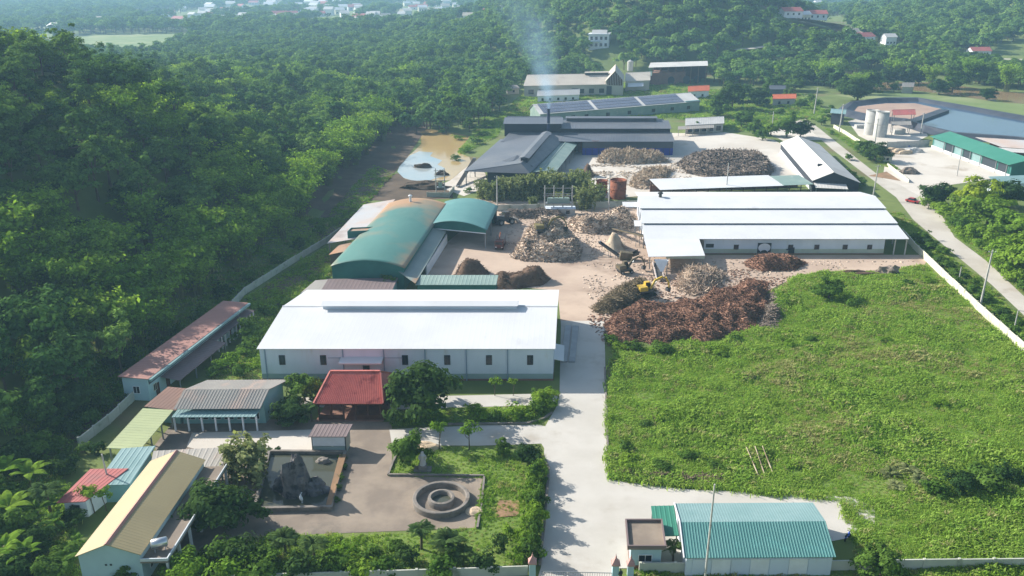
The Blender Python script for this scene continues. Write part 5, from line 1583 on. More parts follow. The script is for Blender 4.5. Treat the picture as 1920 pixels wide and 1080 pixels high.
# rock pond
pc = [G(*p) for p in ((478, 960), (620, 957), (648, 853), (505, 852))]
r = empty('garden_pond', 'rectangular walled garden pond in the court', 'pond', (pc[0][0], pc[0][1], 0))
def ring_wall(pts, w, h, o, m_, nm='wall', z0=0):
    out = []
    for i in range(len(pts)):
        a, b = np.array(pts[i]) - o, np.array(pts[(i + 1) % len(pts)]) - o
        d = (b - a) / np.hypot(*(b - a)); e = d * w / 2
        p0, p1 = a - e, b - e
        mb = MB(); mb.bar((*p0, z0 + h / 2), (*p1, z0 + h / 2), w, h); out.append(mb.build(nm, m_, r))
    return out
ring_wall(pc, .5, .75, pc[0], 'stone')
MB().raw([(*(np.array(p) - pc[0]), .22) for p in pc], [(0, 1, 2, 3)]).build('water', 'pond_water', r)
pl = [G(*p) for p in ((612, 955), (622, 955), (650, 860), (637, 860))]
m = MB(); m.prism([tuple(np.array(p) - pc[0]) for p in pl], .1, .8); m.build('planting_strip', 'soil', r)


def rock(name, label, c, R, hh, seed, m_='rock', cat='rock', group=None, z=0.0, n=26, sharp=1.0):
    mb = MB(); V = []; nr = n // 2
    for i in range(nr + 1):
        th = math.pi * i / nr
        for j in range(n):
            ph = 2 * math.pi * j / n
            d = Vector((math.sin(th) * math.cos(ph), math.sin(th) * math.sin(ph), math.cos(th)))
            f = 1 + .35 * sharp * mnoise.noise(d * 1.6 + Vector((seed, 0, 0))) + .22 * sharp * abs(mnoise.noise(d * 4.5 + Vector((0, seed, 0))))
            V.append((d.x * R[0] * f, d.y * R[1] * f, d.z * hh * f))
    Fc = [(i * n + j, i * n + (j + 1) % n, (i + 1) * n + (j + 1) % n, (i + 1) * n + j) for i in range(nr) for j in range(n)]
    mb.raw(V, Fc); o = mb.build(name, m_, None, False, (c[0], c[1], z))
    return tag(o, label, cat, group)


c = G(555, 925); rock('rockery_peak', 'tall craggy dark rock rising from the garden pond', c, (2.1, 1.7), 4.6, 3.1, sharp=1.5, z=.5)
c = G(532, 918); rock('rockery_stone', 'low pale-flecked rock at the left foot of the tall pond rock', c, (1.3, 1.2), 1.6, 5.4, sharp=1.6, z=.3)
c = G(590, 922); rock('rockery_stone', 'broad low rock right of the tall pond rock', c, (2.0, 1.3), 1.7, 8.2, sharp=1.5, z=.2)
c = G(606, 868); rock('pond_boulder', 'small brown boulder under the notice shelter', c, (1.0, .7), .6, 2.2, 'stone', z=.3)
# white bird statue
c = G(567, 946); r = empty('bird_statue', 'small white standing bird statue in the pond', 'statue', (c[0], c[1], .2))
MB().tube([(0, 0, .5), (-.1, 0, .8), (-.18, 0, 1.15), (-.12, 0, 1.45), (0, 0, 1.7), (.12, 0, 1.75)], [.16, .24, .17, .09, .08, .03], 10).build('body', 'white_paint', r, True)
for x_ in (-.06, .06): MB().tube([(x_, 0, 0), (x_, 0, .6)], [.03, .03], 6).build('leg', 'white_paint', r)

# ring fountain
c = G(828, 942)
r = empty('ring_fountain', 'round stone fountain of two concentric rings in the court', 'fountain', (c[0], c[1], .035))
MB().lathe([(4.05, 0), (4.05, .85), (3.95, .95), (3.55, .95), (3.45, .85), (3.45, .02)], n=56).build('outer_ring', 'stone', r)
MB().lathe([(2.0, 0), (1.95, .6), (1.85, .95), (1.5, 1.0), (1.4, .85), (1.35, .35)], n=40).build('inner_ring', 'stone', r)
MB().lathe([(3.45, .06), (1.95, .05)], n=48).build('basin_floor', 'old_concrete', r)
MB().lathe([(1.36, .36), (.01, .36)], n=32).build('basin_water', 'pond_water', r)
# mound and statue beside the fountain
c = G(793, 882); r = empty('garden_statue', 'weathered grey statue on a low pedestal behind the ring fountain', 'statue', (c[0], c[1], 0))
part(IDF, r, 'pedestal', 'stone', (-1.3, 1.3, -.7, .7, 0, .35), (-.6, .6, -.5, .5, .36, 1.0))
MB().tube([(0, 0, 1.0), (.05, 0, 1.6), (-.05, 0, 2.2), (0, 0, 2.7), (0, 0, 2.85), (0, 0, 3.05), (0, 0, 3.3)], [.5, .45, .38, .42, .18, .24, .06], 12).build('figure', 'pole_concrete', r)
for s1 in (-1, 1): MB().tube([(s1 * .4, 0, 2.6), (s1 * .55, -.15, 2.2), (s1 * .3, -.4, 1.95)], [.13, .12, .08], 8).build('arm', 'pole_concrete', r)
c = G(797, 842); rock('sand_heap', 'pale heap of earth beside the round tree', c, (2.4, 1.4), 1.0, 4.4, 'sawdust', 'heap', sharp=.6, z=0)
c = G(748, 965)
c = G(890, 960); rock('sand_heap', 'small pale sand heap at the right of the ring fountain', c, (1.4, 1.0), .5, 1.4, 'sawdust', 'heap', sharp=.6, z=0)

# kerbs of the garden
def kerb(name, label, pts, h=.35, w=.3, m_='stone', cat='kerb'):
    q = [G(*p) for p in pts]
    r = empty(name, label, cat, (q[0][0], q[0][1], 0))
    for a, b in zip(q[:-1], q[1:]):
        a, b = a - q[0], b - q[0]
        MB().bar((*a, h / 2), (*b, h / 2), w, h).build('kerb_stone', m_, r)
    return r
for args in (('garden_kerb', 'dark kerb between the roadside shrubs and the entrance road', [(1012, 1060), (1021, 980), (1029, 883), (1022, 868)], .7, .35),
             ('garden_kerb', 'stone kerb along the lawn above the ring fountain', [(728, 892), (820, 893), (908, 894)]),
             ('garden_kerb', 'pale stone kerb right of the ring fountain court', [(908, 896), (903, 945), (895, 992)]),
             ('garden_kerb', 'kerb curving round the grass bed beside the lane', [(840, 797), (990, 795), (1018, 787), (1035, 775)]),
             ('garden_kerb', 'stone kerb left of the lawn by the round tree', [(728, 892), (737, 868), (748, 845)]),
             ('road_edge_kerb', 'low earth kerb between entrance road and grass field', [(1141, 898), (1139, 830), (1137, 770), (1134, 690)], .25, .3)):
    kerb(*args)
part_q = [G(*p) for p in ((928, 972), (972, 968), (974, 940), (934, 940))]
m = MB(); m.prism([tuple(np.array(p)) for p in part_q], .0, .16); tag(m.build('bare_patch', 'soil'), 'bare orange earth patch in the garden bed', 'soil', kind='structure')

# ------------------------------------------------------------------ gate, walls, right-hand side
def wall_line(name, label, pts, h=2.0, m_='wall_plaster', seg=4.0, w=.18, cap=True, world=False):
    q = pts if world else [G(*p) for p in pts]
    q = [np.array(p, float) for p in q]
    o = q[0]
    r = empty(name, label, 'wall', (o[0], o[1], 0))
    for a, b in zip(q[:-1], q[1:]):
        L = np.hypot(*(b - a)); n = max(1, int(round(L / seg))); d = (b - a) / L
        for i in range(n):
            p0 = a + (b - a) * i / n - o + d * .16; p1 = a + (b - a) * (i + 1) / n - o - d * .16
            hh = h * random.uniform(.96, 1.03)
            MB().bar((*p0, hh / 2 - .1), (*p1, hh / 2 - .1), w, hh + .2).build('wall_panel', m_, r)
            MB().box(p0[0] - d[0] * .16 - .16, p0[0] - d[0] * .16 + .16, p0[1] - d[1] * .16 - .16, p0[1] - d[1] * .16 + .16, -.1, h * 1.06).build('pier', m_, r)
    return r


wall_line('perimeter_wall', 'cream wall between the grass field and the country road', [(1990, 728), (1920, 662), (1830, 580), (1755, 508), (1712, 466), (1690, 440)], 1.9, 'cream_wall')
wall_line('perimeter_wall', 'dim concrete wall along the foot of the left hillside', [(150, 838), (205, 795), (300, 705), (415, 600), (460, 552), (540, 500), (612, 456), (640, 436)], 1.7, 'wall_plaster')
wall_line('front_wall', 'pale panelled wall along the bottom right beside the teal shed', [(1200, 1074), (1330, 1073), (1600, 1069), (1990, 1064)], 1.5, 'wall_plaster', 4.2)
wall_line('front_wall', 'pale wall along the bottom in front of the garden', [(430, 1096), (640, 1090), (992, 1078)], 1.4, 'wall_plaster', 4.2)
wall_line('yard_wall', 'low dark wall behind the wood waste heaps', [(932, 396), (1010, 394), (1100, 390), (1203, 387)], 2.0, 'wall_plaster', 4.5)
wall_line('silo_yard_wall', 'low white wall along the silo yard verge', [(1563, 240), (1585, 252), (1612, 270)], 1.6, 'cream_wall', 5)
wall_line('loading_yard_wall', 'low white wall along the left edge of the loading yard', [(1664, 312), (1682, 326), (1704, 343)], 1.2, 'cream_wall', 4)
wall_line('basin_wall', 'grey wall between silo yard and loading yard', [(1662, 277), (1700, 276), (1742, 274)], 2.6, 'pole_concrete', 5)
wall_line('substation_wall', 'low concrete enclosure wall round the left transformers', [(801, 369), (842, 370), (852, 356)], 1.6, 'wall_plaster', 4)

# gate pillars
def pillar(label, px, py, s=.8):
    c = G(px, py); r = empty('gate_pillar', label, 'pillar', (c[0], c[1], 0), 'pillars of the entrance gate')
    part(IDF, r, 'shaft', 'pale_blue_wall', (-.5 * s, .5 * s, -.5 * s, .5 * s, -.1, 2.3)); part(IDF, r, 'cornice', 'pink_tile', (-.66 * s, .66 * s, -.66 * s, .66 * s, 2.3, 2.5))
    k = .62 * s
    MB().raw([(-k, -k, 2.5), (k, -k, 2.5), (k, k, 2.5), (-k, k, 2.5), (0, 0, 3.3)], [(0, 1, 4), (1, 2, 4), (2, 3, 4), (3, 0, 4)]).build('cap', 'pink_tile', r)
    MB().lathe([(.05, 3.15), (.13, 3.3), (.05, 3.5), (.01, 3.8)], n=8).build('finial', 'pink_tile', r)
pillar('pink-capped gate pillar left of the entrance road', 998, 1083)
pillar('pink-capped gate pillar right of the entrance road', 1153, 1086)
pillar('pink-capped pillar beside the gatehouse', 1181, 1087, .72)
a, b = G(1003, 1084), G(1148, 1087)
r = empty('gate_rail', 'thin low sliding gate rail across the entrance', 'gate', (a[0], a[1], 0))
MB().bar((.8, 0, 1.0), (*(b - a), 1.0), .07).build('top_rail', 'steel', r)
MB().bar((.8, 0, .25), (*(b - a), .25), .07).build('bottom_rail', 'steel', r)
for i in range(30):
    p_ = (b - a) * (.09 + .9 * i / 29); MB().bar((p_[0], p_[1], .28), (p_[0], p_[1], .97), .04).build('bar', 'steel', r)

# person at the gate (dark clothes, walking)
def person(label, c, rz):
    mb = MB()
    verts = [(0, 0, .95), (0, 0, 1.2), (0, 0, 1.45), (0, .01, 1.55), (0, .02, 1.68), (0, .03, 1.78),
             (-.18, 0, 1.42), (-.25, .02, 1.15), (-.24, .12, .92), (.18, 0, 1.42), (.25, -.03, 1.15), (.24, .02, .9),
             (-.1, 0, .92), (-.11, .12, .5), (-.11, -.02, .07), (.1, 0, .92), (.11, -.02, .5), (.11, -.22, .1), (-.11, .14, .03), (.11, -.1, .03)]
    edges = [(0, 1), (1, 2), (2, 3), (3, 4), (4, 5), (2, 6), (6, 7), (7, 8), (2, 9), (9, 10), (10, 11), (0, 12), (12, 13), (13, 14), (0, 15), (15, 16), (16, 17), (14, 18), (17, 19)]
    rad = [.15, .14, .15, .065, .1, .09, .07, .055, .04, .07, .055, .04, .1, .075, .05, .1, .075, .05, .045, .045]
    me = bpy.data.meshes.new('person'); me.from_pydata(verts, edges, [])
    me.materials.append(MAT['dark_frame'])
    o = link('person', me); o.location = (c[0], c[1], 0.05); o.rotation_euler = (0, 0, rz)
    md = o.modifiers.new('skin', 'SKIN'); 
    for i, sv in enumerate(me.skin_vertices[0].data): sv.radius = (rad[i], rad[i]); sv.use_root = (i == 0)
    o.modifiers.new('sub', 'SUBSURF').levels = 1
    o.modifiers['sub'].render_levels = 2
    tag(o, label, 'person')
person('person in dark clothes standing at the gate opening', G(1163, 1090), .5)

# gatehouse
A, B = G(1181, 1066), G(1238, 1066)
fr = Frame(A, B, VC); r = bld('gatehouse', 'small pale blue gatehouse with a flat parapet roof', 'gatehouse', fr)
W = fr.W; Dh = 4.6; hh = 3.2
part(fr, r, 'wall', 'pale_blue_wall', (0, W, 0, Dh, .0, hh)); part(fr, r, 'plinth', 'brick', (-.06, W + .06, -.08, Dh, -.1, .5))
part(fr, r, 'roof_slab', 'old_concrete', (-.5, W + .5, -.5, Dh + .5, hh, hh + .2)); ov = .5
part(fr, r, 'parapet', 'mauve_roof', (-.5, W + .5, -.5, -.3, hh + .2, hh + .6), (-.5, W + .5, Dh + .3, Dh + .5, hh + .2, hh + .6), (-.5, -.3, -.29, Dh + .29, hh + .2, hh + .6), (W + .3, W + .5, -.29, Dh + .29, hh + .2, hh + .6))
window(fr, r, W * .48, 1.1, 1.6, .95, frame='white_paint', bars=1)

# teal ribbed shed at lower right
A, B = G(1288, 1047, 3.0), G(1568, 1045, 3.0)
fr = Frame(A, B, VC); r = bld('teal_ribbed_shed', 'shed with a big ribbed teal roof at the lower right', 'shed', fr)
W = fr.W
drd = fr.loc(1415, 979, 4.3)[1]; dbk = fr.loc(1400, 943, 3.2)[1]
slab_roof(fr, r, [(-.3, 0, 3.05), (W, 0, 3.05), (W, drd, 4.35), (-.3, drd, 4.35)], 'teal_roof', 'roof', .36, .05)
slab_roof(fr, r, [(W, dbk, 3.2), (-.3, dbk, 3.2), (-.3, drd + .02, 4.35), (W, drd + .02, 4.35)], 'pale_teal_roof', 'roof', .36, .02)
part(fr, r, 'wall', 'white_wall', (0, W - .3, .35, dbk - .3, -.1, 2.9))
for i in range(7):
    a = .8 + i * (W - 1.6) / 7; part(fr, r, 'wall_panel', 'white_paint' if i % 2 else 'white_wall', (a, a + (W - 1.6) / 7 - .12, .28, .36, .3, 2.6))
m = MB(fr); m.bar((-.38, -.05, 3.1), (-.38, drd, 4.42), .14, .18); m.bar((-.38, drd, 4.42), (-.38, dbk, 3.28), .14, .18); m.build('barge_board', 'white_paint', r)
A, B = G(1228, 1005, 2.9), G(1278, 1004, 2.9)
fr2 = Frame(A, B, VC); r = bld('green_side_canopy', 'flat green canopy joining the gatehouse and the teal shed', 'canopy', fr2)
dd = fr2.loc(1250, 948, 3.0)[1]
slab_roof(fr2, r, [(0, 0, 2.9), (fr2.W - .3, 0, 2.9), (fr2.W - .3, dd, 3.0), (0, dd, 3.0)], 'bright_green_roof', 'roof', .6)
for q in ((.2, .3), (.2, dd - .3), (fr2.W - .6, .3)): post(fr2, r, q[0], q[1], 2.85, .14)
c = G(1588, 1012); r = empty('parked_motorbike', 'small blue and white motorbike parked at the right end of the teal shed', 'motorbike', (c[0], c[1], 0.05), rz=.8)
for x_ in (-.6, .6):
    w_ = MB().lathe([(.20, -.05), (.30, -.06), (.30, .06), (.20, .05)], n=18).build('wheel', 'black_rubber', r); w_.rotation_euler = (math.pi / 2, 0, 0); w_.location = (x_, 0, .3)
MB().tube([(-.75, 0, .62), (-.3, 0, .75), (.15, 0, .62), (.4, 0, .8), (.5, 0, 1.0)], [.08, .17, .14, .15, .06], 10).build('body', 'blue_tarp', r)
MB().tube([(-.7, 0, .82), (-.1, 0, .84)], [.12, .11], 8).build('seat', 'black_rubber', r)
MB().bar((.48, -.33, 1.05), (.48, .33, 1.05), .05).build('handlebar', 'dark_steel', r); MB().bar((.6, 0, .3), (.47, 0, 1.0), .07).build('fork', 'white_paint', r)

# utility poles
def pole(label, px, py, h, lean=(0, 0), lamp=False, arms=1, r0=.16):
    c = G(px, py); r = empty('utility_pole', label, 'pole', (c[0], c[1], 0), rz=random.uniform(-.3, .3))
    t = (lean[0], lean[1], h)
    MB().tube([(0, 0, -.2), t], [r0 * 1.25, r0 * .8], 10).build('shaft', 'pole_concrete', r)
    for i in range(arms):
        z = h - .5 - i * .9
        MB().bar((lean[0] - .9, lean[1], z), (lean[0] + .9, lean[1], z), .1).build('crossarm', 'steel', r)
        for x_ in (-.75, 0, .75): MB().lathe([(.06, z + .05), (.07, z + .15), (.04, z + .3)], (lean[0] + x_, lean[1]), 8).build('insulator', 'white_paint', r)
    if lamp:
        MB().tube([t, (t[0] - .9, t[1], h + .4), (t[0] - 1.8, t[1], h + .45)], [.05, .05, .05], 6).build('lamp_arm', 'steel', r)
        MB().box(t[0] - 2.3, t[0] - 1.7, t[1] - .12, t[1] + .12, h + .38, h + .5).build('lamp_head', 'white_paint', r)
pole('tall concrete pole in front of the teal ribbed shed', 1321, 1092, 14.0, (.1, 0), arms=0, r0=.12)
pole('leaning concrete pole beside the country road above the grass field', 1838, 572, 13.0, (.3, 0), r0=.2)
pole('concrete pole at the bend of the country road by the pale gable warehouse', 1636, 374, 11.5, (.3, 0), r0=.2)
pole('concrete pole on the verge next to the silo yard wall', 1573, 248, 13, (.5, 0), r0=.26)
pole('concrete pole at the head of the country road', 1526, 215, 14, (.5, 0), r0=.28)
pole('concrete pole standing in front of the silos', 1640, 270, 11, (0, 0), r0=.24)
pole('concrete pole right of the silo yard sheds', 1726, 252, 10, (0, 0), r0=.24)
pole('thin pole through the roof line of the stepped warehouse', 1361, 366, 11, (0, 0), arms=0, r0=.17)
pole('concrete pole by the wood waste heap and low wall', 1141, 396, 12, (0, 0), r0=.2)
pole('concrete pole at the right rear of the open green shed', 932, 394, 11, (0, 0), r0=.2)
pole('dark pole beside the teal roof shed at lower left', 209, 925, 6.5, (-.3, 0), arms=0, r0=.12)
pole('small grey post among weeds beside the country road', 1797, 530, 4, (0, 0), arms=0, r0=.12)
pole('second small grey post among weeds beside the country road', 1902, 615, 4, (0, 0), arms=0, r0=.12)
pole('pole in the loading yard in front of the green shed', 1794, 330, 7, (0, 0), arms=0, r0=.16)
pole('thin lamp pole left of the grey canteen trees', 1447, 245, 9, (0, 0), arms=0, r0=.2)


def substation(label, pxs, py, h, zt):
    q = [G(p, py) for p in pxs]
    r = empty('transformer_frame', label, 'substation', (q[0][0], q[0][1], 0))
    for p_ in q:
        d = p_ - q[0]; MB().tube([(*d, -.2), (*d, h)], [.2, .14], 8).build('post', 'pole_concrete', r)
    d = q[-1] - q[0]
    for z in (h - .8, h - 2.6, zt + 2.2): MB().bar((-.5, -.22, z), (d[0] + .5, d[1] - .22, z), .16).build('crossbeam', 'steel', r)
    MB().box(.3, d[0] - .3, -.9, .9, zt - .25, zt).build('platform', 'steel', r)
    MB().box(.8, d[0] - .8, -.6, .6, zt + .003, zt + 1.5).build('transformer', 'sage_roof', r)
    for i in range(5): MB().lathe([(.09, zt + 1.5), (.12, zt + 1.8), (.04, zt + 2.1)], (.9 + (d[0] - 1.8) * i / 4, 0), 8).build('bushing', 'timber', r)
substation('transformer on a two-post frame behind the green barrel shed', (818, 834), 368, 9.5, 3.2)
substation('four-post transformer frame behind the wood waste heap', (1021, 1038, 1055, 1072), 401, 9, 3.6)
A, B = G(1024, 404), G(1078, 404)
fr = Frame(A, B); r = bld('switch_room', 'low pale concrete switchgear box under the four-post frame', 'hut', fr)
part(fr, r, 'wall', 'pole_concrete', (0, fr.W, 0, 3, -.1, 2.0)); part(fr, r, 'roof_slab', 'white_wall', (-.2, fr.W + .2, -.2, 3.2, 2.0, 2.2)); window(fr, r, fr.W * .75, .6, 1.0, .9); part(fr, r, 'door', 'sage_roof', (1, 2, -.05, .02, 0, 1.8))

# ---- lined ponds on the right
out_ = [(1585, 214), (1600, 200), (1660, 192), (1720, 192), (1800, 206), (1920, 228), (2010, 245), (2010, 280), (1900, 266), (1790, 258), (1735, 245), (1700, 232), (1640, 226)]
q = [G(*p) for p in out_]
cen = sum(q) / len(q)
r = empty('lined_basin', 'black-lined embankment round the waste water ponds', 'basin', (cen[0], cen[1], 0))
n_ = len(q)
V = []; Fc = []
for k_, (off, z) in enumerate(((7, 0.0), (2.5, 2.6), (0, 2.6), (-5, .5))):
    for p_ in q:
        d = p_ - cen; L = np.hypot(*d); d2 = d * (1 + off / L); V.append((d2[0], d2[1], z))
for k_ in range(3):
    for i in range(n_): Fc.append((k_ * n_ + i, k_ * n_ + (i + 1) % n_, (k_ + 1) * n_ + (i + 1) % n_, (k_ + 1) * n_ + i))
MB().raw(V, Fc).build('embankment', 'liner', r)
inn = [p_ - (p_ - cen) * 3.5 / np.hypot(*(p_ - cen)) for p_ in q]
MB().raw([(*(p_ - cen), .9) for p_ in inn][::1], [tuple(range(n_))[::-1]]).build('water', 'waste_water', r)
sl = [G(*p) for p in ((1590, 214), (1602, 204), (1660, 197), (1715, 197), (1765, 208), (1735, 218), (1700, 229), (1640, 224))]
MB().raw([(*(p_ - cen), 1.05) for p_ in sl], [tuple(range(len(sl)))]).build('sludge_bed', 'sludge', r)
a, b = G(1705, 232, 1.0) - cen, G(1770, 209, 1.0) - cen
MB().bar((*a, 1.2), (*b, 1.2), 5, 1.6).build('dividing_bank', 'liner', r)
# sheds round the silos
fr, r = simple_hall('red_pump_shed', 'red tin roofed shed on posts beside the silos', G(1672, 240), G(1712, 239), 13, 6.2, 7.6, None, 'rose_roof', cat='shed', v=(.35, 1), ov=.4)
for a in (.4, fr.W - .4):
    for b in (.4, 12): post(fr, r, a, b, 6.2, .3, 'steel')
fr, r = simple_hall('grey_pump_shed', 'small grey tin roof in front of the red shed', G(1670, 254), G(1705, 253), 9, 4.6, 5.6, None, 'grey_roof', cat='shed', v=(.35, 1), ov=.3)
for a in (.4, fr.W - .4):
    for b in (.4, 8): post(fr, r, a, b, 4.6, .3, 'steel')
part(fr, r, 'pump_block', 'pole_concrete', (fr.W * .2, fr.W * .8, 2, 6, 0, 2.0))
fr, r = simple_hall('teal_gate_hut', 'teal roofed hut at the left end of the lined ponds', G(1557, 233), G(1580, 235), 12, 5.6, 6.6, 'slate_wall', 'pale_teal_roof', cat='hut', v=(.4, 1), ov=.8)
part(IDF, empty('pump_plinth', 'small pale concrete block left of the silos', 'block', (*G(1613, 240), 0)), 'block', 'pole_concrete', (-2.4, 2.4, -1.5, 1.5, 0, 1.6))
fr, r = simple_hall('field_hut', 'tiny grey hut in the field beyond the lined ponds', G(1690, 175), G(1710, 175), 9, 4, 6, 'tan_wall', 'grey_roof', cat='hut', v=(.5, 1))
# green long shed
A, B = G(1742, 277), G(1887, 333)
fr = Frame(A, B); r = bld('green_long_shed', 'long bright green shed facing the white loading yard', 'shed', fr)
W = fr.W; Dd = 13
MB(fr).profile([(1.2, -.1), (Dd, -.1), (Dd, 5.2), (Dd * .62, 6.6), (1.2, 5.0)], 0, W).build('wall', 'green_wall', r)
slab_roof(fr, r, [(-.4, -.2, 4.75), (W + .4, -.2, 4.75), (W + .4, Dd * .62, 6.85), (-.4, Dd * .62, 6.85)], 'bright_green_roof', 'roof', .9)
slab_roof(fr, r, [(W + .4, Dd + .5, 5.1), (-.4, Dd + .5, 5.1), (-.4, Dd * .62 + .02, 6.85), (W + .4, Dd * .62 + .02, 6.85)], 'bright_green_roof', 'roof', .9)
part(fr, r, 'plinth', 'white_paint', (0, W, .9, 1.18, -.1, 1.1))
for t0, t1 in ((.02, .18), (.31, .42), (.54, .66)): part(fr, r, 'cladding_panel', 'pale_teal_roof', (W * t0, W * t1, 1.08, 1.19, 1.15, 4.6))
for t0, t1 in ((.19, .30), (.43, .53), (.67, .84), (.86, .96)): part(fr, r, 'doorway', 'dark_frame', (W * t0, W * t1, 1.1, 1.19, .05, 4.5))
for t in (.185, .305, .425, .535, .665, .85, .97): post(fr, r, W * t, .5, 4.7, .25, 'steel')
A, B = G(1870, 346, 4), G(1990, 341, 4)
fr = Frame(A, B, (.1, 1)); r = bld('teal_corner_shed', 'pale teal roof at the right edge below the green shed', 'shed', fr)
slab_roof(fr, r, [(0, 0, 4), (fr.W, 0, 4), (fr.W, 7.5, 5), (0, 7.5, 5)], 'pale_teal_roof', 'roof', .9); part(fr, r, 'wall', 'white_wall', (.3, fr.W, .3, 7, -.1, 3.8))
A, B = G(1880, 276, 4), G(1990, 283, 4)
fr = Frame(A, B, (.1, 1)); r = bld('rusty_patched_shed', 'patched white and rusty roof at the right edge behind the green shed', 'shed', fr)
slab_roof(fr, r, [(0, 0, 4), (fr.W, 0, 4), (fr.W, 14, 5.2), (-5, 14, 5.2)], 'weathered_sheet', 'roof', 1.0); slab_roof(fr, r, [(-2, -4.5, 3), (fr.W, -4.5, 3), (fr.W, -.05, 3.8), (-2, -.05, 3.8)], 'pale_grey_roof', 'lean_to_roof', 1.0)
part(fr, r, 'wall', 'brick', (.3, fr.W, .3, 13, -.1, 3.9))
fr, r = simple_hall('dog_hut', 'tiny pale hut under the tree beside the loading yard', G(1655, 304), G(1672, 304), 3, 2.4, 3.0, 'cream_wall', 'grey_roof', cat='hut', wins=(.5,), v=(.4, 1), ov=.2, wsize=(.8, .8), wz=.8)
c = G(1700, 275); rock('blue_tarp_bundle', 'blue tarpaulin bundle by the grey wall', c, (2.0, 1.2), 1.0, 6.1, 'blue_tarp', 'tarpaulin', sharp=.7)
for i, (px, py, lb) in enumerate(((1670, 286, 'heap of pale rubble at the left end of the grey wall'), (1690, 288, 'heap of pale rubble in the middle of the grey wall'), (1712, 285, 'whitish heap of rubble near the green shed'))):
    rock('rubble_heap', lb, G(px, py), (4.2, 2.0), 1.7, 3.3 + i, 'sawdust' if i < 2 else 'pole_concrete', 'heap', sharp=1.2)
rock('stump_heap', 'heap of grey stumps in the middle of the loading yard', G(1703, 325), (3.0, 1.8), 1.9, 7.7, 'grey_wood', 'heap', sharp=1.6)
rock('pond_mud_heap', 'dark mud heap standing in the settling pond', G(792, 314), (3.8, 1.6), 1.5, 2.7, 'dark_soil', 'heap', sharp=1.2)
rock('pond_mud_heap', 'small dark mud heap nearer the transformer frame', G(828, 328), (2.2, 1.2), 1.5, 3.7, 'dark_soil', 'heap', sharp=1.2)
rock('bank_spoil_heap', 'brown spoil heap on the dark bank below the pond', G(797, 352), (8.0, 3.0), 2.2, 5.7, 'dark_soil', 'heap', sharp=1.2)

# red car
def car(label, px, py, rz, paint='red_paint'):
    c = G(px, py); r = empty('parked_car', label, 'car', (c[0], c[1], .06), rz=rz)
    MB().profile([(-.9, .35), (.9, .35), (.9, .85), (-.9, .85)], -2.1, 2.1).build('body', paint, r)
    MB().raw([(-1.5, -.85, .85), (1.0, -.85, .85), (1.0, .85, .85), (-1.5, .85, .85), (-1.1, -.7, 1.45), (.45, -.7, 1.45), (.45, .7, 1.45), (-1.1, .7, 1.45)],
             [(4, 5, 6, 7), (0, 1, 5, 4), (1, 2, 6, 5), (2, 3, 7, 6), (3, 0, 4, 7)]).build('cabin_glass', 'dark_glass', r)
    MB().box(-1.1, .42, -.69, .69, 1.452, 1.5).build('roof', paint, r)
    for x_ in (-1.35, 1.35):
        for y_ in (-.86, .86):
            w_ = MB().lathe([(.01, -.1), (.33, -.1), (.33, .1), (.01, .1)], n=16).build('wheel', 'black_rubber', r); w_.rotation_euler = (math.pi / 2, 0, 0); w_.location = (x_, y_, .33)
    for y_ in (-.6, .6): MB().box(2.1, 2.13, y_ - .2, y_ + .2, .6, .75).build('headlight', 'white_paint', r)
car('small red car parked under the trees at the road bend', 1711, 380, -.9)

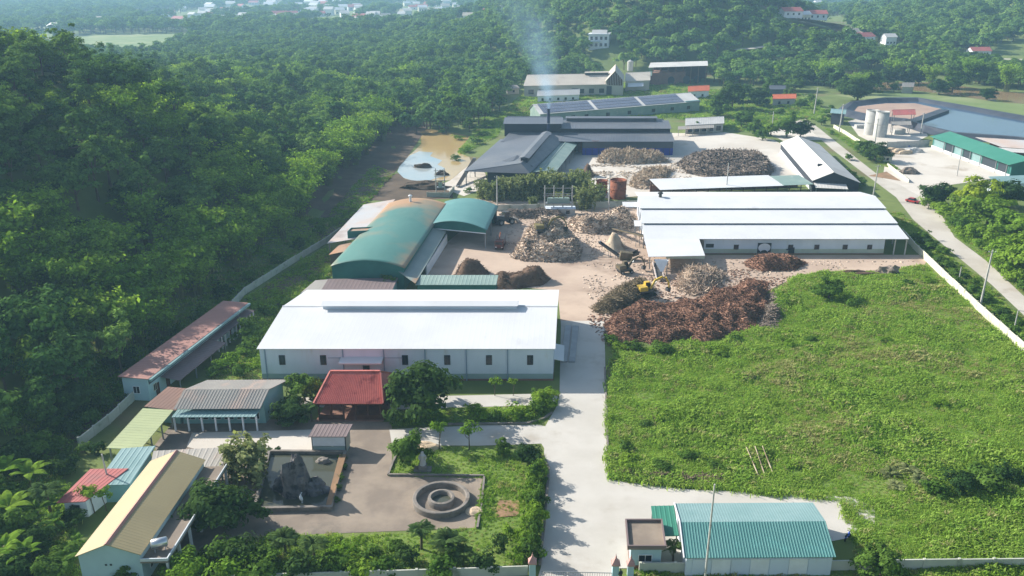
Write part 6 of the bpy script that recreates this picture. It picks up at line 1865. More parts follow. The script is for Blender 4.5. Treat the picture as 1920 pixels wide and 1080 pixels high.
# ------------------------------------------------------------------ heaps of wood and bark
def heap(name, label, peaks, foot, m_, nst, L=(.8, 2.4), wd=.09, seed=0, jag=.5, cat='heap', res=1.0, lift=0.0, up=.35):
    """mound over a measured footprint plus loose splinters; peaks = [(px, py at ground, radius m, height m)]"""
    poly = gpoly(foot)
    r_ = np.random.default_rng(seed)
    xs = [p[0] for p in poly]; ys = [p[1] for p in poly]
    c = (sum(xs) / len(xs), sum(ys) / len(ys))
    root = empty(name, label, cat, (c[0], c[1], 0))
    pk = [(*G(p[0], p[1]), p[2], p[3]) for p in peaks]
    def hz(x, y):
        v = np.zeros_like(x)
        for (a, b, R, h) in pk: v = np.maximum(v, h * np.exp(-1.1 * ((x - a) ** 2 + (y - b) ** 2) / R ** 2))
        return v
    gx_ = np.arange(min(xs) - 1, max(xs) + 1.01, res); gy_ = np.arange(min(ys) - 1, max(ys) + 1.01, res)
    X_, Y_ = np.meshgrid(gx_, gy_)
    pin = inpoly(X_, Y_, poly)
    d = np.array([[min(np.hypot(x - a[0] - t * (b[0] - a[0]), y - a[1] - t * (b[1] - a[1])) for a, b in zip(poly, poly[1:] + poly[:1]) for t in (max(0, min(1, ((x - a[0]) * (b[0] - a[0]) + (y - a[1]) * (b[1] - a[1])) / ((b[0] - a[0]) ** 2 + (b[1] - a[1]) ** 2 + 1e-9))),)) for x in gx_] for y in gy_])
    edge = np.where(pin, sm(d / 2.5), 0)
    nzv = np.array([[mnoise.fractal(Vector((x * .45, y * .45, seed)), 1.0, 2.0, 4) for x in gx_] for y in gy_])
    Z_ = np.where(pin, (hz(X_, Y_) + .35) * edge * (1 + .25 * nzv) + jag * .6 * nzv * edge, -.3)
    Z_ = np.maximum(Z_, np.where(pin, .03, -.3)) + lift
    ny_, nx_ = Z_.shape
    V = np.stack([X_ - c[0], Y_ - c[1], Z_], -1).reshape(-1, 3)
    ii = np.arange(nx_ * ny_).reshape(ny_, nx_)
    Q = np.stack([ii[:-1, :-1], ii[:-1, 1:], ii[1:, 1:], ii[1:, :-1]], -1).reshape(-1, 4)
    keep = (V[Q][:, :, 2] > -.2).any(1)
    link('mound', npmesh('mound', V, Q[keep], [m_], smooth=True), root)
    # splinters
    px_ = []; 
    while len(px_) < nst:
        x, y = r_.uniform(min(xs), max(xs)), r_.uniform(min(ys), max(ys))
        if inpoly(np.array([x]), np.array([y]), poly)[0]: px_.append((x, y))
    P_ = np.array(px_)
    ix = np.clip(((P_[:, 0] - gx_[0]) / res), 0, nx_ - 1.01); iy = np.clip(((P_[:, 1] - gy_[0]) / res), 0, ny_ - 1.01)
    i0, j0 = ix.astype(int), iy.astype(int); fx, fy = ix - i0, iy - j0
    zz = Z_[j0, i0] * (1 - fx) * (1 - fy) + Z_[j0, i0 + 1] * fx * (1 - fy) + Z_[j0 + 1, i0] * (1 - fx) * fy + Z_[j0 + 1, i0 + 1] * fx * fy
    n = len(P_)
    C_ = np.stack([P_[:, 0] - c[0], P_[:, 1] - c[1], np.maximum(zz, .05) + r_.uniform(-.05, .3, n)], 1)
    D_ = r_.normal(size=(n, 3)); D_[:, 2] = np.abs(D_[:, 2]) * up; D_ /= np.linalg.norm(D_, axis=1, keepdims=True)
    ln = r_.uniform(L[0], L[1], n)[:, None] / 2
    S_ = np.cross(D_, np.array((0, 0, 1.0))); S_ /= np.linalg.norm(S_, axis=1, keepdims=True) + 1e-9
    T_ = np.cross(S_, D_)
    w = wd * r_.uniform(.5, 1.4, n)[:, None]
    ends = []
    for e in (-1, 1):
        for s1, s2 in ((-1, -.5), (1, -.5), (0, 1)):
            ends.append(C_ + D_ * ln * e + S_ * w * s1 + T_ * w * s2)
    V = np.stack(ends, 1).reshape(-1, 3)
    b = np.arange(n)[:, None] * 6
    Q = np.concatenate([b + np.array([0, 1, 4, 3]), b + np.array([1, 2, 5, 4]), b + np.array([2, 0, 3, 5])])
    o = link('splinters', npmesh('splinters', V, Q, [m_ + '_sticks']), root)
    o['kind'] = 'stuff'
    return root


heap('wood_waste_heap', 'big conical heap of pale wood offcuts in the middle of the yard', [(1027, 462, 7.0, 8.0), (990, 476, 5, 3.4), (1062, 476, 6, 3.8), (1028, 482, 8, 3.2)],
     [(958, 484), (968, 468), (985, 440), (1010, 428), (1050, 428), (1078, 445), (1090, 470), (1086, 488), (1040, 492), (985, 490)], 'wood_waste', 5200, (.5, 1.8), .12, 1)
heap('wood_waste_heap', 'long ragged bank of wood offcuts in front of the low wall', [(1075, 425, 5, 2.5), (1100, 432, 6, 3.6), (1130, 428, 6, 4.0), (1160, 420, 6, 4.0)],
     [(1062, 420), (1085, 404), (1130, 400), (1188, 402), (1192, 425), (1165, 438), (1110, 440), (1080, 436)], 'wood_waste', 3600, (.5, 1.9), .12, 2)
heap('debris_bank', 'low dark strip of debris along the low wall behind the trucks', [(960, 406, 10, 1.6), (1010, 404, 10, 1.6)],
     [(936, 402), (1060, 398), (1062, 412), (1000, 411), (938, 410)], 'grey_wood', 1300, (.4, 1.5), .1, 3)
heap('brown_heap', 'smooth dark brown soil heap beside the sage annex', [(882, 514, 3.8, 4.0)],
     [(850, 524), (856, 502), (872, 492), (900, 497), (921, 512), (915, 522)], 'brown_bark', 500, (.3, .8), .06, 4, .25)
heap('brown_heap', 'longer double-peaked dark brown soil heap by the warehouse corner', [(940, 532, 4.0, 2.6), (1003, 527, 3.8, 3.6), (972, 533, 4.0, 2.2)],
     [(918, 528), (930, 512), (985, 510), (1005, 503), (1035, 524), (1018, 536), (950, 545), (925, 543)], 'brown_bark', 900, (.3, .8), .06, 5, .3)
heap('red_bark_heap', 'sprawling red-brown heap of bark and roots at the field edge', [(1180, 612, 6, 2.6), (1215, 590, 4, 2.6), (1245, 608, 5, 2.2), (1290, 590, 4, 2.4), (1312, 605, 5, 2.2), (1350, 572, 5, 2.8), (1385, 590, 5, 2.4), (1415, 558, 5, 2.6), (1250, 635, 5, 1.5), (1330, 628, 5, 1.5)],
     [(1142, 632), (1132, 610), (1150, 590), (1170, 580), (1215, 566), (1250, 572), (1285, 560), (1310, 566), (1335, 545), (1375, 540), (1400, 522), (1440, 530), (1438, 560), (1452, 585), (1420, 600), (1412, 622), (1370, 628), (1340, 648), (1290, 640), (1240, 652), (1200, 640), (1165, 646)], 'red_bark', 15000, (.25, 1.1), .07, 6, 1.5)
heap('brushwood_heap', 'grey-green heap of cut branches left of the yellow excavator', [(1150, 575, 5, 2.2), (1180, 560, 5, 2.6), (1195, 545, 4, 2.0)],
     [(1112, 580), (1140, 558), (1180, 538), (1205, 530), (1225, 545), (1205, 570), (1160, 588), (1125, 590)], 'grey_brush', 2400, (1.0, 3.2), .05, 7, .4)
heap('pale_branch_heap', 'pale straw-coloured tangle of branches in front of the warehouse extension', [(1297, 530, 4, 2.8), (1325, 520, 4, 1.4)],
     [(1268, 545), (1275, 515), (1300, 500), (1340, 505), (1360, 520), (1340, 545), (1300, 556)], 'wood_waste', 2000, (1.0, 3.6), .06, 8, .5, up=.9)
heap('bark_heap', 'reddish-brown bark heap below the stepped warehouse wall', [(1440, 500, 5, 2.4), (1470, 497, 5, 1.8)],
     [(1392, 494), (1420, 482), (1470, 482), (1515, 494), (1490, 508), (1430, 510), (1405, 504)], 'red_bark', 1600, (.4, 1.6), .08, 9, .4)
heap('dry_root_heap', 'dry greyish root tangle at the right end of the red bark heap', [(1445, 590, 4, 1.6), (1450, 560, 4, 1.6)],
     [(1432, 560), (1455, 545), (1465, 570), (1468, 600), (1450, 622), (1420, 618)], 'grey_wood', 900, (.6, 2.0), .08, 10, .5)
heap('peeled_bundle_heap', 'row of pale bundled wood peelings in front of the blue cladding', [(1150, 300, 7, 3.2), (1180, 300, 7, 3.4), (1215, 300, 8, 2.8)],
     [(1120, 306), (1126, 292), (1160, 284), (1200, 290), (1248, 298), (1250, 305), (1190, 309)], 'pale_wood', 2600, (1.2, 3.6), .10, 11, .4, up=1.2)
heap('peeled_bundle_heap', 'scattered pale wood peelings by the end of the long white roof', [(1210, 345, 5, 2.6), (1225, 330, 5, 2.2), (1240, 325, 5, 1.6)],
     [(1178, 350), (1190, 332), (1205, 320), (1265, 318), (1250, 332), (1235, 350), (1205, 356)], 'pale_wood', 1700, (1.0, 3.2), .09, 12, .4, up=.9)
heap('log_heap', 'wide grey heap of stacked logs beside the pale gable warehouse', [(1300, 318, 14, 3.0), (1350, 310, 14, 4.6), (1390, 312, 14, 4.6), (1420, 322, 12, 3.2)],
     [(1270, 308), (1300, 294), (1345, 282), (1420, 284), (1450, 320), (1440, 332), (1340, 336), (1290, 326)], 'grey_wood', 6000, (1.0, 3.4), .14, 13, .6)
heap('gravel_heap', 'small cone of brown chips near the sage open shed', [(1100, 330, 3.0, 4.2)],
     [(1086, 332), (1090, 318), (1105, 312), (1120, 328), (1112, 335)], 'brown_bark', 150, (.2, .5), .05, 14, .2)
heap('sawdust_heap', 'smooth pale cone of sawdust under the conveyor', [(1150, 466, 3.4, 4.6)],
     [(1128, 468), (1133, 450), (1150, 444), (1172, 455), (1175, 470), (1150, 476)], 'pale_wood', 60, (.2, .5), .04, 15, .1)
heap('field_edge_debris', 'strip of mossy rubble along the lower edge of the grass field', [(1190, 893, 5, .9), (1240, 900, 5, .8), (1390, 905, 5, .8)],
     [(1142, 890), (1150, 880), (1250, 888), (1420, 892), (1440, 903), (1290, 910), (1190, 902)], 'grey_brush', 1200, (.3, 1.2), .06, 16, .3)
rock('scrap_heap', 'rusty scrap pile and fallen trunk below the warehouse end bay', G(1603, 515), (4.6, 1.2), .9, 3.9, 'brown_bark', 'heap', sharp=1.3)
rock('scrap_heap', 'pile of bent scrap near the end bay of the warehouse', G(1668, 512), (2.6, 1.5), 1.5, 6.6, 'grey_wood', 'heap', sharp=2.0)
for i, (p0, p1) in enumerate((((1398, 852), (1425, 900)), ((1414, 850), (1436, 898)), ((1428, 850), (1452, 896)))):
    a, b = G(*p0), G(*p1)
    r = MB(); r.tube([(0, 0, 1.3), (*((b - a) * .5), .7), (*(b - a), .1)], [.07, .09, .09], 7); o = r.build('bamboo_pole', 'pale_wood', None, False, (a[0], a[1], 0))
    tag(o, ('leftmost', 'middle', 'rightmost')[i] + ' of three pale bamboo poles lying in the grass field', 'bamboo pole')

def loose(name, label, poly, n, m_, seed, L=(.2, .9), wd=.06):
    q = gpoly(poly); r_ = np.random.default_rng(seed)
    xs = [p[0] for p in q]; ys = [p[1] for p in q]
    P_ = np.stack([r_.uniform(min(xs), max(xs), n * 3), r_.uniform(min(ys), max(ys), n * 3)], 1)
    dn = np.array([mnoise.noise(Vector((a * .12, b * .12, seed))) for a, b in P_])
    P_ = P_[inpoly(P_[:, 0], P_[:, 1], q) & (dn > r_.uniform(-.3, .45, len(P_)))][:n]
    n = len(P_); t = r_.uniform(0, 6.283, n)
    D_ = np.stack([np.cos(t), np.sin(t)], 1); S_ = np.stack([-np.sin(t), np.cos(t)], 1)
    ln = r_.uniform(*L, n)[:, None] / 2; w = wd * r_.uniform(.5, 1.6, n)[:, None]
    V = []
    for e, sgn in ((-1, -1), (1, -1), (1, 1), (-1, 1)):
        V.append(np.concatenate([P_ + D_ * ln * e + S_ * w * sgn, np.full((n, 1), .07)], 1))
    top = [v + np.array((0, 0, .09)) for v in V]
    A = np.stack(V + top, 1).reshape(-1, 3); b = np.arange(n)[:, None] * 8
    Q = np.concatenate([b + np.array(f) for f in ([4, 5, 6, 7], [0, 1, 5, 4], [1, 2, 6, 5], [2, 3, 7, 6], [3, 0, 4, 7])])
    tag(link(name, npmesh(name, A, Q, [m_ + '_sticks'])), label, 'debris', kind='stuff')


loose('yard_scraps', 'loose wood scraps strewn over the dusty yard', [(940, 410), (1200, 405), (1215, 470), (1330, 485), (1720, 490), (1500, 512), (1440, 545), (1140, 600), (1090, 540), (1100, 470), (950, 480)], 4200, 'wood_waste', 31)
loose('bark_scraps', 'loose bark scraps round the red-brown heap', [(1100, 600), (1120, 560), (1190, 520), (1400, 505), (1480, 520), (1500, 600), (1440, 650), (1240, 670), (1135, 650)], 2600, 'red_bark', 32)
loose('upper_scraps', 'loose peelings strewn over the pale upper yard', [(1100, 310), (1260, 295), (1300, 335), (1230, 350), (1120, 345)], 1200, 'pale_wood', 33, (.4, 1.6), .1)

# ------------------------------------------------------------------ machines
def wheel_part(r, x, y, R, w, z=None, rim='steel'):
    o = MB().lathe([(R * .55, -w / 2), (R * .92, -w / 2), (R, -w * .35), (R, w * .35), (R * .92, w / 2), (R * .55, w / 2)], n=18).build('wheel', 'black_rubber', r)
    o.rotation_euler = (math.pi / 2, 0, 0); o.location = (x, y, z or R)
    MB().lathe([(.02, -w * .3), (R * .56, -w * .42), (R * .56, w * .42), (.02, w * .3)], n=14).build('rim', rim, o)


def excavator(label, c, z, rz, paint, wheels=False, sw=.5, s=1.0):
    r = empty('excavator', label, 'excavator', (c[0], c[1], z), rz=rz, scale=s)
    if wheels:
        for x in (-1.2, 1.3):
            for y in (-1.0, 1.0): wheel_part(r, x, y, .52, .45)
        MB().box(-1.6, 1.8, -.6, .6, .45, .95).build('chassis', 'dark_steel', r)
    else:
        for y in (-1.05, 1.05):
            pr = [(-1.9, .4), (-1.6, .05), (1.6, .05), (1.9, .4), (1.6, .8), (-1.6, .8)]
            MB().raw([(x, y - .3, q) for x, q in pr] + [(x, y + .3, q) for x, q in pr], [(0, 1, 2, 3, 4, 5), (11, 10, 9, 8, 7, 6)] + [(i, i + 6, (i + 1) % 6 + 6, (i + 1) % 6) for i in range(6)]).build('track', 'black_rubber', r)
        MB().box(-1.0, 1.0, -.74, .74, .35, .85).build('chassis', 'dark_steel', r)
    R = lambda x, y, q: (x * math.cos(sw) - y * math.sin(sw), x * math.sin(sw) + y * math.cos(sw), q)
    class RF:
        @staticmethod
        def w(a, b, q): return R(a, b, q)
    m = MB(); m.fr = RF; m.box(-2.1, 1.0, -1.2, 1.2, 1.0, 1.35); m.build('deck', 'dark_steel', r)
    m = MB(); m.fr = RF; m.profile([(-1.15, 1.36), (1.15, 1.36), (1.15, 2.1), (.95, 2.25), (-.95, 2.25), (-1.15, 2.1)], -2.2, -.3); bo = m.build('engine_cover', paint, r)
    m = MB(); m.fr = RF; m.raw([(-.25, .2, 1.36), (1.2, .2, 1.36), (1.2, 1.15, 1.36), (-.25, 1.15, 1.36), (-.2, .25, 2.75), (.75, .25, 2.75), (.75, 1.1, 2.75), (-.2, 1.1, 2.75)], [(0, 1, 5, 4), (1, 2, 6, 5), (2, 3, 7, 6), (3, 0, 4, 7)]); cab = m.build('cab', 'dark_glass', r)
    m = MB(); m.fr = RF; m.box(-.25, .82, .2, 1.15, 2.755, 2.85); m.box(-.27, -.16, .19, 1.16, 1.36, 2.75); m.build('cab_roof', paint, cab)
    m = MB(); m.fr = RF; m.tube([(.6, -.35, 1.5), (1.7, -.35, 3.3), (3.4, -.35, 3.9), (4.6, -.35, 3.3)], [.26, .3, .24, .18], 6); m.build('boom', paint, r)
    m = MB(); m.fr = RF; m.tube([(4.3, -.35, 3.7), (5.1, -.35, 2.3), (5.3, -.35, 1.2)], [.2, .19, .13], 6); m.build('arm', paint, r)
    m = MB(); m.fr = RF; m.raw([(4.7, -.8, 1.3), (5.6, -.8, 1.3), (5.3, -.8, .3), (4.6, -.8, .5), (4.7, .1, 1.3), (5.6, .1, 1.3), (5.3, .1, .3), (4.6, .1, .5)], [(0, 1, 2, 3), (7, 6, 5, 4), (1, 5, 6, 2), (2, 6, 7, 3), (0, 3, 7, 4)]); m.build('bucket', 'dark_steel', r)
    m = MB(); m.fr = RF; m.tube([(1.0, -.15, 1.5), (2.2, -.2, 3.0)], [.1, .07], 6); m.build('ram', 'galvanised', r)
    return r


c = G(1212, 560); excavator('yellow tracked excavator digging in the red bark heap', c, .9, .25, 'yellow_paint', sw=.1, s=1.05)
c = G(1020, 468); excavator('dusty olive excavator working on the big conical heap', c, 4.6, .1, 'olive_paint', sw=.1, s=1.15)
c = G(1172, 512); excavator('olive wheeled excavator parked left of the hopper chute', c, 0.05, .3, 'dusty_steel', True, sw=.1, s=1.0)


def truck(label, c, rz, paint):
    r = empty('timber_truck', label, 'truck', (c[0], c[1], .03), rz=rz)
    for x in (-2.6, -1.4, 2.3):
        for y in (-.95, .95): wheel_part(r, x, y, .52, .4)
    MB().box(-3.6, 3.2, -.45, .45, .6, .9).build('chassis', 'dark_steel', r)
    MB().profile([(-1.15, .7), (1.15, .7), (1.15, 2.4), (1.0, 2.6), (-1.0, 2.6), (-1.15, 2.4)], 1.7, 3.4).build('cab', paint, r)
    MB().box(3.4, 3.43, -1.0, 1.0, 1.6, 2.35).build('windscreen', 'dark_glass', r)
    for y in (-1.152, 1.152): MB().box(2.2, 3.1, min(y, y * 1.02), max(y, y * 1.02), 1.6, 2.3).build('side_window', 'dark_glass', r)
    for y in (-.8, .8): MB().box(3.401, 3.45, y - .2, y + .2, .85, 1.05).build('headlight', 'white_paint', r)
    MB().box(-3.7, 1.4, -1.2, 1.2, .95, 1.1).build('bed', paint, r)
    for x in (-3.6, -2.0, -.4, 1.2):
        for y in (-1.15, 1.15): MB().bar((x, y, 1.1), (x, y, 2.6), .12).build('stake', 'steel', r)
    for y in (-1.15, 1.15): MB().bar((-3.6, y, 2.2), (1.2, y, 2.2), .1).build('side_rail', 'maroon_paint', r)
    MB().tube([(1.45, 0, 1.1), (1.45, 0, 3.2), (-.6, 0, 4.0), (-1.8, 0, 3.2)], [.16, .15, .13, .1], 6).build('crane', 'rust', r)
    return r


d_ = G(958, 415) - G(938, 470)
truck('dark red timber truck with a crane standing beside the open green shed', G(938, 463), math.atan2(d_[1], d_[0]) + math.pi, 'maroon_paint')
c = G(946, 420)
r = empty('wheel_loader', 'black wheel loader parked behind the dark red truck', 'loader', (c[0], c[1], .03), rz=.5, scale=1.25)
for x in (-1.4, 1.4):
    for y in (-1.05, 1.05): wheel_part(r, x, y, .75, .55)
MB().profile([(-.9, .8), (.9, .8), (.9, 1.8), (.7, 2.0), (-.7, 2.0), (-.9, 1.8)], -2.4, -.4).build('engine_cover', 'dark_steel', r)
MB().box(-.35, 1.0, -.75, .75, .9, 1.7).build('cab_base', 'dark_steel', r); MB().box(-.35, .9, -.72, .72, 1.7, 2.9).build('cab', 'dark_glass', r); MB().box(-.45, 1.0, -.8, .8, 2.9, 3.02).build('cab_roof', 'dark_steel', r)
MB().box(1.0, 2.2, -.5, .5, .7, 1.3).build('front_frame', 'dark_steel', r)
for y in (-.6, .6): MB().bar((1.2, y, 1.5), (3.0, y, .7), .2, .3).build('lift_arm', 'dark_steel', r)
MB().raw([(2.9, -1.3, 1.3), (3.1, -1.3, .15), (4.1, -1.3, .1), (2.9, 1.3, 1.3), (3.1, 1.3, .15), (4.1, 1.3, .1)], [(0, 1, 2), (5, 4, 3), (0, 3, 4, 1), (1, 4, 5, 2)]).build('bucket', 'steel', r)


def conveyor(label, a, za, b, zb, w=1.1, m_='dark_steel', legs=3):
    a, b = np.array(a), np.array(b); d = b - a
    r = empty('belt_conveyor', label, 'conveyor', (a[0], a[1], 0))
    L = np.hypot(*d); n = np.array((-d[1], d[0])) / L * w / 2
    MB().bar((0, 0, za), (*d, zb), w, .12).build('belt', 'black_rubber', r)
    for s in (-1, 1): MB().bar((*(n * s), za - .12), (*(d + n * s), zb - .12), .12, .4).build('side_beam', m_, r)
    for i in range(legs):
        t = (i + .5) / legs; p = d * t; z = za + (zb - za) * t - .3
        if z < .6: continue
        for s in (-1, 1): MB().bar((*(p + n * s), 0), (*(p + n * s), z), .12).build('leg', 'steel', r)
    for p, z in ((np.zeros(2), za), (d, zb)):
        MB().tube([(*(p - n), z), (*(p + n), z)], [.28, .28], 10).build('drum', 'steel', r)
conveyor('short dusty conveyor standing over the sawdust cone', G(1124, 478, 0), 3.6, G(1162, 486, 0), .9, 1.0)
conveyor('long dark conveyor rising into the stepped warehouse', G(1136, 430), 1.0, G(1208, 470), 4.2, 1.1, 'dusty_steel')
c = G(1172, 487); r = empty('chipper', 'rusty wood chipper at the foot of the short conveyor', 'chipper', (c[0], c[1], 0))
MB().raw([(-1.6, -1, .4), (1.6, -1, .4), (1.6, 1, .4), (-1.6, 1, .4), (-1.2, -1, 2.3), (1.9, -1, 1.9), (1.9, 1, 1.9), (-1.2, 1, 2.3)], [(3, 2, 1, 0), (4, 5, 6, 7), (0, 1, 5, 4), (1, 2, 6, 5), (2, 3, 7, 6), (3, 0, 4, 7)]).build('housing', 'dusty_steel', r)
MB().raw([(1.9, -.8, 1.0), (3.4, -1.2, 1.7), (3.4, 1.2, 1.7), (1.9, .8, 1.0), (1.9, -.8, 1.8), (3.4, -1.2, 2.6), (3.4, 1.2, 2.6), (1.9, .8, 1.8)], [(3, 2, 1, 0), (0, 1, 5, 4), (2, 3, 7, 6)]).build('feed_tray', 'dark_steel', r)
for x in (-1.3, 1.3):
    for y in (-.8, .8): MB().bar((x, y, 0), (x, y, .42), .2).build('leg', 'dark_steel', r)
conveyor('slanting steel conveyor between pond bank and charcoal hall', G(858, 352), .6, G(890, 322), 5.0, 1.2, 'dark_steel', 4)

# ------------------------------------------------------------------ individual trees, palms and shrubs
def T(key, px, py, width_px, label, name='garden_tree', cat='tree', group=None, zs=1.0, z=0.0):
    c = G(px, py)
    d = c[1] * CP + H * SP
    base = {'broad': 3.6, 'tall': 3.0, 'dark': 3.7, 'mid': 3.1, 'brigh': 3.3, 'yello': 3.3, 'young': 1.5, 'shrub': 1.7, 'bambo': 3.6, 'reed0': 1.7, 'reed1': 1.7, 'palm0': 2.5, 'palm1': 2.1, 'agave': 1.6, 'banan': 2.4}[key[:5] if key[:3] not in ('mid',) and key[:4] not in ('tall', 'dark') else (key[:3] if key[:3] == 'mid' else key[:4])]
    s = width_px / 2 * d / F / base
    return plant(key, name, label, cat, (c[0], c[1], max(z, float(hgt(*c)) - .05)), s, group, zs=zs)


for a in (
    ('dark0', 786, 782, 150, 'largest dark round tree between red pavilion and lane', 1.0), ('mid0', 572, 752, 70, 'tree behind the left corner of the red pavilion', 1.0),
    ('dark1', 548, 792, 78, 'dark tree between the grey hall and the red pavilion', .9), ('mid1', 766, 872, 80, 'round green tree at the corner of the fountain lawn', 1.05),
    ('young0', 823, 843, 46, 'pale young tree just right of the round green tree', 1.0), ('young1', 880, 843, 52, 'pale young tree standing alone on the garden path edge', .9),
    ('mid2', 943, 852, 36, 'small dark tree on the lawn left of the entrance road', 1.1), ('dark2', 992, 866, 52, 'bushy dark tree at the road corner of the lawn', .85),
    ('young1', 928, 742, 32, 'light green sapling in front of the white warehouse', 1.0), ('young0', 962, 742, 26, 'second slim sapling in front of the white warehouse', 1.1),
    ('bright0', 1018, 764, 52, 'bright bush tree at the right front corner of the white warehouse', .8), ('mid0', 727, 545, 42, 'small round tree against the green shed gable', 1.0),
    ('dark0', 410, 985, 150, 'large leafy tree beside the yellow-roofed house', .8), ('mid1', 475, 640, 70, 'leafy tree left of the white warehouse', .8),
    ('bright1', 355, 1092, 90, 'bushy bright tree at the lower edge beside the yellow house', 1.0), ('mid2', 234, 1100, 64, 'small tree in front of the yellow house gable', .8),
    ('mid0', 1650, 1085, 88, 'bushy tree in front of the front wall right of the teal shed', .95), ('mid1', 1553, 560, 62, 'round bush tree at the top of the grass field', .75),
    ('dark2', 1752, 385, 64, 'dark tree left of the yellow-green tree by the road', .9), ('yellow0', 1822, 405, 74, 'bright yellow-green tree by the country road', 1.1),
    ('dark1', 1880, 388, 84, 'dark tree behind the yellow-green tree', .85), ('bright0', 1800, 400, 48, 'green tree below the yellow-green tree', .9),
    ('bright1', 1850, 425, 90, 'broad green tree at the right of the road', .95), ('bright1', 1900, 455, 96, 'bright tree at the right edge above the verge', .95),
    ('bright0', 1880, 500, 80, 'green tree leaning over the road verge', .8), ('bright0', 1935, 520, 110, 'big bright tree at the right edge of the picture', .9),
    ('dark0', 1640, 302, 56, 'dark tree on the verge by the loading yard', .85), ('mid0', 1620, 285, 40, 'grey-green tree along the silo yard wall', .7),
    ('bright1', 1445, 255, 44, 'bright tree left of the road head', .9), ('mid1', 1475, 258, 50, 'green tree in the middle of the road head grove', 1.1),
    ('dark2', 1500, 258, 44, 'dark tree at the right of the road head grove', 1.0), ('mid2', 1415, 252, 34, 'small tree at the left of the road head grove', 1.0), ('mid0', 1390, 240, 34, 'slim tree right of the grey canteen', 1.1),
    ('dark0', 1372, 206, 70, 'large dark tree right of the solar warehouse', 1.0), ('dark1', 1420, 200, 52, 'dark tree between red roof and road head', 1.0), ('mid2', 1345, 220, 56, 'green tree in front of the solar warehouse end', .9),
    ('dark2', 1608, 190, 76, 'wide dark tree above the lined ponds', .75), ('mid1', 1676, 172, 22, 'small tree beside the field hut', 1.0), ('dark1', 1850, 188, 36, 'dark riverside tree at the right', .9), ('mid0', 1748, 172, 18, 'lone small tree on the field by the river', 1.2),
    ('mid2', 1308, 248, 20, 'slim tree in front of the canteen porch', 1.2), ('mid1', 1590, 335, 34, 'bush right of the pale gable warehouse', .7), ('mid0', 1605, 350, 34, 'second bush right of the pale gable warehouse', .7),
    ('mid2', 1560, 222, 36, 'leafy tree on the verge beside the teal gate hut', .8),
):
    T(a[0], a[1], a[2], a[3], a[4], zs=a[5])
# palms and bananas
for a in (
    ('palm0', 840, 1046, 84, 'wide dark palm below the ring fountain'), ('palm1', 790, 1030, 60, 'smaller palm left of the wide dark palm'), ('palm0', 868, 1060, 60, 'low palm right of the wide dark palm'),
    ('palm0', 535, 1040, 76, 'dark spiky palm below the rock pond'), ('palm1', 590, 1062, 66, 'palm at the lower edge below the pond'), ('palm1', 1262, 1052, 46, 'slim palm between gatehouse and teal shed'),
    ('palm1', 585, 790, 40, 'small palm at the left front of the red pavilion'), ('palm1', 95, 965, 70, 'tall palm left of the faded red hut'),
):
    T(a[0], a[1], a[2], a[3], a[4], 'palm', 'palm')
for i, (px, py, w) in enumerate(((50, 1075, 90), (120, 1080, 80), (15, 1060, 90), (75, 980, 80), (25, 985, 90), (108, 1000, 70), (10, 920, 90), (150, 1030, 50), (60, 920, 80))):
    T(f'banana{i % 2}', px, py, w, 'banana plant in the dark thicket at the lower left corner', 'banana_plant', 'banana plant', 'banana plants at lower left')
for a in (('dark0', 20, 890, 90, 'dark tree at the left edge above the banana plants'), ('mid0', 66, 862, 80, 'green tree left of the hill wall end'), ('dark1', 118, 888, 64, 'dark tree above the faded red hut'), ('mid1', 30, 1010, 90, 'green tree at the left edge among the bananas'), ('dark2', 140, 985, 50, 'dark bush tree between red hut and yellow house'),
          ('mid2', 5, 950, 80, 'tree cut by the left edge above the bananas'), ('dark0', 70, 1035, 80, 'dark tree among the lower left bananas'), ('mid0', 128, 1062, 60, 'green tree left of the yellow house gable'), ('dark1', 25, 1095, 100, 'dark tree in the bottom left corner'), ('mid1', 95, 1100, 80, 'green tree at the bottom edge left of the yellow house')):
    T(a[0], a[1], a[2], a[3], a[4], zs=.9)
for a in (('mid0', 1006, 905, 40, 'roadside tree at the top of the border shading the entrance road'), ('mid1', 1006, 955, 46, 'roadside tree beside the bare earth patch'), ('bright0', 1004, 992, 48, 'bright roadside tree in the lower border'), ('mid2', 998, 1048, 52, 'roadside tree just inside the left gate pillar')):
    T(a[0], a[1], a[2], a[3], a[4], zs=1.35)
for i, (px, py, w) in enumerate(((178, 962, 44), (200, 958, 40), (165, 955, 40))):
    T('young0', px, py, w, 'spindly papaya tree beside the faded red hut', 'papaya_tree', 'tree', 'papaya trees by the hut')
for i, (px, py, w) in enumerate(((945, 372, 34), (968, 374, 36), (990, 374, 38), (1012, 372, 38), (1034, 372, 38), (1056, 370, 38), (1078, 372, 40), (1096, 374, 36), (930, 376, 30), (1118, 384, 34), (1095, 392, 32), (1050, 388, 24), (1000, 390, 18), (905, 372, 30), (1085, 362, 38), (1030, 364, 38))):
    T(f'reed{i % 2}', px, py, w, 'tall feathery reed clump in front of the charcoal works', 'reed_clump', 'reeds', 'reed clumps before the charcoal works', 1.15)
for i, (px, py, w) in enumerate(((1668, 890, 46), (1700, 885, 50), (1722, 905, 46), (1680, 915, 44))):
    T('agave0', px, py, w, 'grey-green spiky plant in the lower right of the grass field', 'spiky_plant', 'plant', 'spiky plants in the field')
T('reed0', 462, 900, 84, 'light feathery bamboo shrub at the left corner of the rock pond', 'bamboo_shrub', 'shrub')
for i, (px, py, w) in enumerate(((1750, 925, 70), (1800, 920, 90), (1850, 918, 90), (1890, 905, 80), (1830, 895, 70))):
    T('shrubd0' if i % 2 else 'shrub0', px, py, w, 'dark shrub in the thicket at the right of the grass field', 'shrub', 'shrub', 'dark thicket in the field', .8)
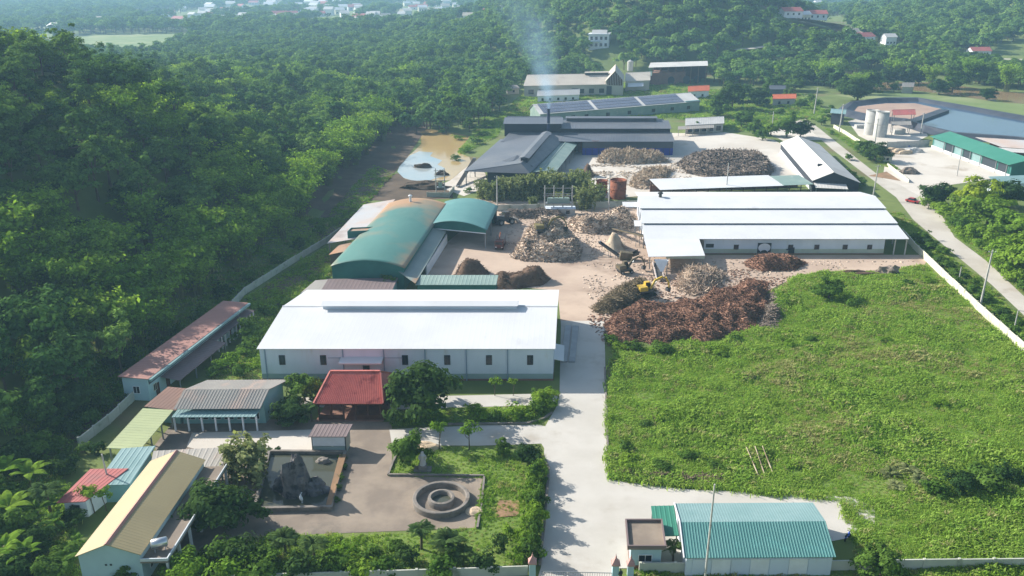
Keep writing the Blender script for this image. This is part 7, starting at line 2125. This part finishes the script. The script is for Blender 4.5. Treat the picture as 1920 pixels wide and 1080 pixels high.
for i, (px, py, w) in enumerate(((1005, 905, 46), (998, 925, 44), (990, 945, 44), (1005, 965, 46), (992, 985, 46), (1000, 1008, 48), (985, 1030, 48), (1000, 1052, 44), (970, 1058, 44), (1012, 890, 36), (958, 1015, 46), (940, 1035, 46))):
    T(('shrubb0', 'shrub1', 'shrubb1', 'shrubd0')[i % 4], px, py, w, 'leafy shrub in the border beside the entrance road', 'shrub', 'shrub', 'shrub border beside the entrance road', 1.7)
for i, (px, py, w) in enumerate(((900, 785, 44), (930, 788, 40), (960, 785, 50), (985, 782, 50), (1005, 775, 52), (1025, 765, 46), (1030, 745, 40), (1010, 750, 44), (890, 770, 34))):
    T(('shrubb0', 'shrub0', 'shrubb1')[i % 3], px, py, w, 'bright shrub in the grass bed by the warehouse lane', 'shrub', 'shrub', 'shrubs of the lane bed')
for i, (px, py, w) in enumerate(((420, 1050, 90), (460, 1060, 90), (500, 1058, 80), (440, 1085, 100), (500, 1090, 100), (560, 1085, 90), (620, 1075, 90), (670, 1080, 80), (720, 1075, 70), (760, 1060, 70), (700, 1050, 60), (640, 1045, 60), (740, 1035, 50), (910, 1072, 70), (830, 1082, 90))):
    T(('shrub0', 'shrubd0', 'shrub1', 'shrubb0')[i % 4], px, py, w, 'rounded shrub along the bottom garden edge', 'shrub', 'shrub', 'shrubs along the bottom garden edge')
for i, (px, py, w) in enumerate(((450, 620, 50), (465, 665, 56), (430, 690, 60), (450, 705, 56), (480, 690, 40), (500, 590, 46), (520, 575, 44), (400, 705, 40))):
    T(('shrubb0', 'shrub1')[i % 2], px, py, w, 'shrub on the bright strip left of the white warehouse', 'shrub', 'shrub', 'shrubs left of the white warehouse')
for i in range(26):
    t = i / 25
    px = 1705 + (1935 - 1705) * t + random.uniform(-8, 18); py = 448 + (650 - 448) * t + random.uniform(-14, 4)
    T(('shrub0', 'shrub1', 'shrub2', 'shrubd0')[i % 4], px, py, random.uniform(26, 46), 'scrubby bush between the cream wall and the country road', 'shrub', 'shrub', 'bushes beside the cream wall', .8)
for i, (px, py) in enumerate(((1775, 412), (1800, 432), (1845, 450), (1860, 455), (1900, 490), (1930, 470), (1880, 470), (1850, 408), (1800, 415), (1900, 420), (1870, 435), (1925, 440), (1820, 425), (1790, 425), (1815, 445), (1835, 465), (1860, 480), (1885, 510), (1905, 530), (1920, 545), (1765, 402), (1740, 390), (1925, 500), (1830, 440))):
    T(('shrubb0', 'shrub1', 'shrubb1')[i % 3], px, py, random.uniform(36, 56), 'leafy bush under the roadside trees at the right', 'shrub', 'shrub', 'bushes under the right roadside trees')
for i, (px, py, w) in enumerate(((1145, 640, 40), (1160, 655, 40), (1190, 655, 46), (1240, 660, 60), (1350, 665, 40), (1380, 640, 40), (1480, 650, 34), (1520, 640, 30), (1600, 575, 46), (1660, 640, 30), (1700, 535, 34), (1735, 530, 40), (1290, 860, 50), (1240, 880, 54), (1180, 870, 54), (1340, 880, 50), (1150, 790, 36), (1170, 840, 46), (1210, 800, 40), (1760, 760, 40), (1560, 720, 30), (1450, 760, 34))):
    T(('shrub0', 'shrubb0', 'shrub1', 'shrub2', 'shrubb1')[i % 5], px, py, w, 'low bush standing in the big grass field', 'shrub', 'shrub', 'bushes in the big grass field', .7)
for i, (px, py, w) in enumerate(((640, 862, 22), (645, 880, 20), (640, 900, 24), (634, 920, 22), (628, 940, 22), (520, 848, 20), (610, 846, 20))):
    T(('shrub0', 'shrubd0')[i % 2], px, py, w, 'small clipped shrub on the pond wall planting strip', 'shrub', 'shrub', 'shrubs round the rock pond')
for i, (px, py, w) in enumerate(((855, 300, 30), (875, 285, 30), (895, 270, 34), (905, 255, 30), (860, 262, 26), (830, 250, 24), (880, 240, 30), (915, 240, 30), (935, 215, 26), (880, 360, 26), (930, 318, 20))):
    T(('shrub0', 'shrubb0', 'shrub1')[i % 3], px, py, w, 'bush on the bank of the settling pond', 'shrub', 'shrub', 'bushes round the settling pond', .7)
for i, (px, py, w) in enumerate(((1560, 252, 16), (1400, 228, 30), (1462, 215, 26), (1500, 205, 26), (1530, 200, 30), (1540, 235, 20), (1590, 300, 24), (1430, 262, 26), (1520, 190, 30), (1480, 190, 30), (1580, 175, 26), (1450, 175, 40), (1400, 175, 36), (1490, 172, 36))):
    T(('shrub0', 'mid1', 'shrub1', 'mid0')[i % 4], px, py, w, 'leafy bush around the head of the country road', 'shrub', 'shrub', 'bushes at the road head')
for i, (px, py, w) in enumerate(((110, 850, 60), (140, 818, 60), (172, 795, 56), (130, 785, 70), (98, 820, 70), (196, 765, 60), (225, 742, 60), (85, 860, 70), (55, 868, 80), (250, 720, 50), (300, 668, 50), (340, 632, 50), (380, 600, 50), (420, 560, 50), (470, 528, 44), (520, 495, 40), (560, 470, 40), (600, 440, 36), (160, 850, 40), (185, 850, 40))):
    T(('shrub0', 'shrubd0', 'shrub2')[i % 3], px, py, w, 'dim bush in the strip behind the hill wall', 'shrub', 'shrub', 'bushes behind the hill wall', 1.1)
for i in range(24):
    px = 1490 + 17 * i + random.uniform(-6, 6); py = 168 - 10 * math.sin(i * .7) + random.uniform(-4, 3)
    if 1655 < px < 1760 and py > 160: py -= 14
    T(('dark0', 'mid1', 'dark1', 'bamboo1')[i % 4], px, py, random.uniform(30, 52), 'tree in the belt along the brown river', 'riverside_tree', 'tree', 'trees along the river')

# ------------------------------------------------------------------ far houses
def far_house_mesh(seed, wall, roof):
    r_ = random.Random(seed); w, d, h = r_.uniform(9, 16), r_.uniform(7, 11), r_.uniform(4, 8)
    m = MB(); m.profile([(0, -1), (d, -1), (d, h), (d / 2, h + 2.4), (0, h)], 0, w); k_ = len(m.Fc)
    m.raw([(-.6, -.6, h - .2), (w + .6, -.6, h - .2), (w + .6, d / 2, h + 2.7), (-.6, d / 2, h + 2.7), (-.6, d + .6, h - .2), (w + .6, d + .6, h - .2)], [(0, 1, 2, 3), (3, 2, 5, 4)])
    k2 = len(m.Fc)
    for i in range(3):
        a = w * (.2 + .3 * i); m.box(a - .7, a + .7, -.08, .02, 1.2, 2.8)
    me = bpy.data.meshes.new('far_house'); me.from_pydata(m.V, [], m.Fc)
    for x in (wall, roof, 'dark_frame'): me.materials.append(MAT[x])
    me.polygons.foreach_set('material_index', [0] * k_ + [1] * (k2 - k_) + [2] * (len(m.Fc) - k2)); me.update()
    return me
FH = [far_house_mesh(1, 'white_paint', 'pale_grey_roof'), far_house_mesh(2, 'white_paint', 'rose_roof'), far_house_mesh(3, 'cream_wall', 'white_roof'), far_house_mesh(4, 'white_paint', 'tan_roof')]
for i, (px, py, lb, gp) in enumerate(TOWN):
    p = GT(px, py)
    o = link('far_house', FH[i % 4]); o.location = (p[0], p[1], float(hgt(*p))); o.rotation_euler = (0, 0, random.uniform(-.5, .5)); s_h = .6 + p[1] / 1500 * random.uniform(.5, 1.0); o.scale = (s_h, s_h, s_h)
    tag(o, lb, 'house', gp)
p = GT(1822, 106)
o = link('far_house', FH[1]); o.location = (p[0], p[1], float(hgt(*p))); tag(o, 'red roofed house at the foot of the right hill', 'house')
def track(name, pts, w, m_, label, cat):
    # ribbon laid on the terrain along measured points
    q = []
    c = [GT(*p) for p in pts]
    for a, b in zip(c[:-1], c[1:]):
        for t in np.linspace(0, 1, 8, endpoint=False): q.append(a + (b - a) * t)
    q.append(c[-1]); mb = MB(); k_ = []
    for i, p in enumerate(q):
        d = q[min(i + 1, len(q) - 1)] - q[max(i - 1, 0)]; d = d / (np.hypot(*d) + 1e-9); n = np.array((-d[1], d[0])) * w / 2
        z = max(float(hgt(*(p - n))), float(hgt(*p)), float(hgt(*(p + n)))) + 1.6
        k_.append((mb.p(*(p - n), z), mb.p(*(p + n), z)))
    for (a, b), (c_, d_) in zip(k_[:-1], k_[1:]): mb.Fc.append([a, b, d_, c_])
    tag(mb.build(name, m_), label, cat, kind='structure')


track('hill_road', [(1500, 50), (1530, 54), (1570, 60), (1598, 72)], 22, 'dusty_yard', 'tan dirt road cut curving below the right hill', 'road')
track('hillside_track', [(1838, 112), (1880, 116), (1930, 118), (1990, 122)], 9, 'country_road', 'pale track along the terrace at the right', 'road')
track('hillside_cut', [(1842, 126), (1890, 132), (1990, 138)], 22, 'soil', 'bare brown cut bank below the track at the right', 'bank')
track('valley_lane', [(1378, 104), (1410, 99), (1448, 93)], 8, 'country_road', 'pale lane at the foot of the central hill', 'road')

# ------------------------------------------------------------------ smoke from the chimney
mb = MB(); n_ = 20; k0 = 0
lev = [0, 2, 5, 9, 14, 20, 27, 35, 43, 50]
for h_ in lev:
    r_ = (.45 + .44 * h_) * 1.02
    for q_ in range(n_):
        t_ = 2 * math.pi * q_ / n_
        mb.V.append((-.0072 * h_ * h_ + r_ * math.cos(t_), .4 * h_ + .0175 * h_ * h_ + r_ * 1.8 * math.sin(t_), CHT - .4 + h_))
for i in range(len(lev) - 1):
    for q_ in range(n_): mb.Fc.append([i * n_ + q_, i * n_ + (q_ + 1) % n_, (i + 1) * n_ + (q_ + 1) % n_, (i + 1) * n_ + q_])
mb.Fc.append(list(range(n_))[::-1]); mb.Fc.append([(len(lev) - 1) * n_ + q_ for q_ in range(n_)])
bpy_sm = bpy.data.materials.new('smoke'); bpy_sm.use_nodes = True
nt = bpy_sm.node_tree; N = nt.nodes; L = nt.links; N.remove(N['Principled BSDF'])
pv = N.new('ShaderNodeVolumePrincipled'); pv.inputs['Color'].default_value = (.50, .76, 1, 1); pv.inputs['Anisotropy'].default_value = .1
tc = N.new('ShaderNodeTexCoord'); sep = N.new('ShaderNodeSeparateXYZ'); L.new(tc.outputs['Object'], sep.inputs[0])


def mth(op, a, c=0.0, e=None):
    k = N.new('ShaderNodeMath'); k.operation = op
    for i, t in enumerate((a, c) if e is None else (a, c, e)):
        if isinstance(t, (int, float)): k.inputs[i].default_value = t
        else: L.new(t, k.inputs[i])
    return k.outputs[0]


HS = 50.4
tt = mth('DIVIDE', mth('SUBTRACT', sep.outputs['Z'], CHT - .4), HS)


hh_ = mth('MULTIPLY', tt, HS)
h2_ = mth('MULTIPLY', hh_, hh_)
cx_ = mth('MULTIPLY', h2_, -.0072)
cy_ = mth('ADD', mth('MULTIPLY', hh_, .4), mth('MULTIPLY', h2_, .0175))
cr_ = mth('MULTIPLY_ADD', hh_, .44, .45)
nz_ = N.new('ShaderNodeTexNoise'); nz_.inputs['Scale'].default_value = .13; nz_.inputs['Detail'].default_value = 4
L.new(tc.outputs['Object'], nz_.inputs['Vector'])
dx_, dy_ = mth('SUBTRACT', sep.outputs['X'], cx_), mth('SUBTRACT', sep.outputs['Y'], cy_)
d2 = mth('DIVIDE', mth('SQRT', mth('ADD', mth('MULTIPLY', dx_, dx_), mth('MULTIPLY', dy_, mth('MULTIPLY', dy_, .3)))), cr_)
core = mth('MAXIMUM', mth('SUBTRACT', 1.0, d2), 0.0)
wisp = N.new('ShaderNodeMapRange'); wisp.inputs[1].default_value = .36; wisp.inputs[2].default_value = .68; L.new(nz_.outputs[0], wisp.inputs[0])
fade = mth('MAXIMUM', mth('SUBTRACT', 1.0, tt), 0.0)
den = mth('MULTIPLY', mth('MULTIPLY', core, mth('ADD', wisp.outputs[0], .12)), mth('MULTIPLY', fade, mth('DIVIDE', .55, mth('ADD', cr_, .6))))
L.new(den, pv.inputs['Density'])
L.new(pv.outputs[0], N['Material Output'].inputs['Volume'])
MAT['smoke'] = bpy_sm
o = mb.build('smoke', 'smoke', None, True, (chim[0], chim[1], 0)); tag(o, 'pale bluish smoke drifting from the thin chimney', 'smoke', kind='stuff')

# ------------------------------------------------------------------ air
hm = bpy.data.materials.new('haze'); hm.use_nodes = True
nt = hm.node_tree; nt.nodes.remove(nt.nodes['Principled BSDF'])
pv = nt.nodes.new('ShaderNodeVolumePrincipled'); pv.inputs['Color'].default_value = (.42, .72, 1.0, 1); pv.inputs['Density'].default_value = .00023; pv.inputs['Anisotropy'].default_value = .25
nt.links.new(pv.outputs[0], nt.nodes['Material Output'].inputs['Volume'])
MAT['haze'] = hm
top = max(float(Zg.max()) + 30, 110)
o = MB().box(-3100, 3100, -350, 5200, -8, top).build('haze', 'haze'); tag(o, 'thin bluish haze filling the valley', 'haze', kind='stuff')
